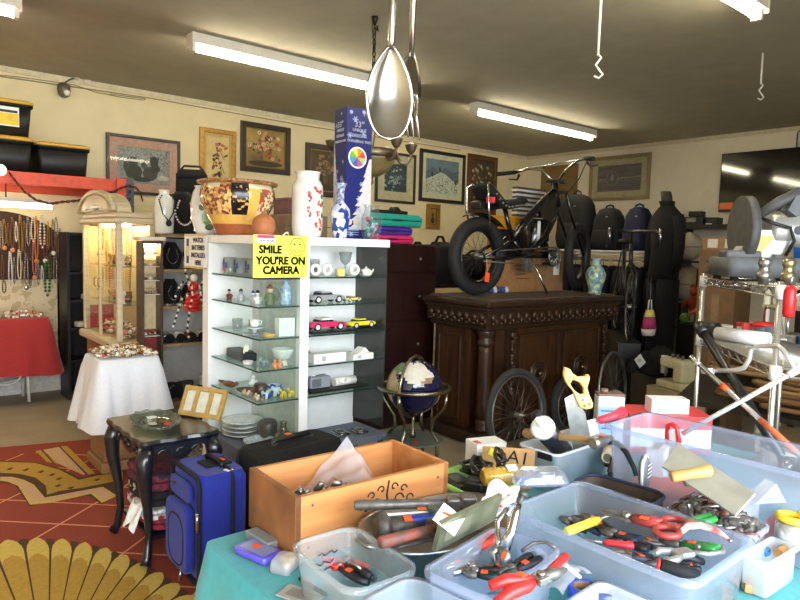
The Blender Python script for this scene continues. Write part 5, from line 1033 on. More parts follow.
MB(ORANGE).box((.03, -.085, .15), (.05, .003, .075), ry=.1).build('price_tag', t); MB(WHITE).tube([(.02, -.08, .31), (.03, -.085, .19)], .0012, n=4).build('tag_string', t)
# other things on the bar
t = T('cardboard_box', 'cardboard box with white label standing behind the chopper on the bar', 'box', (4.80, 3.86, MZ), 0)
MB(CARD).box((.20, 0, .19), (.40, .18, .38)).build('carton', t); MB(M((160, 116, 70), r=.85)).box((-.19, .005, .16), (.36, .17, .32)).build('flap', t)
MB(PAPER).box((.29, -.091, .22), (.09, .002, .14)).build('shipping_label', t); MB(M((150, 160, 190))).box((.30, -.0925, .225), (.03, .001, .03)).build('label_stamp', t)
m = MB(M((100, 70, 40)))
for k in range(4): m.box((-.22+.03*(k % 2), -.081, .24-.04*k), (.14+.05*(k % 2), .001, .010))
m.build('printed_lines', t)
t = T('black_canister', 'black canister with white stripe on a carton behind the chopper', 'canister', (4.83, 3.85, MZ+.383)); MB(M((14, 14, 15), r=.2, coat=.5)).lathe([(.135, 0), (.14, .01), (.14, .27), (.13, .28)], n=28).build('body', t)
m = MB(PAPER); m.loft([[Vector((.1415*cos(a), .1415*sin(a), z)) for a in (-2.25, -2.15, -2.05)] for z in (.02, .26)], closed=False, caps=(0, 0)); m.build('white_stripe', t); MB(M((190, 186, 180))).box((.06, -.132, .07), (.07, .004, .02), rz=.4).build('lettering', t)
t = T('orange_box', 'orange yellow lid box peeking out behind the black canister', 'box', (4.78, 4.045, 1.22)); MB(M((226, 156, 40), r=.6)).box((0, 0, .30), (.68, .06, .60)).build('body', t); MB(M((30, 28, 28))).box((0, -.031, .25), (.58, .003, .46)).build('dark_panel', t)
t = T('paper_stack', 'stack of striped magazines behind the handlebar stem', 'magazines', (4.93, 4.0, 1.825)); rr = random.Random(5)
for k in range(13): MB(M((214, 208, 200) if k % 2 else (74, 70, 72), r=.7)).box((rr.uniform(-.01, .01), 0, .011+.021*k), (.44, .06, .019)).build('magazine', t)
t = T('box_stand', 'dark stand behind the bar carrying the orange box', 'stand', (4.85, 4.09, 0)); MB(BLACK).bx(-.45, .45, -.12, .12, .001, 1.215).build('body', t); MB(BLACK).bx(-.46, .46, -.13, .13, 1.2155, 1.2195).build('top', t)
t = T('painted_vase', 'pale blue green crackled vase at the right end of the bar', 'vase', (5.03, 3.30, MZ)); MB(VOR((120, 160, 170), (190, 196, 150), (96, 130, 150), sc=40, r=.25, coat=.5)).lathe([(.05, 0), (.06, .02), (.055, .04), (.085, .14), (.09, .18), (.07, .23), (.04, .26)], n=20, caps=(1, 0)).build('body', t); MB(M((150, 176, 170), r=.3)).lathe([(.04, .2605), (.034, .28), (.036, .31), (.042, .32), (.034, .318)], n=18, caps=(0, 0)).build('neck', t)
t = T('knick_knack', 'heap of small blue and white trinkets behind the rear tyre', 'trinkets', (4.30, 3.80, MZ)); m = MB(); rr = random.Random(3)
tag(t, 'cluster of small blue and white trinkets by the rear tyre', 'trinkets'); bpy.data.objects.remove(t)
for k in range(9):
    o = MB([M((50, 70, 150)), M((206, 206, 214)), M((60, 66, 90))][k % 3]).lathe([(.016, 0), (.022, .02), (.012, .035), (.014, .05)], n=10).build('thimble_vase', None, (4.20+.05*(k % 5), 3.78+.06*(k//5), MZ)); tag(o, 'thumb-sized vase between the rear tyre and the cardboard box', 'miniature vase', 'miniature vases on the bar')
# ================================================================ GLOBE
t = T('floor_globe', 'blue gemstone globe in a brass floor stand beside the white shelf', 'globe', (2.60, 2.94, 0)); gz, gr = .655, .17
OC = M((13, 14, 56), r=.12, coat=.7, var=.3, sc=20); L1 = M((190, 160, 120), r=.3, var=.15); L2 = M((214, 208, 196), r=.3, var=.1); L3 = M((150, 120, 84), r=.3); L4 = M((110, 130, 100), r=.3)
CON = [(-2.35, .75, .55, .35, L2), (-2.05, .38, .26, .24, L1), (-1.55, 1.15, .2, .15, L2), (-1.6, -.25, .28, .55, L3), (-1.85, .1, .12, .2, L4), (-.2, .1, .42, .5, L1), (-.1, .85, .4, .3, L4), (.8, .8, .9, .45, L2), (1.3, .45, .35, .25, L3), (2.2, -.4, .3, .22, L1), (0, -1.4, 3.2, .2, L2), (-2.6, 1.1, .4, .2, L2)]
def gcol(j, i, n=64, k=32):
    lo_ = 2*pi*(j+.5)/n-pi; la = -pi/2+pi*(i+.5)/k; w = .12*sin(lo_*7+la*5)+.1*sin(la*11-lo_*3)
    for a, b, sa, sb_, mt in CON:
        if ((lo_-a)/sa)**2+((la-b)/sb_)**2 < 1+w*2.5: return mt
    return OC
m = MB(); m.lathe([(gr*cos(-pi/2+pi*i/32)+1e-4, gz+gr*sin(-pi/2+pi*i/32)) for i in range(33)], n=64, fn=gcol, mat=OC, caps=(0, 0)); g = m.build('sphere', t)
ST = M((150, 142, 118), r=.25, m=1, var=.1); m = MB(ST); ma = .38
m.tube([((gr+.016)*sin(u)*cos(ma), (gr+.016)*sin(u)*sin(ma), gz+(gr+.016)*cos(u)) for u in [2*pi*i/40 for i in range(40)]], .009, n=8, closed=True); m.build('meridian_ring', t)
MB(ST).loft([circ(gr+.03, gz-.012, 48), circ(gr+.06, gz-.012, 48), circ(gr+.06, gz+.006, 48), circ(gr+.03, gz+.006, 48), circ(gr+.03, gz-.012, 48)], ST, caps=(0, 0)).build('horizon_ring', t)
for k in range(4):
    a = pi/4+pi/2*k-.35; d = Vector((cos(a), sin(a), 0)); MB(ST).tube([d*(gr+.045)+Vector((0, 0, gz-.013)), d*(gr+.04)+Vector((0, 0, .56)), d*.13+Vector((0, 0, .46)), d*.12+Vector((0, 0, .39)), d*.16+Vector((0, 0, .345)), d*.165+Vector((0, 0, .2)), d*.20+Vector((0, 0, .012))], [.011]*7, n=8).build('leg', t)
MB(CLEAR((170, 180, 178), haze=.5, rough=.05)).lathe([(.19, .325), (.192, .33), (.19, .335)], n=40).build('glass_shelf', t); MB(ST).lathe([(.018, .336), (.02, .36), (.008, .38), (.012, .45), (.006, .472)], n=14).build('compass_post', t); MB(RED).box((-.07, -.1, .342), (.02, .02, .01)).build('price_sticker', t)
# ================================================================ LOOSE WHEELS
def loose(label, c, R, r, mat, rz, lean, **k):
    t = T('bicycle_wheel', label, 'wheel', c, (lean, 0, rz), 'loose bicycle wheels'); w = wheel(t, (0, 0, 0), R, r, mat, 32, name='wheel_assembly', **k)
    for ch in list(w.children): ch.parent = t
    bpy.data.objects.remove(w)
loose('knobby tyred bicycle wheel leaning on the carved bar', (3.58, 2.93, .335), .335, .026, M((50, 49, 47), r=.8, var=.3, sc=120, bump=.5), 0.02, -.12, spoke_r=.0016)
loose('dark bicycle wheel behind the handsaw against the bar', (4.40, 3.05, .265), .26, .034, M((30, 30, 30), r=.8), -.02, -.1, rim=DKSTEEL)
loose('bare silver bicycle rim leaning past the bar end', (4.90, 2.99, .34), .335, .012, M((150, 148, 142), r=.35, m=.8), .22, -.08, rim=M((120, 118, 114), r=.4, m=.8))
# ================================================================ RIGHT-HAND BACK OF THE SHOP
t = T('flat_tv', 'large black wall television on the right wall', 'television', (XR-.05, 3.03, 2.44))
MB(DARKPL).box((.01, 0, 0), (.05, 1.60, .74), bev=.006).build('case', t); MB(M((8, 8, 9), r=.06, coat=.6, var=.05)).box((-.018, 0, .01), (.004, 1.57, .70)).build('screen', t)
MB(M((236, 120, 56), r=.5)).box((-.0215, .70, -.295), (.002, .17, .085)).build('orange_strip', t); MB(DARKPL).box((.042, .1, -.1), (.012, .4, .3)).build('bracket', t)  # plain orange rectangle at the lower corner of the screen
tag(MB(M((70, 64, 50))).tube([(XR-.012, 2.99, 2.812), (XR-.012, 2.99, 2.98), (XR-.02, 2.97, 3.005), (XR-.02, 2.0, 3.0)], .007, n=6).build('television_cable'), 'thin dark cable rising from the television top', 'cable')
DKW = WOOD((40, 30, 22), (26, 20, 15), stretch=(1, 12, 1))
t = T('wall_shelf', 'dark wooden shelf under the television behind the mannequin', 'shelf', (8.36, 3.3, 0)); MB(DKW).bx(-.2, .2, -1.2, .92, 1.85, 1.90).build('board', t); 
for y in (-1.18, .88): MB(DKW).bx(-.2, .2, y-.02, y+.02, .001, 1.849).build('panel', t)
MB(DKW).bx(-.19, .19, -1.15, .85, 1.30, 1.335).build('board', t)
t = T('receipt_printer', 'small black receipt printer on the dark wall shelf', 'printer', (8.33, 4.01, 1.901)); MB(DARKPL).box((0, 0, .05), (.2, .24, .1), bev=.01).build('body', t); MB(M((150, 146, 130))).box((-.102, .03, .06), (.004, .12, .05)).build('paper_slot', t); MB(BLACK).box((.03, .02, .14), (.13, .17, .07), bev=.01).build('roll_cover', t)
t = T('cash_box', 'little black box right of the receipt printer', 'box', (8.33, 3.79, 1.901)); MB(BLACK).box((0, 0, .045), (.16, .15, .09), bev=.008).build('body', t); MB(PAPER).box((-.082, .03, .01), (.002, .08, .012)).build('label', t)
# garment rack with shelf on top
GX = 6.9
t = T('garment_rack', 'white metal garment rack behind the bar holding dark clothes', 'clothes rack', (GX, 4.45, 0)); WM = M((206, 204, 196), r=.35, m=.3)
for y in (-.80, .9):
    for x in (-.2, .2): MB(WM).cyl((x, y, .001), (x, y, 1.52), .016).build('post', t)
m = MB(WM)
for x in (-.2, .0, .2): m.cyl((x, -.79, 1.525), (x, .91, 1.525), .010)
for k in range(43): m.cyl((-.21, -.78+.04*k, 1.535), (.21, -.85+.04*k, 1.535), .005, n=5)
m.cyl((-.21, -.79, 1.49), (-.21, .91, 1.49), .008); m.build('wire_shelf', t); MB(CHROME).cyl((0, -.78, 1.42), (0, .9, 1.42), .009).build('hanging_rail', t)
cl = [(22, 22, 24), (28, 27, 28), (18, 20, 30), (32, 30, 28), (20, 20, 22), (26, 26, 34), (16, 16, 18), (34, 32, 34), (22, 24, 26), (40, 36, 32), (18, 18, 20), (24, 22, 24)]
nm = 'first second third fourth fifth sixth seventh eighth ninth tenth eleventh twelfth'.split()
for k, c in enumerate(cl):
    y = 5.22-.132*k; ln = .95+.12*((k*5) % 3); cm = M([int(v*.55) for v in c], r=.95, var=.25, sc=30)
    t = T('hanging_jacket', 'dark jacket hanging on the rack behind the bar, %s from the room corner' % nm[k], 'jacket', (GX, y, 1.42), .15-.05*(k % 5), group='dark jackets on the garment rack')
    rings = []
    for u, (w, dd) in enumerate([(.06, .03), (.17, .05), (.23, .055), (.225, .06), (.22, .07), (.24, .075)]):
        z = [-.06, -.08, -.14, -.4, -.7, -ln][u]; rings.append([Vector((w*.8*cos(a)*(1+.04*sin(a*5+k)), dd*.7*sin(a)*(1+.15*sin(a*4+k)), z)) for a in [2*pi*i/18 for i in range(18)]])
    MB(cm).loft(rings).build('body', t)
    for s in (-1, 1): MB(cm).tube([(s*.14, 0, -.12), (s*.195, -.01, -.3), (s*.195, -.02, -.62)], [.04, .04, .035], n=8).build('sleeve', t)
    MB(CHROME).tube([(0, 0, -.06), (0, 0, -.02), (.018, 0, -.002), (.01, 0, .018), (-.012, 0, .016)], .004, n=5).build('hanger_hook', t)
def backpack(label, c, w, h, d, mat, rz=pi/2*0, loop=True):
    t = T('backpack', label, 'backpack', c, -pi/2+rz)
    MB(mat).loft([rrect(w*.9, d*.85, d*.3, 0), rrect(w, d, d*.4, h*.12), rrect(w*1.0, d, d*.4, h*.55), rrect(w*.9, d*.9, d*.4, h*.8), rrect(w*.62, d*.7, d*.3, h*.95), rrect(w*.3, d*.35, d*.15, h)]).build('body', t)
    MB(mat).loft([rrect(w*.7, .06, .03, h*.06, cy=-d*.5), rrect(w*.78, .09, .04, h*.2, cy=-d*.5), rrect(w*.72, .08, .035, h*.42, cy=-d*.5), rrect(w*.5, .04, .02, h*.48, cy=-d*.49)]).build('pocket', t)
    m = MB(STEEL); m.box((w*.1, -d*.46, h*.78), (.03, .006, .012)); m.build('zip_pull', t)
    if loop: MB(mat).tube([(-.05, 0, h*.96), (-.045, 0, h*1.04), (0, 0, h*1.07), (.045, 0, h*1.04), (.05, 0, h*.96)], .011, n=6).build('handle', t)
    for s in (-1, 1): MB(mat).tube([(s*w*.2, d*.45, h*.85), (s*w*.28, d*.6, h*.5), (s*w*.25, d*.5, h*.1)], .018, n=6).build('strap', t)
BPM = M((13, 13, 13), r=.85, var=.3, sc=60, bump=.2)
backpack('biggest black backpack on the garment rack behind the front wheel', (GX, 4.84, 1.542), .50, .68, .28, BPM); backpack('black backpack with a loop handle on the garment rack', (GX, 4.38, 1.542), .38, .50, .26, BPM); backpack('navy blue backpack on the garment rack by the mannequin', (GX, 4.00, 1.542), .32, .50, .24, M((22, 24, 58), r=.8, var=.25), loop=True)
# mannequin
MC = M((14, 15, 16), r=.92, var=.25, sc=40, bump=.15); MJ = M((22, 25, 31), r=.9, var=.2, sc=50)
t = T('mannequin', 'headless shop mannequin in long black top and dark jeans', 'mannequin', (6.5, 3.45, 0), -pi/2-.5); 
def oval(a, b, z, cx=0, cy=0, n=24): return [Vector((cx+a*cos(2*pi*i/n)*(1-.12*abs(sin(2*pi*i/n))), cy+b*sin(2*pi*i/n), z)) for i in range(n)]
MB(MC).loft([oval(.19, .13, 1.22), oval(.20, .135, 1.34), oval(.19, .125, 1.52), oval(.205, .135, 1.70), oval(.225, .13, 1.84), oval(.20, .11, 1.93), oval(.11, .085, 1.99), oval(.07, .065, 2.02)]).build('jacket', t)
for s in (-1, 1): MB(MC).tube([(s*.19, 0, 1.90), (s*.235, .0, 1.78), (s*.255, -.01, 1.58), (s*.25, -.03, 1.36)], [.06, .06, .055, .045], n=10).build('sleeve', t)
MB(MC).loft([oval(.075, .07, 2.0), oval(.085, .08, 2.06, cy=-.01)], caps=(0, 0)).build('collar', t); MB(M((58, 50, 42), r=.6)).loft([oval(.055, .055, 1.99), oval(.055, .058, 2.10, cy=-.015), oval(.05, .055, 2.16, cy=-.03)]).build('neck', t)
for s in (-1, 1): MB(MJ).loft([oval(.10, .12, 1.25, cx=s*.09), oval(.105, .115, 1.0, cx=s*.09), oval(.085, .09, .62, cx=s*.10), oval(.075, .08, .36, cx=s*.105), oval(.08, .085, .06, cx=s*.11)]).build('trouser_leg', t); MB(BLACK).ball((s*.11, -.05, .035), (.05, .12, .035), n=10).build('shoe', t)
# pale bundles and toys between mannequin and carton
for c, r_, l in [(P(690, 247, X=7.0), (.13, .14, .15), 'puffy off-white pillow bundle right of the mannequin'), (P(688, 284, X=7.0), (.15, .16, .20), 'crumpled cream cloth bundle below the puffy pillow')]:
    rr = random.Random(int(c.z*100)); m = MB(M((176, 164, 140), r=.9, var=.12, sc=12, bump=.4))
    m.lathe([(r_[0]*sqrt(max(.02, 1-q*q)), r_[2]*q) for q in [-.96+1.92*i/10 for i in range(11)]], c=(0, 0, r_[2]), n=22); m.v = [v*(1+.07*sin(v.x*40+v.z*30)*cos(v.y*36)) for v in m.v]
    t = T('cloth_bundle', l, 'bundle', (c.x, c.y, c.z-r_[2])); m.build('bundle', t); MB(M((140, 128, 106), r=.9)).tube([(r_[0]*1.03*cos(a), r_[1]*1.03*sin(a), r_[2]*1.0) for a in [2*pi*i/20 for i in range(20)]], .007, n=5, closed=True).build('tie', t)
t = T('storage_shelf', 'dark storage shelf holding the pale bundles and toys', 'shelf', (7.0, 3.42, 0)); 
for z in (.72, P(688, 284, X=7.0).z-.221, P(690, 247, X=7.0).z-.171): MB(DKW).bx(-.2, .25, -.2, .2, z, z+.02).build('board', t)
for x in (-.18, .23):
    for y in (-.19, .19): MB(DKW).bx(x-.015, x+.015, y-.015, y+.015, .001, 1.36).build('post', t)
t = T('plush_toy', 'rust orange plush toy left of the tall carton', 'toy', P(694, 312, X=6.3)); OP = M((140, 56, 30), r=.95, sc=60, bump=.3); MB(OP).ball((0, 0, .08), (.06, .06, .09)).build('body', t); MB(OP).ball((0, 0, .20), .052).build('head', t); 
for s in (-1, 1): MB(OP).tube([(0, s*.05, .12), (-.03, s*.09, .08), (-.05, s*.09, .03)], .022).build('arm', t); MB(OP).ball((0, s*.035, .25), .02).build('ear', t)
t = T('toy_ball', 'green toy ball with an orange handle near the tall carton', 'toy', P(685, 318, X=6.1)); MB(M((104, 140, 60), r=.5)).ball((0, 0, 0), .05, n=16).build('ball', t); MB(M((230, 110, 60), r=.5)).tube([(-.02, -.04, .02), (-.03, -.09, .07), (-.03, -.12, .1)], [.012, .018, .015]).build('handle', t)
t = T('toy_crate', 'low black crate under the plush toy and green ball', 'crate', (6.2, 2.86, 0)); MB(BLACK).bx(-.16, .18, -.16, .16, .001, P(685, 318, X=6.1).z-.08).build('body', t); MB(BLACK).bx(-.17, .19, -.17, .17, P(685, 318, X=6.1).z-.079, P(685, 318, X=6.1).z-.052).build('rim', t)
# tall carton
c0 = P(700, 250, X=5.25); c1 = P(738, 250, X=5.25)
t = T('tall_carton', 'tall brown moving carton standing behind the chrome rack', 'box', (5.25, 0, 0)); CD2 = M((112, 84, 54), r=.85, var=.1, sc=10)
MB(CD2).bx(0, .30, c1.y, c0.y, .001, 1.555).build('carton', t); m = MB(M((70, 50, 32)))
for k in range(4): m.bx(-.002, -.0005, c1.y+.05, c0.y-.05-.02*(k % 2), 1.45-.045*k, 1.47-.045*k)
m.build('printed_lines', t); MB(M((132, 104, 70), r=.85)).bx(-.002, -.0005, (c0.y+c1.y)/2-.03, (c0.y+c1.y)/2+.03, .02, 1.2).build('tape', t)
t = T('small_carton', 'small carton with white labels on top of the tall carton', 'box', (5.27, 0, 1.556)); MB(M((138, 106, 74), r=.85)).bx(0, .25, c1.y+.02, c0.y-.01, .0, .10).build('carton', t)
for y in (c0.y-.10, c1.y+.06): MB(M((206, 198, 180))).bx(-.002, -.0005, y-.03, y+.05, .015, .085).build('label', t)
# road bicycle seen nearly from the front
RBK = M((26, 26, 28), r=.3, var=.2, coat=.4); b0 = P(640, 238, X=5.9)
t = T('road_bicycle', 'black road bicycle parked facing the camera between bar and mannequin', 'bicycle', (5.85, 3.50, .672), radians(218))
wheel(t, (.42, 0, .34), .34, .014, RUBBER, 24, STEEL, name='wheel', rz=-.02); wheel(t, (-.58, 0, .34), .34, .014, RUBBER, 24, STEEL, name='wheel')
m = MB(RBK); m.tube([(.30, 0, .92), (.34, 0, .72)], .02); m.tube([(.30, 0, .88), (-.25, 0, .86)], .016); m.tube([(.33, 0, .76), (-.14, 0, .30)], .018); m.tube([(-.26, 0, .93), (-.14, 0, .30)], .016)
for s in (-1, 1): m.tube([(-.25, s*.02, .85), (-.58, s*.06, .34)], .009); m.tube([(-.14, s*.03, .30), (-.58, s*.06, .34)], .009)
m.build('frame', t); m = MB(RBK)
for s in (-1, 1): m.tube([(.34, s*.03, .72), (.37, s*.05, .66), (.42, s*.05, .34)], .012)
m.tube([(.34, -.03, .72), (.34, .03, .72)], .016); m.build('fork', t)
m = MB(RBK); m.tube([(.30, 0, .92), (.28, 0, 1.02), (.36, 0, 1.04)], .014)
for s in (-1, 1): m.tube([(.36, 0, 1.04), (.36, s*.2, 1.05), (.44, s*.22, 1.04), (.47, s*.22, .97), (.40, s*.22, .90), (.33, s*.22, .90)], .013)
m.build('handlebar', t)
for s in (-1, 1): MB(CHROME).tube([(.44, s*.22, 1.05), (.49, s*.22, 1.06), (.51, s*.22, .98), (.48, s*.22, .92)], [.012, .014, .007, .005], n=6).build('brake_lever', t)
MB(BLACK).ball((-.27, 0, .96), (.13, .06, .03)).build('saddle', t); MB(STEEL).cyl((-.26, 0, .90), (-.27, 0, .94), .013).build('seat_post', t); MB(DKSTEEL).cyl((-.14, -.05, .30), (-.14, -.06, .30), .09).build('chainring', t)
# hanging pastel bag, black cloth heap, dark carton, price tag, serger
t = T('beach_bag', 'small yellow pink and white striped bag hanging by the road bicycle', 'bag', P(649, 322, X=5.45)); 
for z0, z1, c, r0, r1 in [(.05, .11, (206, 190, 90), .035, .05), (-.06, .05, (156, 44, 86), .05, .065), (-.12, -.06, (196, 186, 170), .065, .055)]: MB(M(c, r=.8)).lathe([(r0*1.4, z1), (r1*1.4, z0)], n=18, sy=.6).build('colour_band', t)
MB(M((200, 196, 180))).tube([(-.03, 0, .11), (-.02, 0, .2), (.02, 0, .2), (.03, 0, .11)], .006).build('strap', t); MB(STEEL).tube([(0, 0, .2), (0, .0, .30), (.1, .06, .40)], .003, n=5).build('hook', t)
t = T('black_coat', 'black coat heaped on the dark carton behind the bare rim', 'coat', (5.33, 2.80, .472)); m = MB(BLACKCLOTH); m.lathe([(.17, 0), (.20, .04), (.17, .12), (.10, .20), (.03, .24)], n=26); m.v = [v*(1+.1*sin(v.x*30)*cos(v.y*26+v.z*18)) for v in m.v]; m.build('cloth', t); MB(BLACKCLOTH).tube([(-.05, .1, .17), (-.15, .16, .1), (-.24, .14, .03)], [.04, .045, .035]).build('sleeve', t)
t = T('dark_carton', 'dark brown carton on the floor behind the bare silver rim', 'box', (5.38, 2.80, .0)); MB(M((66, 56, 40), r=.85)).bx(-.18, .2, -.21, .2, .001, .455).build('carton', t); MB(M((78, 66, 48), r=.85)).bx(-.185, .205, -.215, .205, .456, .468).build('lid', t)
t = T('price_card', 'white price card clipped to the black coat', 'card', P(640, 361, X=5.08), (0, .3, -pi/2-.2)); MB(PAPER).box((0, 0, 0), (.09, .002, .085), ry=.5).build('card', t); m = MB(M((60, 60, 60)))
for k in range(3): m.box((-.005*k, -.0018, .015-.012*k), (.03, .001, .003), ry=.5)
m.build('printed_lines', t)
SG = M((206, 196, 160), r=.4, var=.05)
t = T('serger', 'cream overlock sewing machine on a cream box behind the chrome rack', 'sewing machine', P(676, 388, X=5.0)+Vector((0, 0, .042)), -pi/2-.3); t.location.z = .442
MB(SG).box((0, 0, .03), (.26, .18, .06), bev=.012).build('base', t); MB(SG).box((.075, 0, .15), (.10, .16, .18), bev=.02).build('column', t); MB(SG).box((-.03, 0, .20), (.2, .13, .08), bev=.02).build('head', t); MB(WHITE).cyl((-.135, 0, .10), (-.135, 0, .24), .028).build('spool', t)
for k in range(3): MB(DKSTEEL).cyl((-.05+.05*k, 0, .24), (-.05+.05*k, 0, .27), .012).build('tension_knob', t)
MB(STEEL).box((-.07, -.05, .13), (.012, .012, .08)).build('needle_bar', t)
t = T('cream_box', 'wide cream box under the overlock sewing machine', 'box', (P(676, 388, X=5.0).x, P(676, 388, X=5.0).y, 0), -pi/2-.3); MB(M((176, 164, 124), r=.7)).box((0, 0, .22), (.36, .26, .438)).build('body', t); MB(M((150, 138, 100), r=.7)).box((0, -.131, .36), (.35, .002, .006)).build('lid_seam', t)
# ================================================================ CHROME WIRE RACK WITH CHOP SAW
RA = Vector((3.48, 1.62, 0)); RBp = Vector((2.78, .99, 0)); rx = (RBp-RA).normalized(); RL = .942; rzr = atan2(rx.y, rx.x)
WCH = M((214, 212, 206), r=.22, m=.85, var=.05); COL = M((222, 220, 214), r=.4)
t = T('wire_rack', 'chrome wire shelving rack carrying the chop saw', 'rack', RA, rzr); RD = .42
for x in (0, RL):
    for y in (0, RD): MB(WCH).cyl((x, y, .001), (x, y, 1.41), .0125).build('post', t)
for z in (1.385, 1.065, .45):
    m = MB(WCH)
    for y in (0, RD):
        m.cyl((0, y, z), (RL, y, z), .005, n=6); m.cyl((0, y, z-.035), (RL, y, z-.035), .005, n=6); m.tube([(RL*k/18, y, z-.004-.028*(k % 2)) for k in range(19)], .004, n=5)
    for x in (0, RL): m.cyl((x, 0, z), (x, RD, z), .005, n=6); m.cyl((x, 0, z-.035), (x, RD, z-.035), .005, n=6); m.tube([(x, RD*k/8, z-.004-.028*(k % 2)) for k in range(9)], .004, n=5)
    for k in range(1, 28): m.cyl((RL*k/28, 0, z+.004), (RL*k/28, RD, z+.004), .0028, n=5)
    m.build('wire_shelf', t)
    for x in (0, RL):
        for y in (0, RD): MB(COL).cyl((x, y, z-.045), (x, y, z+.012), .02, .018).build('collar', t)
def onrack(x, y, z): return RA+Vector((cos(rzr)*x-sin(rzr)*y, sin(rzr)*x+cos(rzr)*y, z))
ALG = M((150, 150, 148), r=.4, m=.5, var=.1); CST = M((92, 95, 98), r=.6, m=.1, var=.15); GRD = M((78, 78, 78), r=.6, m=.1, var=.2)
sw = P(757, 262, d=3.12); t = T('chop_saw', 'grey abrasive chop saw with round guard on the chrome rack', 'chop saw', (sw.x, sw.y, 1.3925), radians(-47))
MB(CST).loft([rrect(.36, .30, .03, .018), rrect(.36, .30, .03, .10), rrect(.33, .27, .03, .11)]).build('base', t)
for x in (-.14, .14):
    for y in (-.11, .11): MB(RUBBER).cyl((x, y, 0), (x, y, .0175), .018).build('foot', t)
MB(CST).box((-.09, -.02, .105), (.16, .12, .07), bev=.01).build('vise_block', t); MB(ALG).loft([[Vector((x*.1+cx, y*.04, z)) for x, y in ((-1, -1), (1, -1), (1, 1), (-1, 1))] for cx, z in ((-.03, .09), (.0, .14), (.07, .24))], smooth=False).build('arm', t)
for x in (-.13, .07): MB(ALG).cyl((x-.02, -.045, .095), (x+.02, -.045, .095), .032, n=16).build('pivot', t)
MB(M((206, 184, 110), r=.6)).add([(-.07, -.0415, .13), (.0, -.0415, .13), (.06, -.0415, .215), (-.01, -.0415, .215)], [(0, 1, 2, 3)]).build('rating_plate', t)
MB(GRD).cyl((-.045, .02, .245), (-.085, .02, .245), .158, n=40).build('blade_guard', t); MB(ALG).cyl((-.02, .02, .245), (-.044, .02, .245), .06, n=24).build('spindle_cover', t)
mo = MB(M((186, 186, 184), r=.35, m=.4)).tube([(.04, .02, .24), (.06, .02, .24), (.235, .02, .24), (.25, .02, .24)], [.06, .078, .078, .07], n=28).build('motor', t); MB(BLACK).cyl((.251, .02, .24), (.262, .02, .24), .06, n=20).build('end_cap', mo); MB(BLACK).cyl((.15, -.057, .24), (.15, -.066, .24), .02, n=14).build('brush_cap', mo)
MB(GRD).tube([(-.04, -.05, .30), (.05, -.08, .37), (.13, -.10, .415)], [.02, .026, .026], n=10).build('carrying_handle', t); MB(CST).loft([[Vector((x, -.12+.08*k, z)) for x, z in ((.07, .33), (.11, .30), (.17, .36), (.15, .43), (.12, .43))] for k in (0, 1)], smooth=False).build('trigger_grip', t)
MB(BLACK).tube([(-.04, -.07, .30), (.02, -.10, .27), (.10, -.09, .25), (.13, -.07, .19), (.10, -.06, .12)], .008, n=8).build('power_cord', t)
MB(CST).tube([(.06, -.02, .08), (.14, -.02, .085), (.19, -.02, .085)], .028, n=14).build('vise_screw', t)
for px_, py_, l in [(763, 288, 'silver pipe fitting standing on the front of the chrome rack'), (787, 290, 'brass and steel hose fitting at the rack corner post')]:
    c = P(px_, py_, d=2.68); 
    t = T('pipe_fitting', l, 'fitting', (c.x, c.y, 1.3925)); mt = STEEL if px_ < 770 else M((176, 160, 120), r=.3, m=.9)
    MB(mt).lathe([(.02, 0), (.02, .02), (.026, .025), (.026, .045), (.02, .05), (.02, .075), (.025, .08), (.025, .10), (.014, .108)], n=12).build('body', t); MB(STEEL).cyl((.0, 0, .02), (.045, -.02, .014), .012).build('branch', t)
c = P(791, 280, d=2.42); t = T('hanging_clamp', 'red handled clamp hanging on the corner of the chrome rack', 'clamp', c, rzr); MB(RED).tube([(0, 0, -.02), (0, 0, -.04), (0, 0, -.13), (0, 0, -.14)], [.012, .022, .022, .014], n=12).build('handle', t); MB(STEEL).tube([(.0, 0, -.02), (.005, 0, .01), (-.02, .02, .012), (-.03, .03, -.005)], .007, n=6).build('hook', t); MB(STEEL).cyl((0, 0, -.14), (0, 0, -.2), .006).build('spindle', t)
# lower shelf
ra, rb = P(717, 333, z=1.112), P(768, 340, z=1.112); rl = (rb-ra).length/2; t = T('catalog_roll', 'white rolled catalog lying on the chrome rack middle shelf', 'paper roll', (ra+rb)/2, atan2(rb.y-ra.y, rb.x-ra.x)); MB(M((232, 232, 234), r=.6, var=.08, sc=60)).cyl((-rl, 0, 0), (rl, 0, 0), .033, .036, n=24).build('roll', t); MB(M((180, 184, 190), r=.6)).tube([(rl+.001, 0, -.02), (rl+.0015, .015, 0), (rl+.001, 0, .02)], .004, n=5).build('inner_edge', t)
t = T('knee_pad', 'dark grey rubber cup at the left end of the white roll', 'pad', onrack(.10, .03, 1.072), rzr); MB(DARKPL).lathe([(.03, .0), (.05, .02), (.052, .06), (.03, .085)], n=18, sx=1.1).build('shell', t); MB(BLACK).tube([(-.05, 0, .04), (-.07, .03, .03), (-.03, .06, .03)], .008).build('strap', t)
c = onrack(.085, .285, 1.072); t = T('plunger_jar', 'clear jar with red lid and bent metal handle on the middle shelf', 'jar', c, rzr); MB(CLEAR((220, 224, 230), haze=.25)).lathe([(.04, 0), (.045, .01), (.045, .07)], n=18, caps=(1, 0)).build('body', t); MB(M((206, 40, 40), r=.35)).lathe([(.046, .0705), (.066, .075), (.066, .088), (.03, .098)], n=22).build('lid', t); MB(CHROME).tube([(0, 0, .098), (0, 0, .16), (.02, 0, .175), (.16, .02, .172)], .006).build('handle', t)
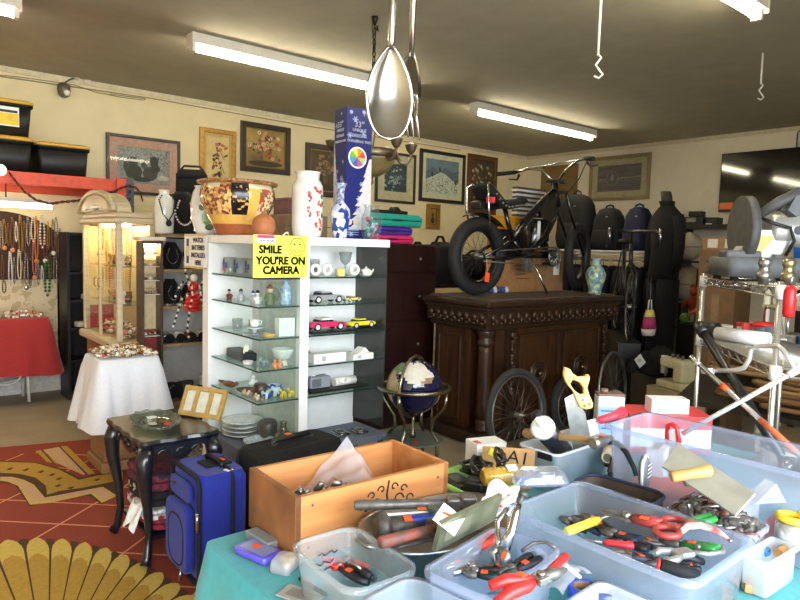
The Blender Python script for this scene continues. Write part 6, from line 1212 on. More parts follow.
for x, y, d, c, l in [(.13, .135, (.07, .05, .055), (40, 90, 160), 'blue carton behind the white roll on the middle shelf'), (.045, .205, (.07, .05, .085), (206, 60, 56), 'red and white carton beside the red lidded jar'), (.04, .105, (.07, .06, .07), (190, 180, 160), 'beige carton at the back left of the middle shelf')]:
    t = T('parts_box', l, 'box', onrack(x, y, 1.072), rzr+.2); MB(M(c, r=.6)).box((0, 0, d[2]/2), d).build('body', t); MB(PAPER).box((0, -d[1]/2-.001, d[2]*.55), (d[0]*.6, .001, d[2]*.4)).build('label', t)
c = onrack(.2, .285, 1.072); t = T('glass_tumbler', 'clear crinkled glass at the right of the red lidded jar', 'glass', c); MB(CLEAR((226, 230, 236), haze=.25)).lathe(cupprof(.035, .085, .8), n=16).build('body', t); MB(STEEL).lathe([(.02, .012), (.022, .04), (.01, .05)], n=8).build('bolts', t)
# white post shelf behind
t = T('utility_shelf', 'white post utility shelf with junk behind the chrome rack', 'shelf', (4.62, 1.62, 0)); PW = M((206, 202, 188), r=.5)
for y in (-.60, .10): MB(PW).cyl((0, y, .001), (0, y, 1.36), .02).build('post', t); MB(PW).cyl((.34, y, .001), (.34, y, 1.36), .02).build('post', t)
for z in (.30, .80, 1.17): MB(M((150, 134, 104), r=.7)).bx(-.02, .36, -.62, .12, z, z+.025).build('board', t)
rr = random.Random(14)
for k in range(9):
    y = 1.02+.07*k; c = [(196, 190, 176), (40, 42, 46), (150, 120, 84), (210, 206, 196), (60, 70, 90), (120, 40, 36), (170, 164, 150), (34, 34, 36), (190, 176, 140)][k]; h = .04+.05*((k*7) % 4)/3
    t = T('shop_carton', 'small carton on the top of the white post shelf, %s from the television side' % nm[k], 'box', (4.70+.06*(k % 2), y+.08, 1.196), group='cartons on the white post shelf'); MB(M(c, r=.6)).box((0, 0, h/2), (.12, .062, h)).build('body', t); MB(M([int(v*.7) for v in c], r=.6)).box((0, 0, h+.002), (.122, .02, .002)).build('tape', t)
for k in range(5):
    y = 1.05+.12*k; c = [(50, 70, 120), (150, 150, 156), (30, 30, 32), (44, 64, 110), (120, 116, 108)][k]
    t = T('plastic_tub', 'plastic tub on the lower board of the white post shelf, %s from the television side' % nm[k], 'tub', (4.78, y+.08, .826), group='tubs on the white post shelf'); MB(M(c, r=.5)).loft([rrect(.20, .085, .02, 0), rrect(.22, .10, .02, .16)]).build('body', t); MB(M([min(255, int(v*1.2)+10) for v in c], r=.5)).loft([rrect(.225, .105, .02, .161), rrect(.225, .105, .02, .175)]).build('lid', t)
t = T('blue_crate', 'bright blue crate behind the chop saw motor', 'crate', P(797, 252, X=5.4)+Vector((.12, -.12, -.12))); MB(M((20, 90, 170), r=.5)).loft([rrect(.28, .26, .02, 0), rrect(.32, .30, .02, .26)]).build('body', t); MB(M((30, 110, 190), r=.5)).loft([rrect(.33, .31, .02, .261), rrect(.33, .31, .02, .28)]).build('rim', t)
t = T('tall_stand', 'dark stand under the bright blue crate', 'stand', (P(797, 252, X=5.4).x+.12, P(797, 252, X=5.4).y-.12, 0)); zb = P(797, 252, X=5.4).z-.122
MB(DKW).bx(-.2, .2, -.2, .2, zb-.03, zb).build('top', t)
for x in (-.17, .17):
    for y in (-.17, .17): MB(DKW).bx(x-.02, x+.02, y-.02, y+.02, .001, zb-.031).build('leg', t)
# wooden handles heaped on a low pallet under the rack
t = T('low_bench', 'low dark bench heaped with wooden tool handles', 'bench', (4.08, 1.30, 0)); MB(DKW).prism([(-.22, .60), (.24, .60), (.24, .79), (-.22, .63)], -.62, .62, DKW, 'y').build('top', t)
for x in (-.18, .2):
    for y in (-.57, .57): MB(DKW).bx(x-.03, x+.03, y-.03, y+.03, .001, .599).build('leg', t)
HM = [WOOD((116, 84, 48), (92, 64, 34), stretch=(1, 1, 1)), WOOD((96, 64, 36), (70, 46, 24), stretch=(1, 1, 1)), WOOD((140, 106, 64), (110, 80, 46), stretch=(1, 1, 1))]
ords = 'first second third fourth fifth sixth seventh eighth ninth tenth eleventh twelfth thirteenth fourteenth fifteenth sixteenth seventeenth eighteenth'.split()
for k in range(18):
    lay = k//9; y = 1.30+rr.uniform(-.24, .24); t = T('wooden_pole', 'bare wooden tool handle on the low bench under the chrome rack', 'tool handle', (3.885+.0485*(k % 9), y, .676+.0169*(k % 9)+.04*lay), rr.uniform(1.45, 1.69), group='wooden tool handles on the low bench')
    MB(HM[k % 3]).tube([(-.32, 0, 0), (-.2, 0, .004), (0, 0, 0), (.2, 0, -.004), (.30, 0, 0), (.33, 0, 0)], [.013, .017, .015, .014, .018, .012], n=9).build('shaft', t); MB(DKSTEEL).cyl((-.325, 0, 0), (-.345, 0, 0), .015, n=8).build('ferrule', t)
# folding frame, poles
def pole(name, label, pts, r, mat, cat='pole', tip=None, tipr=None, n=10):
    t = T(name, label, cat, pts[0]); q = [p-pts[0] for p in pts]; MB(mat).tube(q, r, n=n).build('tube', t)
    if tip: 
        for a, b, mt, nm_ in tip: MB(mt).cyl(q[0].lerp(q[-1], a), q[0].lerp(q[-1], b), tipr, n=n).build(nm_, t)
    return t
a, b = P(700, 327, d=2.70), P(766, 432, d=2.30); b = a+(b-a)*((a.z-.795)/(a.z-b.z)); pole('tripod_leg', 'thick black tube leaning across the chrome rack front', [a, a.lerp(b, .5), b], .017, M((22, 22, 24), r=.3), tip=[(-.02, .06, DARKPL, 'clamp'), (.97, 1.02, STEEL, 'foot')], tipr=.024)
a, b = P(691, 357, d=2.5), P(776, 434, d=2.14); b = a+(b-a)*((a.z-.795)/(a.z-b.z)); pole('reacher_pole', 'slim silver pole with orange bands leaning before the rack', [a, a.lerp(b, .5), b], .009, M((206, 206, 206), r=.25, m=.7), tip=[(.0, .07, WCH, 'end_cap'), (.24, .28, ORANGE, 'band'), (.5, .72, M((226, 110, 70), r=.5), 'orange_grip')], tipr=.0105)
a, b = P(682, 434, d=2.0), P(801, 368, d=1.9); pole('silver_pole', 'long silver pole slanting up to the right over the back tote', [a, a.lerp(b, .5), b], .0075, M((220, 220, 222), r=.25, m=.6), tip=[(.9, 1.0, M((226, 226, 226), r=.4), 'sleeve')], tipr=.011)
q = [P(703, 371, d=2.5), P(735, 370, d=2.38), P(744, 368, d=2.35), P(749, 360, d=2.34), P(751, 350, d=2.33), P(757, 346, d=2.32), P(778, 346, d=2.22), P(783, 350, d=2.2), P(797, 372, d=2.14)]
pole('bent_tube', 'bent silver tube handle before the chrome rack middle shelf', q, .0085, M((206, 204, 200), r=.3, m=.6), tip=[(-.0, .12, COL, 'end_cap')], tipr=.012)
# black bags beside the wardrobe
t = T('dark_table', 'black table behind the rear tyre with black bags', 'table', (4.45, 4.78, 0)); MB(BLACK).bx(-.42, .95, -.2, .2, 1.12, 1.15).build('top', t)
for x in (-.38, .90): MB(BLACK).bx(x-.03, x+.03, -.18, .18, .001, 1.119).build('leg', t)
for x, w, h, l in [(5.02, .62, .30, 'long low black duffel bag seen through the rear wheel spokes'), (4.20, .26, .36, 'slumped black shoulder bag beside the coloured cases'), (4.50, .28, .42, 'taller black bag behind the rear bicycle tyre')]:
    t = T('black_bag', l, 'bag', (x, 4.76, 1.151)); MB(BLACKCLOTH).loft([rrect(w, .2, .06, 0), rrect(w*1.05, .24, .07, h*.3), rrect(w*.9, .2, .06, h*.8), rrect(w*.6, .12, .05, h)]).build('body', t); MB(BLACKCLOTH).tube([(-w*.25, 0, h*.95), (-w*.1, 0, h*1.12), (w*.1, 0, h*1.12), (w*.25, 0, h*.95)], .014).build('handle', t); MB(STEEL).ball((w*.1, -.11, h*.8), .012).build('buckle', t)
t = T('metal_lamp_base', 'chrome parts stand in the gap between wardrobe and rear tyre', 'stand', (4.02, 4.30, 1.0)); bpy.data.objects.remove(t)

t = T('display_block', 'black display block under the road bicycle behind the bar', 'block', (5.90, 3.52, 0), radians(218)); MB(BLACK).bx(-.62, .50, -.10, .10, .001, .665).build('body', t); MB(BLACK).bx(-.63, .51, -.11, .11, .6655, .6715).build('top', t)
# ================================================================ CARVED SIDE TABLE, TRAY, FRAME, TEXTILES
EB = M((22, 24, 32), r=.28, var=.25, coat=.4)
TX0, TX1, TY0, TY1, TZ = .97, 1.34, 2.95, 3.47, .60
t = T('carved_side_table', 'black carved side table with curved legs on the red carpet', 'side table', ((TX0+TX1)/2-.03, (TY0+TY1)/2-.075, .017)); a_, b_ = (TX1-TX0)/2, (TY1-TY0)/2
def scal(k, z, n=72):
    out = []
    for p in rrect(2*a_*k, 2*b_*k, .03, z, n=3): out.append(p)
    d = []
    for i in range(len(out)):
        p, q = out[i], out[(i+1) % len(out)]; m_ = max(1, int((q-p).length/.018))
        for j in range(m_): d.append(p.lerp(q, j/m_))
    return [p*(1+.018*sin(i*1.05)) if False else Vector((p.x*(1+.022*sin(i*.9)), p.y*(1+.016*sin(i*.9)), z)) for i, p in enumerate(d)]
base_ = scal(1, 0); 
MB(EB).loft([[Vector((p.x*k, p.y*k, z)) for p in base_] for k, z in ((.95, TZ-.045), (1.0, TZ-.04), (1.02, TZ-.025), (1.0, TZ-.012), (.97, TZ-.0105))], EB, smooth=False).build('top', t)
for s in (-1, 1):
    for along in (0, 1):
        m = MB(EB); L = (a_ if along else b_)-.03; o = (b_ if along else a_)-.03; n = 26; up = []; lo_ = []
        for i in range(n+1):
            u = -1+2*i/n; up.append((u*L, TZ-.045)); lo_.append((u*L, TZ-.10-.035*cos(u*pi*1.5)*(.6+.4*abs(u))-.02*(abs(u) > .8)))
        pl_ = up+lo_[::-1]
        if along: m.prism(pl_, s*o-.008, s*o+.008, EB, 'y')
        else: m.prism(pl_, s*o-.008, s*o+.008, EB, 'x')
        ap = m.build('apron', t); m = MB(EB)                                     # carved scrolls
        for k in (-.55, 0, .55):
            pts = []
            for i in range(16): q = 4.6*i/15; r_ = .034*(1-q/6); pts.append((k*L+r_*cos(q)*(1 if k <= 0 else -1), TZ-.088+r_*sin(q)*.8))
            m.tube([(p[0], s*(o+.010), p[1]) if along else (s*(o+.010), p[0], p[1]) for p in pts], [.007]*15+[.004], n=6)
        m.build('scroll_carving', ap)
for sx in (-1, 1):
    for sy in (-1, 1):
        d = Vector((sx, sy, 0)).normalized(); c = Vector((sx*(a_-.035), sy*(b_-.035), 0))
        MB(EB).tube([c+Vector((0, 0, TZ-.046)), c+d*.022+Vector((0, 0, TZ-.11)), c+d*.018+Vector((0, 0, TZ-.2)), c-d*.008+Vector((0, 0, .27)), c-d*.022+Vector((0, 0, .14)), c-d*.004+Vector((0, 0, .04)), c+d*.016+Vector((0, 0, .006))], [.034, .040, .032, .022, .018, .020, .026], n=10).build('leg', t)
MB(EB).bx(-a_+.06, a_-.06, -b_+.06, b_-.06, .10, .118).build('shelf', t)
TZW = TZ+.0005
t = T('glass_tray', 'oval cut glass tray on the black carved side table', 'tray', (1.095, 3.14, TZW+.009), pi/2-.1); CG = CLEAR((214, 224, 214), haze=.12, rough=.04, ior=1.6)
n = 48; rg = []
for k, z in ((.6, .002), (.8, .004), (.95, .016), (1.0, .028), (.97, .028), (.78, .009), (.5, .006)):
    rg.append([Vector((.185*k*cos(2*pi*i/n)*(1+.02*cos(i*pi)*(k > .9)), .115*k*sin(2*pi*i/n)*(1+.02*cos(i*pi)*(k > .9)), z+(.004*cos(i*pi/2) if k > .9 else 0))) for i in range(n)])
MB(CG).loft(rg, CG).build('dish', t); MB(RED).ball((-.145, -.02, .032), (.018, .014, .008)).build('price_sticker', t)
m = MB(M((196, 190, 170), r=.6)); m.poly([Vector((.03*cos(a)-.03, .02*sin(a)+.02, .0105)) for a in [2*pi*i/10 for i in range(10)]]); m.build('paper_slip', t)
for k, (x, y) in enumerate([(.03, .02), (-.02, -.03), (.08, -.01)]):
    c = t.location+Vector((-y, x, .013)); o = MB([BEADS['silver'], BEADS['brown'], BEADS['white']][k]).tube([(.022*cos(a), .015*sin(a), 0) for a in [2*pi*i/16 for i in range(16)]], .003, n=5, closed=True).build('bangle', None, c); tag(o, ('silver', 'brown', 'white')[k]+' bangle lying in the cut glass tray', 'bangle', 'bangles in the glass tray')
GF = M((190, 156, 92), r=.4, m=.3, var=.12)
c0_, c1_ = P(194, 402, d=2.86), 0
t = T('triple_photo_frame', 'gold triple photo frame leaning on the side table by the white shelf', 'photo frame', (1.31, 3.125, TZ+.012), (radians(-24), 0, radians(-62))); W_, H_ = .26, .155
MB(GF).bx(-W_/2, W_/2, .0, .010, 0, H_).build('backing', t)
m = MB(GF)
for x in (-W_/2+.011, -W_/6, W_/6, W_/2-.011): m.bx(x-.011, x+.011, -.008, -.0005, 0, H_)
m.bx(-W_/2, W_/2, -.009, -.0005, 0, .022); m.bx(-W_/2, W_/2, -.009, -.0005, H_-.022, H_); m.build('moulding', t)
for k in (-1, 0, 1): MB(M((206, 206, 190), r=.25, var=.08)).bx(k*W_/3-.03, k*W_/3+.03, -.003, -.0008, .024, H_-.024).build('photo', t)
ts = [(.130, .06, (150, 44, 60), 'red and navy folded jersey at the bottom of the textile stack', [(30, 34, 60)]), (.192, .05, (226, 226, 226), 'white folded cloth with red edge in the textile stack', [(150, 40, 50)]), (.244, .075, (34, 32, 32), 'black and cream patterned blanket in the textile stack', [(196, 186, 160)]), (.322, .085, (120, 44, 62), 'folded red plaid blanket on top of the textile stack', [(48, 40, 58)])]
for z, h, c, l, c2 in ts:
    mm_ = VOR(c, c2[0], [int(v*.8) for v in c], sc=26 if 'plaid' not in l else 60, r=.95, th=.45)
    t = T('folded_textile', l, 'folded textile', (1.135, 3.125, z+.0085), .08*sin(z*60), group='folded textiles under the side table'); k = .92+.08*sin(z*40)
    for i in range(2): MB(mm_).loft([rrect(.27*k, .36*k, .05, h/2*i+.002), rrect(.285*k, .38*k, .05, h/2*i+h*.15), rrect(.285*k, .38*k, .05, h/2*i+h*.35), rrect(.27*k, .36*k, .05, h/2*i+h*.49)]).build('fold', t)
t = T('white_sleeve', 'x', 'x'); bpy.data.objects.remove(t)
tag(MB(M((226, 224, 222), r=.9, bump=.2)).grid(lambda u, v: Vector((.99-.05*u-.015*sin(v*9), 2.985+.12*v, .262-.10*u+.012*sin(v*14+u*5))), 10, 12).build('white_sleeve', solid=.006), 'white sleeve hanging out of the textile stack', 'sleeve')
# ================================================================ SUITCASES
SB = M((20, 40, 150), r=.8, var=.12, sc=150, bump=.15, sheen=.15); SBD = M((18, 20, 34), r=.8, var=.2)
t = T('blue_suitcase', 'bright blue upright suitcase with black trim beside the side table', 'suitcase', (1.185, 2.70, .013)); w, dpt, h = .225, .31, .50     # x thickness, y width
MB(SB).loft([rrect(w-.03, dpt-.03, .035, .03), rrect(w, dpt, .045, .05), rrect(w, dpt, .045, h-.03), rrect(w-.03, dpt-.03, .04, h)]).build('shell', t)
for x in (-.055,): MB(SBD).tube([(x-.062, p.x, p.y) for p in rrect(dpt+.004, h-.03, .05, 0, n=4, cy=h/2+.015)], .010, n=6, closed=True).build('zip_trim', t)
MB(SBD).tube([(.035, p.x, p.y) for p in rrect(dpt+.004, h-.03, .05, 0, n=4, cy=h/2+.015)], .011, n=6, closed=True).build('edge_trim', t)
MB(SB).loft([[Vector((x, p.x*k, p.y*k+.27*(1-k))) for p in rrect(dpt-.06, .30, .05, 0, n=4, cy=.215)] for k, x in ((1, -.126), (.99, -.15), (.93, -.158))]).build('pocket', t)
MB(SBD).tube([(-.155, p.x, p.y) for p in rrect(.17, .22, .07, 0, n=5, cy=.20)], .006, n=5, closed=True).build('pocket_zip', t)
MB(SB).loft([[Vector((x, p.x*k, p.y)) for p in rrect(dpt-.08, .08, .03, 0, n=3, cy=.42)] for k, x in ((1, -.126), (.96, -.14))]).build('pocket', t); MB(STEEL).box((-.142, .06, .43), (.003, .05, .012)).build('badge', t)
MB(SBD).box((.02, .0, h+.004), (.12, .10, .008)).build('handle_plate', t); MB(BLACK).tube([(.02, -.08, h+.004), (.02, -.07, h+.022), (.02, .07, h+.022), (.02, .08, h+.004)], .011, n=8).build('handle', t); MB(ORANGE).box((.045, .0, h+.012), (.035, .04, .003), rz=.3).build('price_sticker', t); MB(PAPER).box((.03, -.12, h+.002), (.03, .03, .003), rz=.3).build('white_tag', t)
MB(CHROME).tube([(-.13, -.165, .36), (-.132, -.172, .33), (-.13, -.172, .28)], .007).build('zip_pull', t)
MB(CHROME).tube([(-.15, -.05, .08), (-.16, -.055, .05), (-.158, -.05, .03)], .006).build('pocket_zip_pull', t)
for x in (-.08, .08):
    for y in (-.12, .12): MB(RUBBER).cyl((x, y-.012, .016), (x, y+.012, .016), .0155, n=12).build('wheel', t)
t = T('black_suitcase', 'large black suitcase standing behind the wooden drawer crate', 'suitcase', (1.575, 2.66, .001), .14); w, dpt, h = .50, .25, .56
MB(BLACKCLOTH).loft([rrect(w-.04, dpt-.04, .05, .03), rrect(w, dpt, .06, .06), rrect(w, dpt, .06, h-.035), rrect(w-.02, dpt-.02, .055, h-.012), rrect(w-.06, dpt-.06, .05, h)]).build('shell', t)
MB(BLACKCLOTH).tube([(p.x, -.075, p.y) for p in rrect(w+.004, h-.04, .06, 0, n=5, cy=h/2+.015)], .009, n=6, closed=True).build('piping', t); MB(BLACKCLOTH).tube([(p.x, .075, p.y) for p in rrect(w+.004, h-.04, .06, 0, n=5, cy=h/2+.015)], .009, n=6, closed=True).build('piping', t)
MB(DARKPL).tube([(-.12, 0, h+.0), (-.10, 0, h+.022), (.10, 0, h+.022), (.12, 0, h+.0)], .014, n=8).build('handle', t); MB(ORANGE).box((-.02, -.0, h+.038), (.03, .022, .003)).build('price_sticker', t)
for x in (-.11, .11): MB(STEEL).box((x, 0, h+.006), (.03, .03, .01)).build('handle_anchor', t)
MB(BLACKCLOTH).loft([[Vector((p.x*k, y, p.y)) for p in rrect(w-.1, .36, .06, 0, n=4, cy=.26)] for k, y in ((1, -.126), (.98, -.15))]).build('pocket', t)
for x in (-.18, .18):
    for y in (-.08, .08): MB(RUBBER).cyl((x, y-.012, .016), (x, y+.012, .016), .0155, n=12).build('wheel', t)

# ================================================================ THE FRONT TABLE
TT_ = .76; TEAL = M((58, 150, 156), r=.85, var=.05, sc=50, sheen=.15)
t = T('folding_table', 'long folding table under the teal cloth covered with tool bins', 'table', (0, 0, 0)); 
MB(M((170, 170, 168), r=.6)).bx(.66, 2.58, .36, 1.475, .72, .752).build('tabletop', t)
for x in (.76, 2.5):
    for y in (.45, 1.38): MB(DKSTEEL).cyl((x, y, .0135), (x, y, .719), .016).build('leg', t)
tag(cloth(.64, 2.60, .34, 1.495, TT_-.002, .10, TEAL, flare=.035, amp=.016, folds=26, r=.02, seed=2, n=12).build('teal_tablecloth'), 'teal cloth covering the long front table of tools', 'tablecloth')
TS = TT_+.001
def FR(name, label, cat, a, b, group=None, roll=0):
    """a thing whose local x runs from a to b (its length is returned too)"""
    x = (b-a); L = x.length; x = x.normalized(); y = Vector((0, 0, 1)).cross(x)
    if y.length < 1e-4: y = Vector((0, 1, 0))
    y.normalize(); z = x.cross(y)
    m = Matrix((x, y, z)).transposed() @ Matrix.Rotation(roll, 3, 'X')
    t = T(name, label, cat, a, tuple(m.to_euler()), group); return t, L
GRB_ = M((160, 214, 110), r=.45)
def bin_(name, label, c, L, W, h, mat, rz=0, r=.03, taper=.9, rim=.012, group=None, lip=True, cat='bin', wall=.004):
    t = T(name, label, cat, (c[0], c[1], c[2]), rz, group)
    m = MB(mat); b = taper
    m.loft([rrect(L*b, W*b, r, 0), rrect(L*b+.006, W*b+.006, r, .004), rrect(L, W, r*1.1, h)], mat, caps=(1, 0)); m.build('body', t)
    rm = CLEAR((246, 250, 255), haze=.6, rough=.15) if mat != GRB_ else mat; q = MB(rm); q.loft([rrect(L, W, r*1.1, h), rrect(L+2*rim, W+2*rim, r*1.2, h), rrect(L+2*rim, W+2*rim, r*1.2, h-.012)], mat, caps=(0, 0)); q.build('rim', t)
    return t
# ---- wooden drawer crate
OWD = WOOD((196, 134, 76), (168, 106, 56), sc=3, stretch=(1, 10, 10), r=.6, bump=.08); OWE = M((150, 96, 54), r=.7, col2=(90, 58, 36), sc=6)
t = T('drawer_crate', 'old orange wood drawer with scroll stamp on the front table', 'crate', (1.0, 1.375, TS), -.04); L, W, H = .47, .25, .155; th = .014
MB(OWD).bx(-L/2, L/2, -W/2, -W/2+th, 0, H).build('panel', t); MB(OWD).bx(-L/2, L/2, W/2-th, W/2, 0, H).build('panel', t)
MB(OWE).bx(-L/2-.001, -L/2+th, -W/2, W/2, 0, H+.001).build('panel', t); MB(OWD).bx(L/2-th, L/2+.001, -W/2, W/2, 0, H+.001).build('panel', t); MB(OWD).bx(-L/2+th, L/2-th, -W/2+th, W/2-th, .006, .016).build('bottom', t)
m = MB(M((52, 34, 24), r=.7)); y = -W/2-.0012; S0 = len(m.v)
for sx in (-1, 1):
    for cx, cz, r0 in ((.034, .06, .018), (.07, .055, .014), (.02, .095, .012), (.05, .085, .012)):
        m.tube([(.03+sx*(cx+r0*(1-q/7)*cos(q)), y, cz+r0*(1-q/7)*sin(q)) for q in [i*.5 for i in range(11)]], .0022, n=4)
m.tube([(.03, y, .05), (.027, y, .08), (.033, y, .115)], .003, n=4); m.tube([(-.03, y, .04), (.03, y, .052), (.09, y, .04)], .0026, n=4)
m.v = [v+Vector((0, 0, .03)) for v in m.v]; m.build('scroll_stamp', t)
for x, z in ((-.2, .03), (.2, .12), (-.19, .13)): MB(DKSTEEL).ball((x, -W/2-.0005, z), (.004, .002, .004), n=6).build('nail', t)
rr = random.Random(17)
for k in range(26):                                                             # sockets in the drawer
    x, y = .83+.019*(k % 9)+rr.uniform(-.004, .004), 1.30+.045*(k//9)+rr.uniform(-.008, .008); z = TS+.080+.016*((k*5) % 3)
    t = T('socket', 'steel wrench socket in the pile inside the wooden drawer', 'socket', (x, y, z), (rr.uniform(-.5, .5)+pi/2*(k % 2), rr.uniform(-.4, .4), rr.uniform(0, 3)), 'wrench sockets in the wooden drawer'); q = rr.uniform(.008, .0125)
    MB(STEEL if k % 3 else DKSTEEL).loft([circ(q, -.014, 14), circ(q, .012, 14), circ(q*.9, .014, 14), circ(q*.65, .014, 6) if False else circ(q*.65, .014, 14), circ(q*.6, -.002, 14)]).build('barrel', t)
def film(u, v):
    k = (u**1.4)*(1-max(0, u-.82)*4.2); z = TS+.075+.165*k*(1-v*.95)+.005*sin(u*19+v*8)*(1-v)+.004*sin(v*21-u*6)
    return Vector((.86+.235*u+.008*sin(v*7), 1.47-.15*v+.006*sin(u*15)*(1-v), z))
tag(MB(FILM).grid(film, 26, 20, FILM).build('plastic_bag'), 'crumpled clear plastic bag billowing inside the wooden drawer', 'bag')
# ---- small tub at the front left
t = bin_('clear_tub', 'milky shoe-box tub with marker writing at the table corner', (.757, 1.03, TS), .16, .235, .112, CLEAR((240, 246, 248), haze=.24, rough=.12), rz=-.04, r=.035, taper=.84, rim=.007, group=None, cat='tub')
m = MB(M((40, 44, 60)))
for k, (x, z) in enumerate([(-.02, .075), (-.03, .055), (-.015, .04)]): m.tube([(x+.008*i, .100-.0*z, z+.004*sin(i*2.1+k)) for i in range(7)], .0018, n=4)
m.build('marker_writing', t)
PRD = M((206, 40, 38), r=.4); PBK = M((26, 26, 28), r=.5)
def pliers(label, a, b, hcol, jcol=None, spread=.035, group=None, roll=0, name='pliers', r=.008, tipcol=None):
    t, L = FR(name, label, 'pliers', a, b, group, roll); jcol = jcol or DKSTEEL
    for s in (-1, 1):
        MB(hcol).tube([(0, s*spread*.8, 0), (L*.2, s*spread, 0), (L*.45, s*spread*.7, 0), (L*.6, s*.007, 0)], [r, r*1.1, r, r*.7], n=8).build('handle', t)
        MB(jcol).tube([(L*.57, -s*.004, 0), (L*.68, s*.010, 0), (L*.82, s*.010, 0), (L, s*.002, 0)], [r*.8, r*1.1, r*.9, r*.4], n=8).build('jaw', t)
    MB(STEEL).cyl((L*.64, 0, -r*1.1), (L*.64, 0, r*1.1), .007, n=10).build('pivot', t); MB(ORANGE).box((L*.4, spread*.7, r*1.05), (.014, .012, .002)).build('price_sticker', t)
    return t
def screwdriver(label, a, b, col, r=.012, frac=.42, group=None):
    t, L = FR('screwdriver', label, 'screwdriver', a, b, group); MB(col).tube([(0, 0, 0), (.006, 0, 0), (L*frac*.5, 0, 0), (L*frac*.85, 0, 0), (L*frac, 0, 0)], [r*.7, r, r*.92, r, r*.6], n=8).build('handle', t); MB(STEEL).tube([(L*frac, 0, 0), (L, 0, 0)], .0035, n=6).build('blade', t); return t
Pz = lambda x, y, z: P(x, y, z=z)
pliers('red and black side cutters in the front corner tub, left pair', Pz(372, 581, .79), Pz(322, 558, .80), PBK, PRD, .014); pliers('red handled side cutters in the front corner tub, right pair', Pz(366, 571, .785), Pz(340, 557, .80), PRD, PBK, .012)
screwdriver('stubby black driver with brass tip in the front corner tub', Pz(371, 577, .80), Pz(350, 560, .82), PBK, .009)
# ---- small things on the bare cloth
t = T('cassette_case', 'purple plastic cassette case with orange sticker on the teal cloth', 'case', Pz(258, 555, TS+.001), .25); MB(M((90, 80, 190), r=.3, coat=.3)).loft([rrect(.058, .105, .008, 0), rrect(.06, .107, .008, .004), rrect(.06, .107, .008, .014), rrect(.056, .103, .008, .017)]).build('case', t); MB(M((120, 130, 170), r=.3)).box((0, 0, .0178), (.044, .085, .001)).build('insert', t); MB(ORANGE).box((.004, .01, .0188), (.018, .02, .001)).build('price_sticker', t)
t = T('grey_box', 'small clear grey box behind the purple cassette case', 'box', Pz(262, 544, TS), .1); MB(CLEAR((200, 206, 206), haze=.5)).box((0, 0, .012), (.035, .10, .024), bev=.003).build('box', t); MB(M((150, 146, 140))).box((0, .01, .012), (.022, .06, .014)).build('contents', t)
t = T('zip_bag', 'small zip bag of beige stones beside the corner tub', 'bag', Pz(287, 567, TS), .5); m = MB(M((206, 180, 134), r=.6, var=.15)); rr2 = random.Random(2)
for k in range(9): m.ball((rr2.uniform(-.02, .02), rr2.uniform(-.014, .014), .009+.005*(k % 3)), (.012, .010, .009), n=8)
m.build('stones', t); MB(FILM).loft([rrect(.08, .055, .012, .001), rrect(.075, .05, .012, .024), rrect(.02, .045, .006, .030)]).build('film', t)
t, L = FR('pen', 'black pen lying on the teal cloth by the corner tub', 'pen', Pz(299, 578, TS+.006), Pz(328, 596, TS+.006)); MB(BLACK).tube([(0, 0, 0), (.004, 0, 0), (L*.9, 0, 0), (L, 0, 0)], [.003, .005, .005, .001]).build('barrel', t); MB(CHROME).box((.02, 0, .0055), (.03, .002, .0015)).build('clip', t)
t = T('grey_card', 'flat grey card at the front edge of the teal cloth', 'card', Pz(300, 596, TS), .4); MB(M((150, 146, 138), r=.7)).box((0, 0, .002), (.05, .09, .003)).build('card', t); MB(M((120, 116, 108))).box((0, 0, .0038), (.03, .06, .0005)).build('print', t)
# ---- roasting pan of big wrenches
t = T('roasting_pan', 'oval steel roasting pan full of heavy wrenches on the front table', 'pan', (1.07, 1.09, TS), -.1); PANM = M((150, 148, 144), r=.28, m=.9, var=.12); n = 44
def ov(k, z): return [Vector((.205*k*(abs(cos(a))**.75)*(1 if cos(a) > 0 else -1), .135*k*(abs(sin(a))**.75)*(1 if sin(a) > 0 else -1), z)) for a in [2*pi*i/n for i in range(n)]]
MB(PANM).loft([ov(.82, 0), ov(.88, .006), ov(.97, .085), ov(1.03, .088), ov(1.03, .082)], caps=(1, 0)).build('body', t)
for s in (-1, 1): MB(PANM).tube([(s*.205, -.04, .08), (s*.235, -.035, .09), (s*.235, .035, .09), (s*.205, .04, .08)], .006).build('handle', t)
t, L = FR('breaker_bar', 'long dark steel bar with square socket head across the roasting pan', 'wrench', Pz(354, 505, .895), Pz(474, 503, .895)); MB(DKSTEEL).tube([(0, 0, 0), (.004, 0, 0), (L*.55, 0, 0), (L*.56, 0, 0), (L*.8, 0, 0)], [.008, .012, .012, .010, .012], n=14).build('bar', t); m = MB(DKSTEEL); m.box((L*.82, 0, 0), (.03, .034, .03), bev=.004); m.build('collar', t); MB(DKSTEEL).box((L*.95, 0, 0), (.035, .036, .038), bev=.004).build('socket_head', t); MB(IRON).cyl((L*.86, 0, 0), (L*.93, 0, 0), .015).build('neck', t)
t, L = FR('iron_pipe', 'short dark iron pipe with flange in the roasting pan', 'pipe', Pz(377, 528, .865), Pz(428, 523, .862)); m = MB(IRON); m.loft([[Vector((x, r_*cos(a), r_*sin(a))) for a in [2*pi*i/18 for i in range(18)]] for x, r_ in ((L, .022), (.0, .022), (.0, .016), (.03, .015))], caps=(1, 1)); m.build('pipe', t); MB(IRON).loft([[Vector((x, r_*cos(a), r_*sin(a))) for a in [2*pi*i/18 for i in range(18)]] for x, r_ in ((-.004, .024), (.012, .036), (.02, .034), (.03, .023))]).build('flange', t); MB(ORANGE).box((.07, -.012, .0205), (.02, .016, .002), rx=.5).build('price_sticker', t)
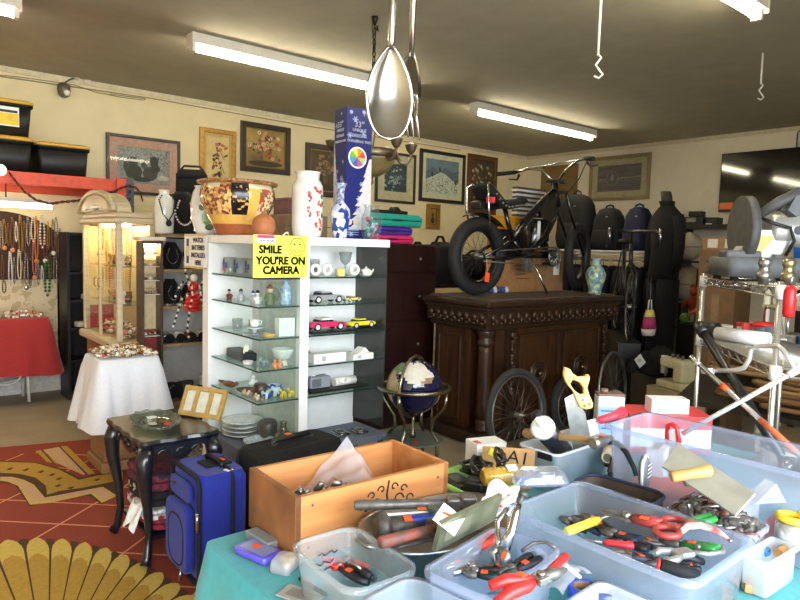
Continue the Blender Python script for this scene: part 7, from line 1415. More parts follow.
t, L = FR('ratchet_wrench', 'steel ratchet wrench with orange sticker behind the iron pipe', 'wrench', Pz(381, 515, .885), Pz(446, 511, .885)); MB(STEEL).tube([(0, 0, 0), (.01, 0, 0), (L*.5, 0, 0), (L*.8, 0, 0)], [.008, .011, .009, .008], n=10).build('handle', t); MB(STEEL).loft([[Vector((L*.88+.026*cos(a), .02*sin(a), z)) for a in [2*pi*i/18 for i in range(18)]] for z in (-.012, .012)], smooth=False).build('head', t); MB(ORANGE).box((L*.62, -.0, .0098), (.02, .014, .002)).build('price_sticker', t)
t, L = FR('blue_file', 'blue handled file in the roasting pan', 'file', Pz(409, 520, .878), Pz(448, 517, .875)); MB(BLUE).tube([(0, 0, 0), (.006, 0, 0), (L*.6, 0, 0), (L*.9, 0, 0)], [.006, .010, .010, .006]).build('handle', t); MB(STEEL).box((L*1.15, 0, 0), (L*.5, .012, .004)).build('blade', t)
t, L = FR('pipe_wrench', 'rusty red handled pipe wrench over the edge of the roasting pan', 'wrench', Pz(379, 543, .885), Pz(436, 528, .89)); MB(M((150, 66, 54), r=.6, col2=(92, 62, 52), sc=30)).tube([(0, 0, 0), (.006, 0, 0), (L*.6, 0, 0), (L, 0, 0)], [.010, .014, .012, .011], n=8).build('handle', t); MB(IRON).box((L+.015, .012, 0), (.04, .05, .02), bev=.004).build('jaw', t)
t = T('price_card', 'white price card with orange mark stuck in the roasting pan', 'card', Pz(449, 519, .93), (.55, -.1, .5)); MB(PAPER).box((0, 0, 0), (.075, .055, .002)).build('card', t); MB(ORANGE).box((.01, .005, .0015), (.008, .03, .001), rz=.5).build('orange_mark', t)
t, L = FR('honing_slab', 'long grey green slab leaning between the pan and clear bin', 'slab', Pz(434, 548, .875), Pz(494, 517, .875), roll=.25); MB(M((96, 98, 76), r=.5, var=.25, sc=18)).box((L/2, 0, .028), (L, .010, .07)).build('slab', t); MB(M((120, 120, 98), r=.5)).box((L*.3, -.0056, .03), (L*.4, .001, .04)).build('worn_patch', t)
for k, (x0, y0, x1, y1, l) in enumerate([(392, 548, 436, 538, 'rusty open wrench low in the front of the roasting pan'), (450, 512, 478, 508, 'dark open wrench beside the socket head in the pan'), (398, 536, 440, 531, 'steel open wrench between the iron pipe and red pipe wrench')]):
    t, L = FR('open_wrench', l, 'wrench', Pz(x0, y0, .85), Pz(x1, y1, .85)); mt = (IRON, DKSTEEL, STEEL)[k]; MB(mt).box((L/2, 0, 0), (L, .014, .006), bev=.002).build('shank', t)
    for x, s in ((0, -1), (L, 1)): MB(mt).prism([(x-s*.012, -.012), (x+s*.004, -.019), (x+s*.02, -.012), (x+s*.006, -.006), (x+s*.004, .006), (x+s*.02, .012), (x+s*.004, .019), (x-s*.012, .012)], -.004, .004, mt).build('jaw', t)
# ---- middle clear bin with locking pliers
B4 = CLEAR((226, 234, 250), haze=.3, rough=.15)
t = bin_('clear_bin', 'clear bin of pliers and locking pliers in the front middle', (.945, .815, TS), .26, .15, .135, B4, rz=.18, r=.025, taper=.9, rim=.008)
bin_('clear_bin', 'empty milky bin at the bottom edge left of the pliers bin', (.735, .775, TS), .13, .20, .12, CLEAR((230, 238, 248), haze=.3, rough=.2), rz=.12, r=.03, taper=.88, rim=.010)
pliers('orange red handled pliers at the back of the middle bin', Pz(495, 534, .885), Pz(466, 556, .85), M((226, 70, 50), r=.4), STEEL, .012)
pliers('silver slip joint pliers lying low in the middle bin', Pz(448, 571, .85), Pz(478, 562, .845), CHROME, STEEL, .012); pliers('black handled pliers in the middle of the clear bin', Pz(500, 574, .85), Pz(462, 572, .845), PBK, DKSTEEL, .014); pliers('long black pliers along the right of the middle bin', Pz(538, 556, .86), Pz(497, 577, .85), PBK, DKSTEEL, .012); pliers('dark steel nippers under the locking pliers', Pz(508, 562, .84), Pz(480, 575, .835), DKSTEEL, DKSTEEL, .012)
t, L = FR('locking_pliers', 'chrome locking pliers standing up out of the middle bin', 'pliers', Pz(519, 504, .97), Pz(497, 562, .865))
MB(CHROME).tube([(0, 0, 0), (.02, .0, 0), (L*.5, .006, 0), (L*.75, .004, 0)], [.006, .009, .010, .014], n=8).build('fixed_handle', t); MB(CHROME).tube([(L*.12, -.022, 0), (L*.4, -.034, 0), (L*.62, -.02, 0), (L*.8, -.002, 0)], [.005, .006, .007, .010], n=8).build('lever', t); MB(STEEL).tube([(L*.75, .0, 0), (L*.88, .016, 0), (L*1.02, .012, 0)], [.013, .012, .005], n=8).build('jaw', t); MB(STEEL).tube([(L*.78, -.008, 0), (L*.9, -.018, 0), (L*1.02, -.004, 0)], [.011, .010, .004], n=8).build('jaw', t); MB(IRON).cyl((-.022, 0, 0), (.004, 0, 0), .0055, n=10).build('adjusting_screw', t); MB(IRON).cyl((-.026, 0, 0), (-.018, 0, 0), .010, n=10).build('screw_knob', t); MB(ORANGE).box((L*.86, .018, .012), (.014, .010, .002)).build('price_sticker', t)
tag(MB(DKSTEEL).tube([Pz(522, 551, .89), Pz(533, 543, .90), Pz(546, 542, .905), Pz(556, 548, .90)], .004, n=6).build('wire_loop'), 'bent dark wire hooked over the right rim of the middle bin', 'wire')
def cutter(label, pv, h1, h2, col):
    t = T('bolt_cutter', label, 'cutter', pv)
    for q in (h1, h2):
        d = q-pv; MB(col).tube([d*.18, d*.3, d*.7+Vector((0, 0, .006)), d], [.008, .012, .012, .009], n=8).build('handle', t)
    b = ((h1-pv).normalized()+(h2-pv).normalized()); b = -b.normalized() if b.length > .1 else Vector((1, 0, 0))
    m = MB(STEEL); m.box((0, 0, 0), (.036, .028, .014), bev=.003); m.build('head_plate', t); MB(DKSTEEL).tube([(0, 0, 0), b*.03, b*.06], [.012, .012, .003], n=8).build('blade', t); MB(STEEL).cyl((0, 0, .006), (0, 0, .012), .008, n=10).build('bolt', t); MB(ORANGE).box((h1-pv)*.4+Vector((0, 0, .0125)), (.014, .016, .002)).build('price_sticker', t)
cutter('red handled cutters resting on the right rim of the middle bin', Pz(541, 578, .915), Pz(490, 586, .915), Pz(496, 604, .90), PRD)
t, L = FR('red_punch', 'short red gripped tool pointing at the big clear tote', 'punch', Pz(566, 556, .90), Pz(546, 575, .905)); MB(PRD).tube([(0, 0, 0), (.004, 0, 0), (L*.8, 0, 0), (L, 0, 0)], [.006, .009, .009, .005]).build('grip', t); MB(STEEL).cyl((L, 0, 0), (L+.02, 0, 0), .004).build('tip', t)
# ---- big clear tote with snips
T6 = CLEAR((228, 236, 250), haze=.25, rough=.12)
t = bin_('clear_tote', 'large clear tote of snips and shears in the front right', (1.30, .745, TS), .29, .43, .14, T6, rz=.02, r=.03, taper=.93, rim=.012)
def snips(label, tip, h, col, up=.02):
    t, L = FR('tin_snips', label, 'snips', tip, h); m = MB(col)
    for s in (-1, 1):
        m = MB(col); m.tube([(L*.42, s*.006, 0), (L*.62, s*.012, 0), (L*.74, s*.016, 0)], [.010, .010, .009], n=8)
        c = (L*.86, s*.030); m.tube([(c[0]+L*.135*cos(a), c[1]+.026*sin(a), 0) for a in [2*pi*i/22 for i in range(22)]], .0075, n=7, closed=True); m.build('handle', t)
        MB(DKSTEEL).prism([(0, s*.001), (L*.14, s*.010), (L*.34, s*.016), (L*.46, s*.010), (L*.46, -s*.006), (L*.2, -s*.002)], -.004+s*.003, .002+s*.003, DKSTEEL).build('blade', t)
    MB(STEEL).cyl((L*.33, 0, -.008), (L*.33, 0, .010), .009, n=12).build('pivot_bolt', t); MB(ORANGE).box((L*.56, -.010, .0105), (.018, .014, .002)).build('price_sticker', t)
snips('big red handled tin snips on top of the tools in the clear tote', Pz(601, 510, .90), Pz(683, 530, .905), M((150, 50, 46), r=.45, var=.15))
screwdriver('yellow handled screwdriver at the left end of the clear tote', Pz(566, 532, .865), Pz(618, 512, .86), YELLOW, .011, .62); screwdriver('red handled driver with pink end in the clear tote', Pz(634, 546, .86), Pz(585, 540, .85), M((190, 50, 60), r=.35), .009, .62)
pliers('green handled pliers at the back right of the clear tote, upper handle', Pz(713, 517, .90), Pz(655, 535, .87), M((40, 130, 60), r=.4), DKSTEEL, .010); pliers('green handled cutters at the right of the clear tote, lower handle', Pz(718, 549, .89), Pz(660, 540, .86), M((40, 120, 56), r=.4), DKSTEEL, .008)
t, L = FR('hacksaw_handle', 'curved white and red handle rising over the green pliers', 'handle', Pz(678, 534, .90), Pz(727, 538, .90)); MB(M((216, 206, 204), r=.4, col2=(190, 50, 60), sc=40)).tube([(0, 0, 0), (L*.25, .022, .01), (L*.55, .028, .012), (L*.85, .012, .008), (L, -.008, 0)], [.006, .008, .008, .007, .004]).build('grip', t); MB(STEEL).tube([(L, -.008, 0), (L*1.02, -.02, .004), (L*.96, -.024, .004)], .003).build('hook', t)
t, L = FR('locking_pliers', 'cast silver locking pliers at the right front of the clear tote', 'pliers', Pz(690, 552, .885), Pz(664, 556, .885)); MB(ALG).box((L*.3, 0, 0), (L*.7, .03, .014), bev=.005).build('body', t)
for s in (-1, 1): MB(ALG).tube([(L*.5, s*.01, 0), (L*.9, s*.022, 0), (L*1.2, s*.012, 0)], [.008, .009, .005]).build('jaw', t)
MB(ALG).tube([(0, 0, 0), (-.03, .018, 0), (-.07, .018, 0), (-.085, .0, 0), (-.07, -.016, 0), (-.03, -.014, 0)], .0055, n=6).build('handle_loop', t)
rr = random.Random(23); hc = [PBK, M((36, 44, 70), r=.5), PBK, M((30, 30, 34), r=.5), DKSTEEL, M((46, 50, 60), r=.5)]
ends = [(560, 517, 588, 530), (573, 516, 602, 533), (582, 514, 612, 532), (605, 540, 650, 548), (620, 535, 665, 545), (612, 552, 655, 560), (640, 560, 690, 566), (600, 530, 640, 540), (655, 548, 700, 560), (670, 562, 700, 568)]
nmx = 'first second third fourth fifth sixth seventh eighth ninth tenth'.split()
for k, (x0, y0, x1, y1) in enumerate(ends): pliers('dark handled pliers low in the large clear tote, %s from the yellow screwdriver end' % nmx[k], Pz(x1, y1, .815+.012*(k % 4)), Pz(x0, y0, .83+.012*(k % 3)), hc[k % 6], DKSTEEL, .010, 'dark pliers in the large clear tote')
t, L = FR('rubber_grip', 'thick black rubber grip bar at the front rim inside the clear tote', 'grip', Pz(660, 565, .88), Pz(700, 577, .872)); MB(RUBBER).tube([(0, 0, 0), (.005, 0, 0), (L*.95, 0, 0), (L, 0, 0)], [.010, .014, .014, .010]).build('grip', t); MB(RED).cyl((-.006, 0, 0), (0, 0, 0), .012).build('red_band', t)
# ---- front bin with blue tape rolls
bin_('clear_bin', 'shallow clear bin of tape rolls at the bottom edge in front of the big tote', (1.065, .60, TS), .13, .17, .085, CLEAR((240, 244, 250), haze=.55, rough=.18), rz=.05, r=.02, taper=.92, rim=.007)
for k, (x, y, c, l) in enumerate([(582, 598, (40, 80, 200), 'bright blue tape roll in the shallow front bin'), (604, 600, (70, 84, 130), 'dusky blue tape roll beside the bright blue roll')]):
    t = T('tape_roll', l, 'tape roll', Pz(x, y, .80)); m = MB(M(c, r=.35, coat=.3)); m.loft([circ(.020, 0, 24), circ(.030, 0, 24), circ(.030, .026, 24), circ(.020, .026, 24), circ(.020, 0, 24)], caps=(0, 0)); m.build('tape', t); MB(CARD).loft([circ(.0185, 0, 20), circ(.0199, 0, 20), circ(.0199, .026, 20), circ(.0185, .026, 20), circ(.0185, 0, 20)], caps=(0, 0)).build('core', t)
tag(MB(FILM).grid(lambda u, v: Pz(556, 600, .80)+Vector((.11*u-.02, .12*v-.03, .03+.03*sin(u*3.1)+.004*sin(u*15+v*9)+.004*sin(v*13))), 18, 16, FILM).build('plastic_bag'), 'crinkled clear bag over the shallow front bin', 'bag')
t, L = FR('white_pen', 'white pen leaning on the side of the big clear tote', 'pen', Pz(554, 556, .89), Pz(581, 578, .86)); MB(WHITE).tube([(0, 0, 0), (.006, 0, 0), (L*.9, 0, 0), (L, 0, 0)], [.001, .004, .004, .003]).build('barrel', t); MB(STEEL).cyl((-.006, 0, 0), (0, 0, 0), .001).build('nib', t)
# ---- little box at the right with cork bits
bin_('small_bin', 'small milky bin with cork and blue bead at the far right front', (1.56, .537, TS), .15, .055, .085, CLEAR((238, 240, 240), haze=.6, rough=.2), rz=-.05, r=.008, taper=.9, rim=.004)
t = T('cork', 'brown cork plug in the small milky bin', 'cork', Pz(781, 554, .82)); MB(M((176, 130, 80), r=.8, sc=60, var=.2)).cyl((-.02, 0, .008), (.022, 0, .008), .011, .009).build('plug', t)
tag(MB(M((40, 120, 190), r=.2, coat=.5)).ball((0, 0, 0), .013).build('blue_bead', None, Pz(765, 551, .815)), 'shiny blue bead in the small milky bin', 'bead')
for x, y, l in [(748, 588, 'wooden block on the teal cloth before the small milky bin'), (726, 598, 'smaller wood block with orange sticker at the bottom edge')]:
    t = T('wood_block', l, 'block', Pz(x, y, TS), .5); MB(WOOD((190, 150, 96), (160, 118, 70))).box((0, 0, .010), (.055, .022, .02), bev=.003).build('block', t); MB(ORANGE).box((-.012, 0, .0205), (.012, .012, .001)).build('price_sticker', t)
# ---- pile of bits, yellow tool
bin_('clear_tray', 'clear tray heaped with steel hooks and bits at the right edge', (1.585, .67, TS), .11, .20, .11, CLEAR((226, 232, 240), haze=.35, rough=.15), rz=.0, r=.02, taper=.92, rim=.006, cat='tray')
mm = [DKSTEEL, STEEL, DKSTEEL, IRON, M((90, 50, 44), r=.5)]
tag(heap(420, 1.54, 1.63, .59, .75, TS+.088, mm, 44, (.008, .018), .06).build('steel_bits'), 'heap of steel hooks screws and bits in the clear tray', 'hardware', kind='stuff')
t = T('yellow_pump', 'yellow plastic pump handle at the right edge of the bits tray', 'pump', Pz(792, 522, .88)); MB(YELLOW).tube([(.024*cos(a), .03*sin(a), .01) for a in [2*pi*i/18 for i in range(18)]], .009, n=7, closed=True).build('ring', t); MB(YELLOW).tube([(.02, -.01, .01), (.05, -.02, .03), (.08, -.02, .03)], [.010, .012, .008]).build('lever', t); MB(M((200, 200, 200), r=.2, m=.6)).lathe([(.03, -.06), (.036, -.05), (.034, -.005), (.02, .0)], n=16).build('can', t)
# ---- float, pouch and clutter between the totes
t = T('plaster_float', 'large grey plaster float with round wooden handle between the totes', 'float', (0, 0, 0)); pc = [P(678, 443, z=1.005), P(755, 493, z=.965), P(735, 515, z=.925), P(662, 466, z=.96)]
ctr = (pc[0]+pc[1]+pc[2]+pc[3])/4; t.location = ctr; ux = (pc[1]-pc[0]).normalized(); nz = ux.cross(pc[0]-pc[3]).normalized()
if nz.z < 0: nz = -nz
PLM = M((150, 150, 138), r=.5, var=.12, sc=14); MB(PLM).loft([[p-ctr for p in pc], [p-ctr-nz*.006 for p in pc]], smooth=False).build('plate', t)
h0, h1 = P(671, 477, z=1.0)-ctr, P(712, 470, z=1.02)-ctr
m = MB(WOOD((206, 160, 96), (180, 130, 70))); m.tube([h0, h0.lerp(h1, .05), h0.lerp(h1, .5), h0.lerp(h1, .93), h1], [.010, .013, .012, .014, .009], n=12); m.build('handle', t); MB(STEEL).tube([h0.lerp(h1, .3), h0.lerp(h1, .3)-nz*.03], .005).build('stem', t)
t = T('tool_pouch', 'brown leather tool pouch with blue trim beside the plaster float', 'pouch', (1.545, .91, TS), .1); LB = M((70, 56, 44), r=.7, var=.2, bump=.2)
MB(LB).loft([rrect(.10, .20, .03, 0), rrect(.115, .22, .04, .06), rrect(.12, .22, .04, .11)], caps=(1, 0)).build('body', t); MB(M((34, 32, 34), r=.9)).loft([rrect(.10, .20, .03, .085), rrect(.09, .19, .03, .086)], caps=(0, 1)).build('dark_inside', t); MB(M((26, 32, 58), r=.8)).tube([p for p in rrect(.122, .222, .042, .112)], .005, n=6, closed=True).build('blue_trim', t)
SG2 = M((110, 114, 120), r=.5, var=.12)
t = T('canvas_shoe', 'grey canvas shoe with white sole standing in the tool pouch', 'shoe', Pz(644, 484, .855)); t.scale = (.8, .8, .8); MB(SG2).loft([[Vector((.026*k*cos(a), .018*k*sin(a)+o, z)) for a in [2*pi*i/16 for i in range(16)]] for k, o, z in ((.9, 0, 0), (1.05, 0, .03), (.95, .002, .07), (.55, .004, .098))]).build('upper', t); MB(M((226, 222, 212), r=.6)).tube([(-.024, -.004, 0), (-.026, -.004, .04), (-.022, -.002, .08), (0, .0, .104), (.016, .0, .09)], .006).build('sole', t); m = MB(PAPER)
for k in range(4): m.tube([(-.012, -.019, .03+.014*k), (.014, -.018, .036+.014*k)], .002, n=5)
m.build('laces', t)
t = T('rusty_parts', 'x', 'x'); bpy.data.objects.remove(t)
for k, (x, y, c, l) in enumerate([(612, 466, (120, 62, 44), 'rusty brown block beside the grey blue bin'), (624, 474, (150, 84, 56), 'rusty orange bracket under the black strap'), (617, 480, (90, 70, 60), 'dull brown block at the rim of the big clear tote')]):
    t = T('rusty_bracket', l, 'bracket', Pz(x, y, .80), .6*k); MB(M(c, r=.7, var=.25, sc=40)).box((0, 0, .012), (.06, .03, .024), bev=.004).build('plate', t); MB(M(c, r=.7, var=.25, sc=40)).box((.02, 0, .04), (.01, .028, .05), rx=.3).build('upright', t)
t = T('cream_tube', 'cream cardboard tube end behind the rusty bracket', 'tube', Pz(608, 455, .86), .5); m = MB(M((214, 200, 168), r=.7)); m.cyl((-.03, 0, 0), (.05, 0, 0), .018); m.build('tube', t); MB(M((120, 104, 80))).cyl((-.031, 0, 0), (-.0302, 0, 0), .013).build('hollow', t)
tag(MB(RUBBER).tube([Pz(607, 442, .935), Pz(617, 443, .94), Pz(626, 452, .93), Pz(634, 468, .90), Pz(636, 476, .88)], [.007, .008, .008, .007, .006], n=8).build('rubber_strap'), 'black rubber strap curving over the grey blue bin edge', 'strap')
t = T('striped_carton', 'small red and white striped carton between the totes', 'carton', Pz(717, 517, .84), .4); MB(VOR((200, 40, 44), (230, 226, 220), (200, 40, 44), sc=70, th=.5)).box((0, 0, .02), (.05, .04, .04)).build('carton', t); MB(M((206, 176, 120))).box((-.01, .02, .042), (.05, .03, .003), rx=.4).build('flap', t)
tag(MB(M((206, 178, 124), r=.8)).box((0, 0, .02), (.04, .03, .04), rz=.3).build('card_box', None, Pz(702, 513, .84)), 'plain tan card box left of the striped carton', 'box')
t = T('white_wedge', 'white plastic wedge behind the heap of steel bits', 'wedge', Pz(765, 500, .87), -.5); MB(M((226, 228, 230), r=.4)).prism([(-.045, 0), (.045, 0), (.012, .05)], -.02, .02, WHITE, 'y').build('wedge', t); MB(M((170, 174, 180))).box((0, -.021, .012), (.05, .001, .008)).build('print', t)
# ---- green basket, electronics, router, card A1, clamshells
GRB = GRB_
t = bin_('green_basket', 'lime green plastic basket holding black electronics', (1.345, 1.265, TS), .15, .21, .075, GRB, rz=-.1, r=.03, taper=.85, rim=.01, cat='basket')
for k, (x, y, d) in enumerate([(1.33, 1.30, (.07, .11, .04)), (1.36, 1.22, (.08, .08, .05)), (1.31, 1.21, (.05, .06, .07))]):
    t = T('black_gadget', ('flat black gadget at the back of the green basket', 'square black gadget at the front of the green basket', 'upright black gadget at the left of the green basket')[k], 'gadget', (x, y, TS+.03), .3*k-.2, group='black gadgets in the green basket'); MB(DARKPL).box((0, 0, d[2]/2), d, bev=.008).build('body', t); MB(M((70, 72, 76))).box((0, 0, d[2]+.001), (d[0]*.6, d[1]*.5, .002)).build('panel', t)
rr = random.Random(4)
for k in range(3):
    c = [(1.39, 1.28), (1.36, 1.25), (1.42, 1.22)][k]; pts = [Vector((c[0]+.05*cos(i*1.1)*(1-.01*i), c[1]+.05*sin(i*1.1+k), TS+.095+.02*k+.012*sin(i*.7))) for i in range(16)]
    tag(MB(BLACK).tube(pts, .0055, n=6).build('cable_coil'), ('black cable coil nearest the drawer crate', 'black cable coil in the middle of the electronics', 'black cable coil nearest the A1 carton')[k], 'cable', 'black cables on the green basket')
tag(MB(M((236, 226, 60), r=.6)).box((0, 0, 0), (.018, .002, .022), ry=.4, rz=-.6).build('yellow_tag', None, P(492, 452, d=1.98)), 'small bright yellow tag on the black cables', 'tag')
t = T('router_box', 'white carton with red corner behind the black cables', 'box', (1.57, 1.41, TS), -.3); MB(WHITE).box((0, 0, .058), (.11, .075, .116)).build('carton', t); MB(RED).box((-.04, -.01, .1165), (.02, .03, .001)).build('red_mark', t)
t = T('marked_carton', 'cardboard flap marked A1 beside the grey blue bin', 'box', (1.55, 1.30, TS), (0, 0, -.80)); MB(CARD).box((0, 0, .05), (.15, .05, .10)).build('carton', t); MB(M((176, 132, 84), r=.85)).box((.0, -.028, .075), (.16, .003, .12), rx=.15).build('flap', t); m = text_mb('A1', .06, BLACK); m.xf(Matrix.Translation((.03, -.0335, .102)) @ Matrix.Rotation(.15, 4, 'X') @ FACE_Y @ Matrix.Rotation(-.12, 4, 'Z')); m.build('lettering', t)
t, L = FR('tape_pack', 'amber clamshell pack of tape lying on the white paper', 'pack', P(482, 477, z=.875), P(521, 475, z=.875)); MB(M((180, 140, 50), r=.2, coat=.6, var=.2)).tube([(0, 0, 0), (.004, 0, 0), (L*.92, 0, 0), (L, 0, 0)], [.02, .026, .026, .014], n=16).build('roll', t); MB(PAPER).box((L*.72, -.012, .026), (.03, .026, .002), rx=.35).build('price_label', t)
m = MB(M((206, 176, 96), r=.2, coat=.5))
for k in range(4): m.tube([(L*(.15+.17*k), .0265*cos(a), .0265*sin(a)) for a in [2*pi*i/18 for i in range(18)]], .0012, n=4, closed=True)
m.build('ribs', t)
t = T('paper_sheet', 'crumpled white paper bag with red print before the amber pack', 'paper', (1.24, 1.06, .86)); a0, b0, c0q = P(490, 484, z=.90), P(522, 482, z=.90), P(478, 516, z=.87)
MB(PAPER).grid(lambda u, v: a0+(b0-a0)*u+(c0q-a0)*v+Vector((0, 0, .012*sin(u*7+v*3)+.008*sin(v*11)))-Vector((1.24, 1.06, .86)), 12, 14).build('sheet', t, solid=.002)
m = MB(M((214, 60, 70))); 
for u, v in ((.75, .6), (.6, .85), (.3, .3), (.45, .35)): p = a0+(b0-a0)*u+(c0q-a0)*v+Vector((0, 0, .012*sin(u*7+v*3)+.008*sin(v*11)+.0025))-Vector((1.24, 1.06, .86)); m.box(p, (.016, .006, .001), rz=.5)
m.build('red_print', t)
t = T('vise_clamshell', 'clear clamshell pack with steel vise and blue card on the tote rim', 'pack', P(540, 482, z=.905), -.55); MB(CLEAR((226, 234, 246), haze=.2, ior=1.55)).loft([rrect(.15, .07, .03, 0), rrect(.15, .07, .03, .006), rrect(.12, .05, .022, .03), rrect(.10, .035, .016, .036)]).build('blister', t); MB(M((110, 140, 196), r=.5)).box((-.03, 0, .004), (.06, .05, .003)).build('blue_card', t); m = MB(CHROME); m.box((.015, 0, .014), (.03, .03, .016), bev=.003); m.cyl((.02, 0, .016), (.06, 0, .016), .008); m.build('vise', t); MB(DKSTEEL).ball((.05, .0, .014), (.018, .016, .012)).build('dark_knob', t)
# ---- grey-blue bin with grease gun, hammer and saw
BB = CLEAR((186, 200, 216), haze=.85, rough=.3)
t = T('grey_blue_bin', 'grey blue rectangular bin holding a handsaw and hammer', 'bin', (1.775, 1.235, TS), .03); m = MB(M((204, 212, 220), r=.5, var=.04))
m.loft([rrect(.31, .125, .015, 0), rrect(.33, .145, .018, .125), rrect(.338, .153, .02, .125), rrect(.338, .153, .02, .118)], caps=(1, 0)); m.build('body', t, solid=.003); MB(BLACK).box((-.167, -.03, .112), (.012, .05, .02)).build('handle_slot', t)
t, L = FR('handsaw', 'upright handsaw with pale wooden handle standing in the grey blue bin', 'saw', P(581, 455, d=2.15), P(571, 366, d=2.13)); SWH = M((226, 180, 110), r=.45, var=.08, sc=8)
vd2 = (P(576, 410, d=2.14)-EYE).normalized(); ax_ = (P(571, 366, d=2.22)-P(581, 455, d=2.24)).normalized(); sid = ax_.cross(vd2).normalized(); nrm = sid.cross(ax_).normalized()
t.rotation_euler = tuple(Matrix((ax_, sid, nrm)).transposed().to_euler())          # x up the saw, y to its side, z along the view
sg = 1 if (P(590, 400, d=2.2)-P(575, 400, d=2.2)).dot(sid) > 0 else -1
def sp_(pts, z0, z1): return [[Vector((p[0], sg*p[1], z)) for p in pts] for z in (z0, z1)]
u_ = L/89.0                                                                      # metres per pixel of the photo at the saw
MB(M((150, 150, 140), r=.35, m=.7, var=.15)).loft(sp_([(-.01, -.022), (58*u_, -.034), (62*u_, .0), (40*u_, .030), (-.01, .040)], -.0008, .0008), smooth=False).build('blade', t)
hp = [(89, -10), (86, -3), (80, 0), (74, 7), (73, 18), (76, 22), (72, 25), (66, 23), (58, 19), (48, 21), (36, 25), (30, 24), (29, 14), (33, 5), (45, 1), (56, -2), (64, -8), (72, -12), (80, -13)]
m = MB(SWH)
hp = [(89-(89-a)*.74, b*.68) for a, b in hp]
hole = [(71, 0), (66, 9), (58, 14), (50, 13), (50, 8), (57, 0), (66, -5)]; hole = [(89-(89-a)*.74, b*.68) for a, b in hole]
# handle as two halves around the grip hole
def ringpts(pl, n):
    L_ = [0]; q = pl+[pl[0]]
    for i in range(len(pl)): L_.append(L_[-1]+sqrt((q[i+1][0]-q[i][0])**2+(q[i+1][1]-q[i][1])**2))
    out = []
    for k in range(n):
        s = L_[-1]*k/n; i = max(j for j in range(len(pl)) if L_[j] <= s); f_ = (s-L_[i])/(L_[i+1]-L_[i]); out.append((q[i][0]+(q[i+1][0]-q[i][0])*f_, q[i][1]+(q[i+1][1]-q[i][1])*f_))
    return out
N_ = 64; ou = ringpts(hp, N_); cen = (67.5, 3.4); inn = []
for p in ou:
    a = atan2(p[1]-cen[1], p[0]-cen[0]); best = None
    for i in range(len(hole)):
        x1, y1 = hole[i]; x2, y2 = hole[(i+1) % len(hole)]; dx, dy = cos(a), sin(a); ex, ey = x2-x1, y2-y1; den = dx*ey-dy*ex
        if abs(den) < 1e-9: continue
        tt = ((x1-cen[0])*ey-(y1-cen[1])*ex)/den; ss = ((x1-cen[0])*dy-(y1-cen[1])*dx)/den
        if tt > 0 and 0 <= ss <= 1: best = tt
    inn.append((cen[0]+(best or 5)*cos(a), cen[1]+(best or 5)*sin(a)))
V3 = lambda p, z: Vector((p[0]*u_, sg*p[1]*u_, z))
def shr(p, q, k): return (p[0]+(q[0]-p[0])*k, p[1]+(q[1]-p[1])*k)
m.loft([[V3(shr(o_, i_, .12), -.010) for o_, i_ in zip(ou, inn)], [V3(o_, -.006) for o_ in ou], [V3(o_, .006) for o_ in ou], [V3(shr(o_, i_, .12), .010) for o_, i_ in zip(ou, inn)], [V3(shr(i_, o_, .12), .010) for o_, i_ in zip(ou, inn)], [V3(i_, .006) for i_ in inn], [V3(i_, -.006) for i_ in inn], [V3(shr(i_, o_, .12), -.010) for o_, i_ in zip(ou, inn)], [V3(shr(o_, i_, .12), -.010) for o_, i_ in zip(ou, inn)]], caps=(0, 0)); m.build('handle', t)
for p in ((55, 7), (49, 8), (50, 13)): MB(DKSTEEL).cyl(V3(p, -.0112), V3(p, .0112), .0045, n=10).build('handle_screw', t)
t, L = FR('grease_gun', 'black grease gun with white cap leaning out of the grey blue bin', 'grease gun', P(543, 428, d=1.96), P(562, 450, d=2.10)); MB(M((206, 208, 206), r=.4)).tube([(-.012, 0, 0), (-.008, 0, 0), (.008, 0, 0)], [.030, .037, .037], n=20).build('cap', t); MB(WHITE).tube([(-.012, 0, 0), (-.03, .0, .004), (-.05, .004, .01)], [.006, .009, .007], n=8).build('nozzle', t); MB(M((22, 24, 30), r=.3, coat=.3)).tube([(.012, 0, 0), (L*.7, 0, 0), (L*1.05, 0, 0)], [.033, .033, .032], n=20).build('barrel', t)
t, L = FR('torch', 'black rubber torch behind the grease gun cap', 'torch', P(534, 412, d=2.12), P(552, 432, d=2.12)); MB(RUBBER).tube([(0, 0, 0), (.008, 0, 0), (.03, 0, 0), (.045, 0, 0), (L+.06, 0, 0)], [.012, .02, .021, .014, .014], n=14).build('body', t)
t, L = FR('hammer', 'ball peen hammer lying across the grey blue bin', 'hammer', P(524, 433, d=2.10), P(603, 441, d=1.87)); MB(WOOD((176, 140, 92), (146, 110, 66), stretch=(1, 1, 1))).tube([(0, 0, 0), (.006, 0, 0), (L*.25, 0, 0), (L*.7, 0, 0), (L, 0, 0)], [.010, .015, .014, .010, .010], n=10).build('handle', t); hd = MB(STEEL).tube([(L-.005, -.045, 0), (L-.005, -.04, 0), (L-.005, -.022, 0), (L-.005, -.012, 0), (L-.005, .012, 0), (L-.005, .03, 0), (L-.005, .055, 0)], [.014, .018, .018, .013, .014, .011, .004], n=14).build('head', t); MB(ORANGE).box((L-.005, .0, .0145), (.016, .018, .001)).build('price_sticker', t)
tag(MB(PAPER).box((0, 0, 0), (.05, .003, .05), rx=-.3).build('price_paper', None, P(593, 427, d=2.16)), 'white price paper with orange dot behind the hammer head', 'paper')
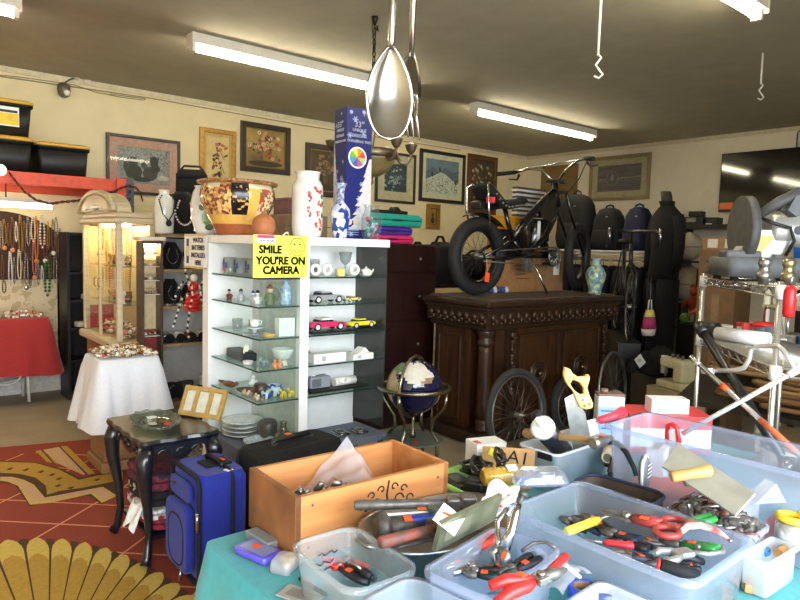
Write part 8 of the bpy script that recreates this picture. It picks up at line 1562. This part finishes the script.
# ---- rear clear tote and what stands beyond it
t = bin_('clear_tote', 'long clear tote holding red tools along the back of the table', (1.82, .72, TS), .25, .66, .235, CLEAR((226, 234, 250), haze=.28, rough=.14), rz=.02, r=.03, taper=.92, rim=.012)
t = T('pink_tray', 'salmon pink tray seen through the end of the long clear tote', 'tray', (1.80, .90, TS+.01), .05); MB(M((226, 130, 116), r=.5)).box((0, 0, .035), (.10, .20, .06), bev=.012).build('tray', t); MB(M((206, 90, 80), r=.5)).box((0, 0, .0665), (.08, .16, .003)).build('insert', t)
for k, (x, y, c, d, l) in enumerate([(1.80, .72, (220, 220, 214), (.12, .09, .10), 'white carton inside the long clear tote'), (1.80, .60, (200, 60, 50), (.09, .06, .05), 'red box low inside the long clear tote'), (1.84, .50, (90, 96, 106), (.12, .10, .07), 'grey box at the near end of the long clear tote'), (1.85, .965, (226, 224, 220), (.08, .05, .15), 'white carton standing at the far end of the long clear tote')]):
    t = T('packed_box', l, 'box', (x, y, TS+.01), .1*k, group='boxes inside the long clear tote'); MB(M(c, r=.6)).box((0, 0, d[2]/2), d).build('carton', t); MB(M([int(v*.75) for v in c])).box((0, 0, d[2]+.001), (d[0], .02, .002)).build('tape', t)
t, L = FR('red_scraper', 'red tool with white lettered grip standing up from the rear tote', 'tool', P(674, 452, d=2.02), P(672, 424, d=2.0)); MB(RED).tube([(L*.0, -.018, 0), (L*.5, -.02, 0), (L*.9, -.015, 0), (L*1.0, 0, 0), (L*.9, .015, 0), (L*.5, .02, 0), (0, .018, 0)], .007, n=7).build('loop', t); MB(PAPER).box((L*.4, 0, 0), (L*.7, .022, .006)).build('white_grip', t); MB(RED).box((L*.3, 0, .0035), (.02, .012, .001)).build('red_print', t)
for px_, py_, c, l in [(615, 415, (226, 60, 80), 'bright red plastic tool at the left end of the rear tote')]:
    a0, b0 = P(598, 421, d=2.16), P(624, 413, d=2.2); t, L = FR('caulk_gun', l, 'tool', a0, b0); MB(M(c, r=.35)).tube([(0, 0, 0), (.01, 0, 0), (L*.6, 0, 0), (L, 0, .006)], [.006, .014, .016, .020]).build('body', t); MB(ORANGE).box((L*.75, -.005, -.012), (.03, .03, .02)).build('trigger', t)
c = P(608, 427, d=2.45)
t = T('solvent_can', 'white and silver rectangular can with brown top behind the saw', 'can', (c.x, c.y, TS), -.75); MB(M((206, 212, 216), r=.35, m=.2)).box((0, 0, .105), (.10, .06, .21), bev=.006).build('can', t); MB(M((110, 80, 62), r=.5)).box((0, 0, .214), (.10, .06, .008), bev=.002).build('top', t); MB(M((120, 96, 80), r=.4)).cyl((-.02, 0, .2185), (-.02, 0, .232), .014).build('cap', t); MB(M((150, 176, 200), r=.5)).box((-.01, -.0305, .12), (.07, .001, .10)).build('label', t); m = MB(M((70, 110, 160)))
for k in range(4): m.box((-.012, -.0315, .155-.022*k), (.05-.008*(k % 2), .001, .006))
m.build('printed_lines', t)
c = P(664, 412, d=2.5)
t = T('red_game_box', 'wide red and white box behind the rear clear tote', 'box', (2.36, 1.22, TS), -.72); MB(M((206, 44, 50), r=.5)).box((0, 0, .07), (.30, .17, .14)).build('carton', t); MB(PAPER).box((0, -.0855, .06), (.298, .001, .07)).build('white_band', t); MB(M((214, 60, 64), r=.5)).box((0, 0, .142), (.304, .174, .004)).build('lid', t)
t = T('white_carton', 'small plain white carton on top of the red and white box', 'box', (2.355, 1.205, TS+.1445), -.70); MB(WHITE).box((0, 0, .027), (.14, .07, .054)).build('carton', t); MB(M((206, 206, 206))).box((0, 0, .0545), (.14, .002, .0008)).build('seam', t)
for k, (x, y, d, c, l) in enumerate([(2.46, .80, (.13, .22, .07), (150, 146, 136), 'grey cloth bundle behind the rear tote by the poles'), (2.36, .62, (.14, .2, .10), (70, 74, 80), 'dark grey tray at the right edge behind the rear tote')]):
    t = T('grey_bundle', l, 'bundle', (x, y, TS), .2); MB(M(c, r=.9, var=.2, bump=.3)).loft([rrect(d[0], d[1], .04, 0), rrect(d[0]*1.05, d[1]*1.05, .05, d[2]*.4), rrect(d[0]*.8, d[1]*.85, .05, d[2])]).build('body', t); MB(PAPER).box((-d[0]*.3, 0, d[2]+.002), (.04, .05, .002)).build('label', t)
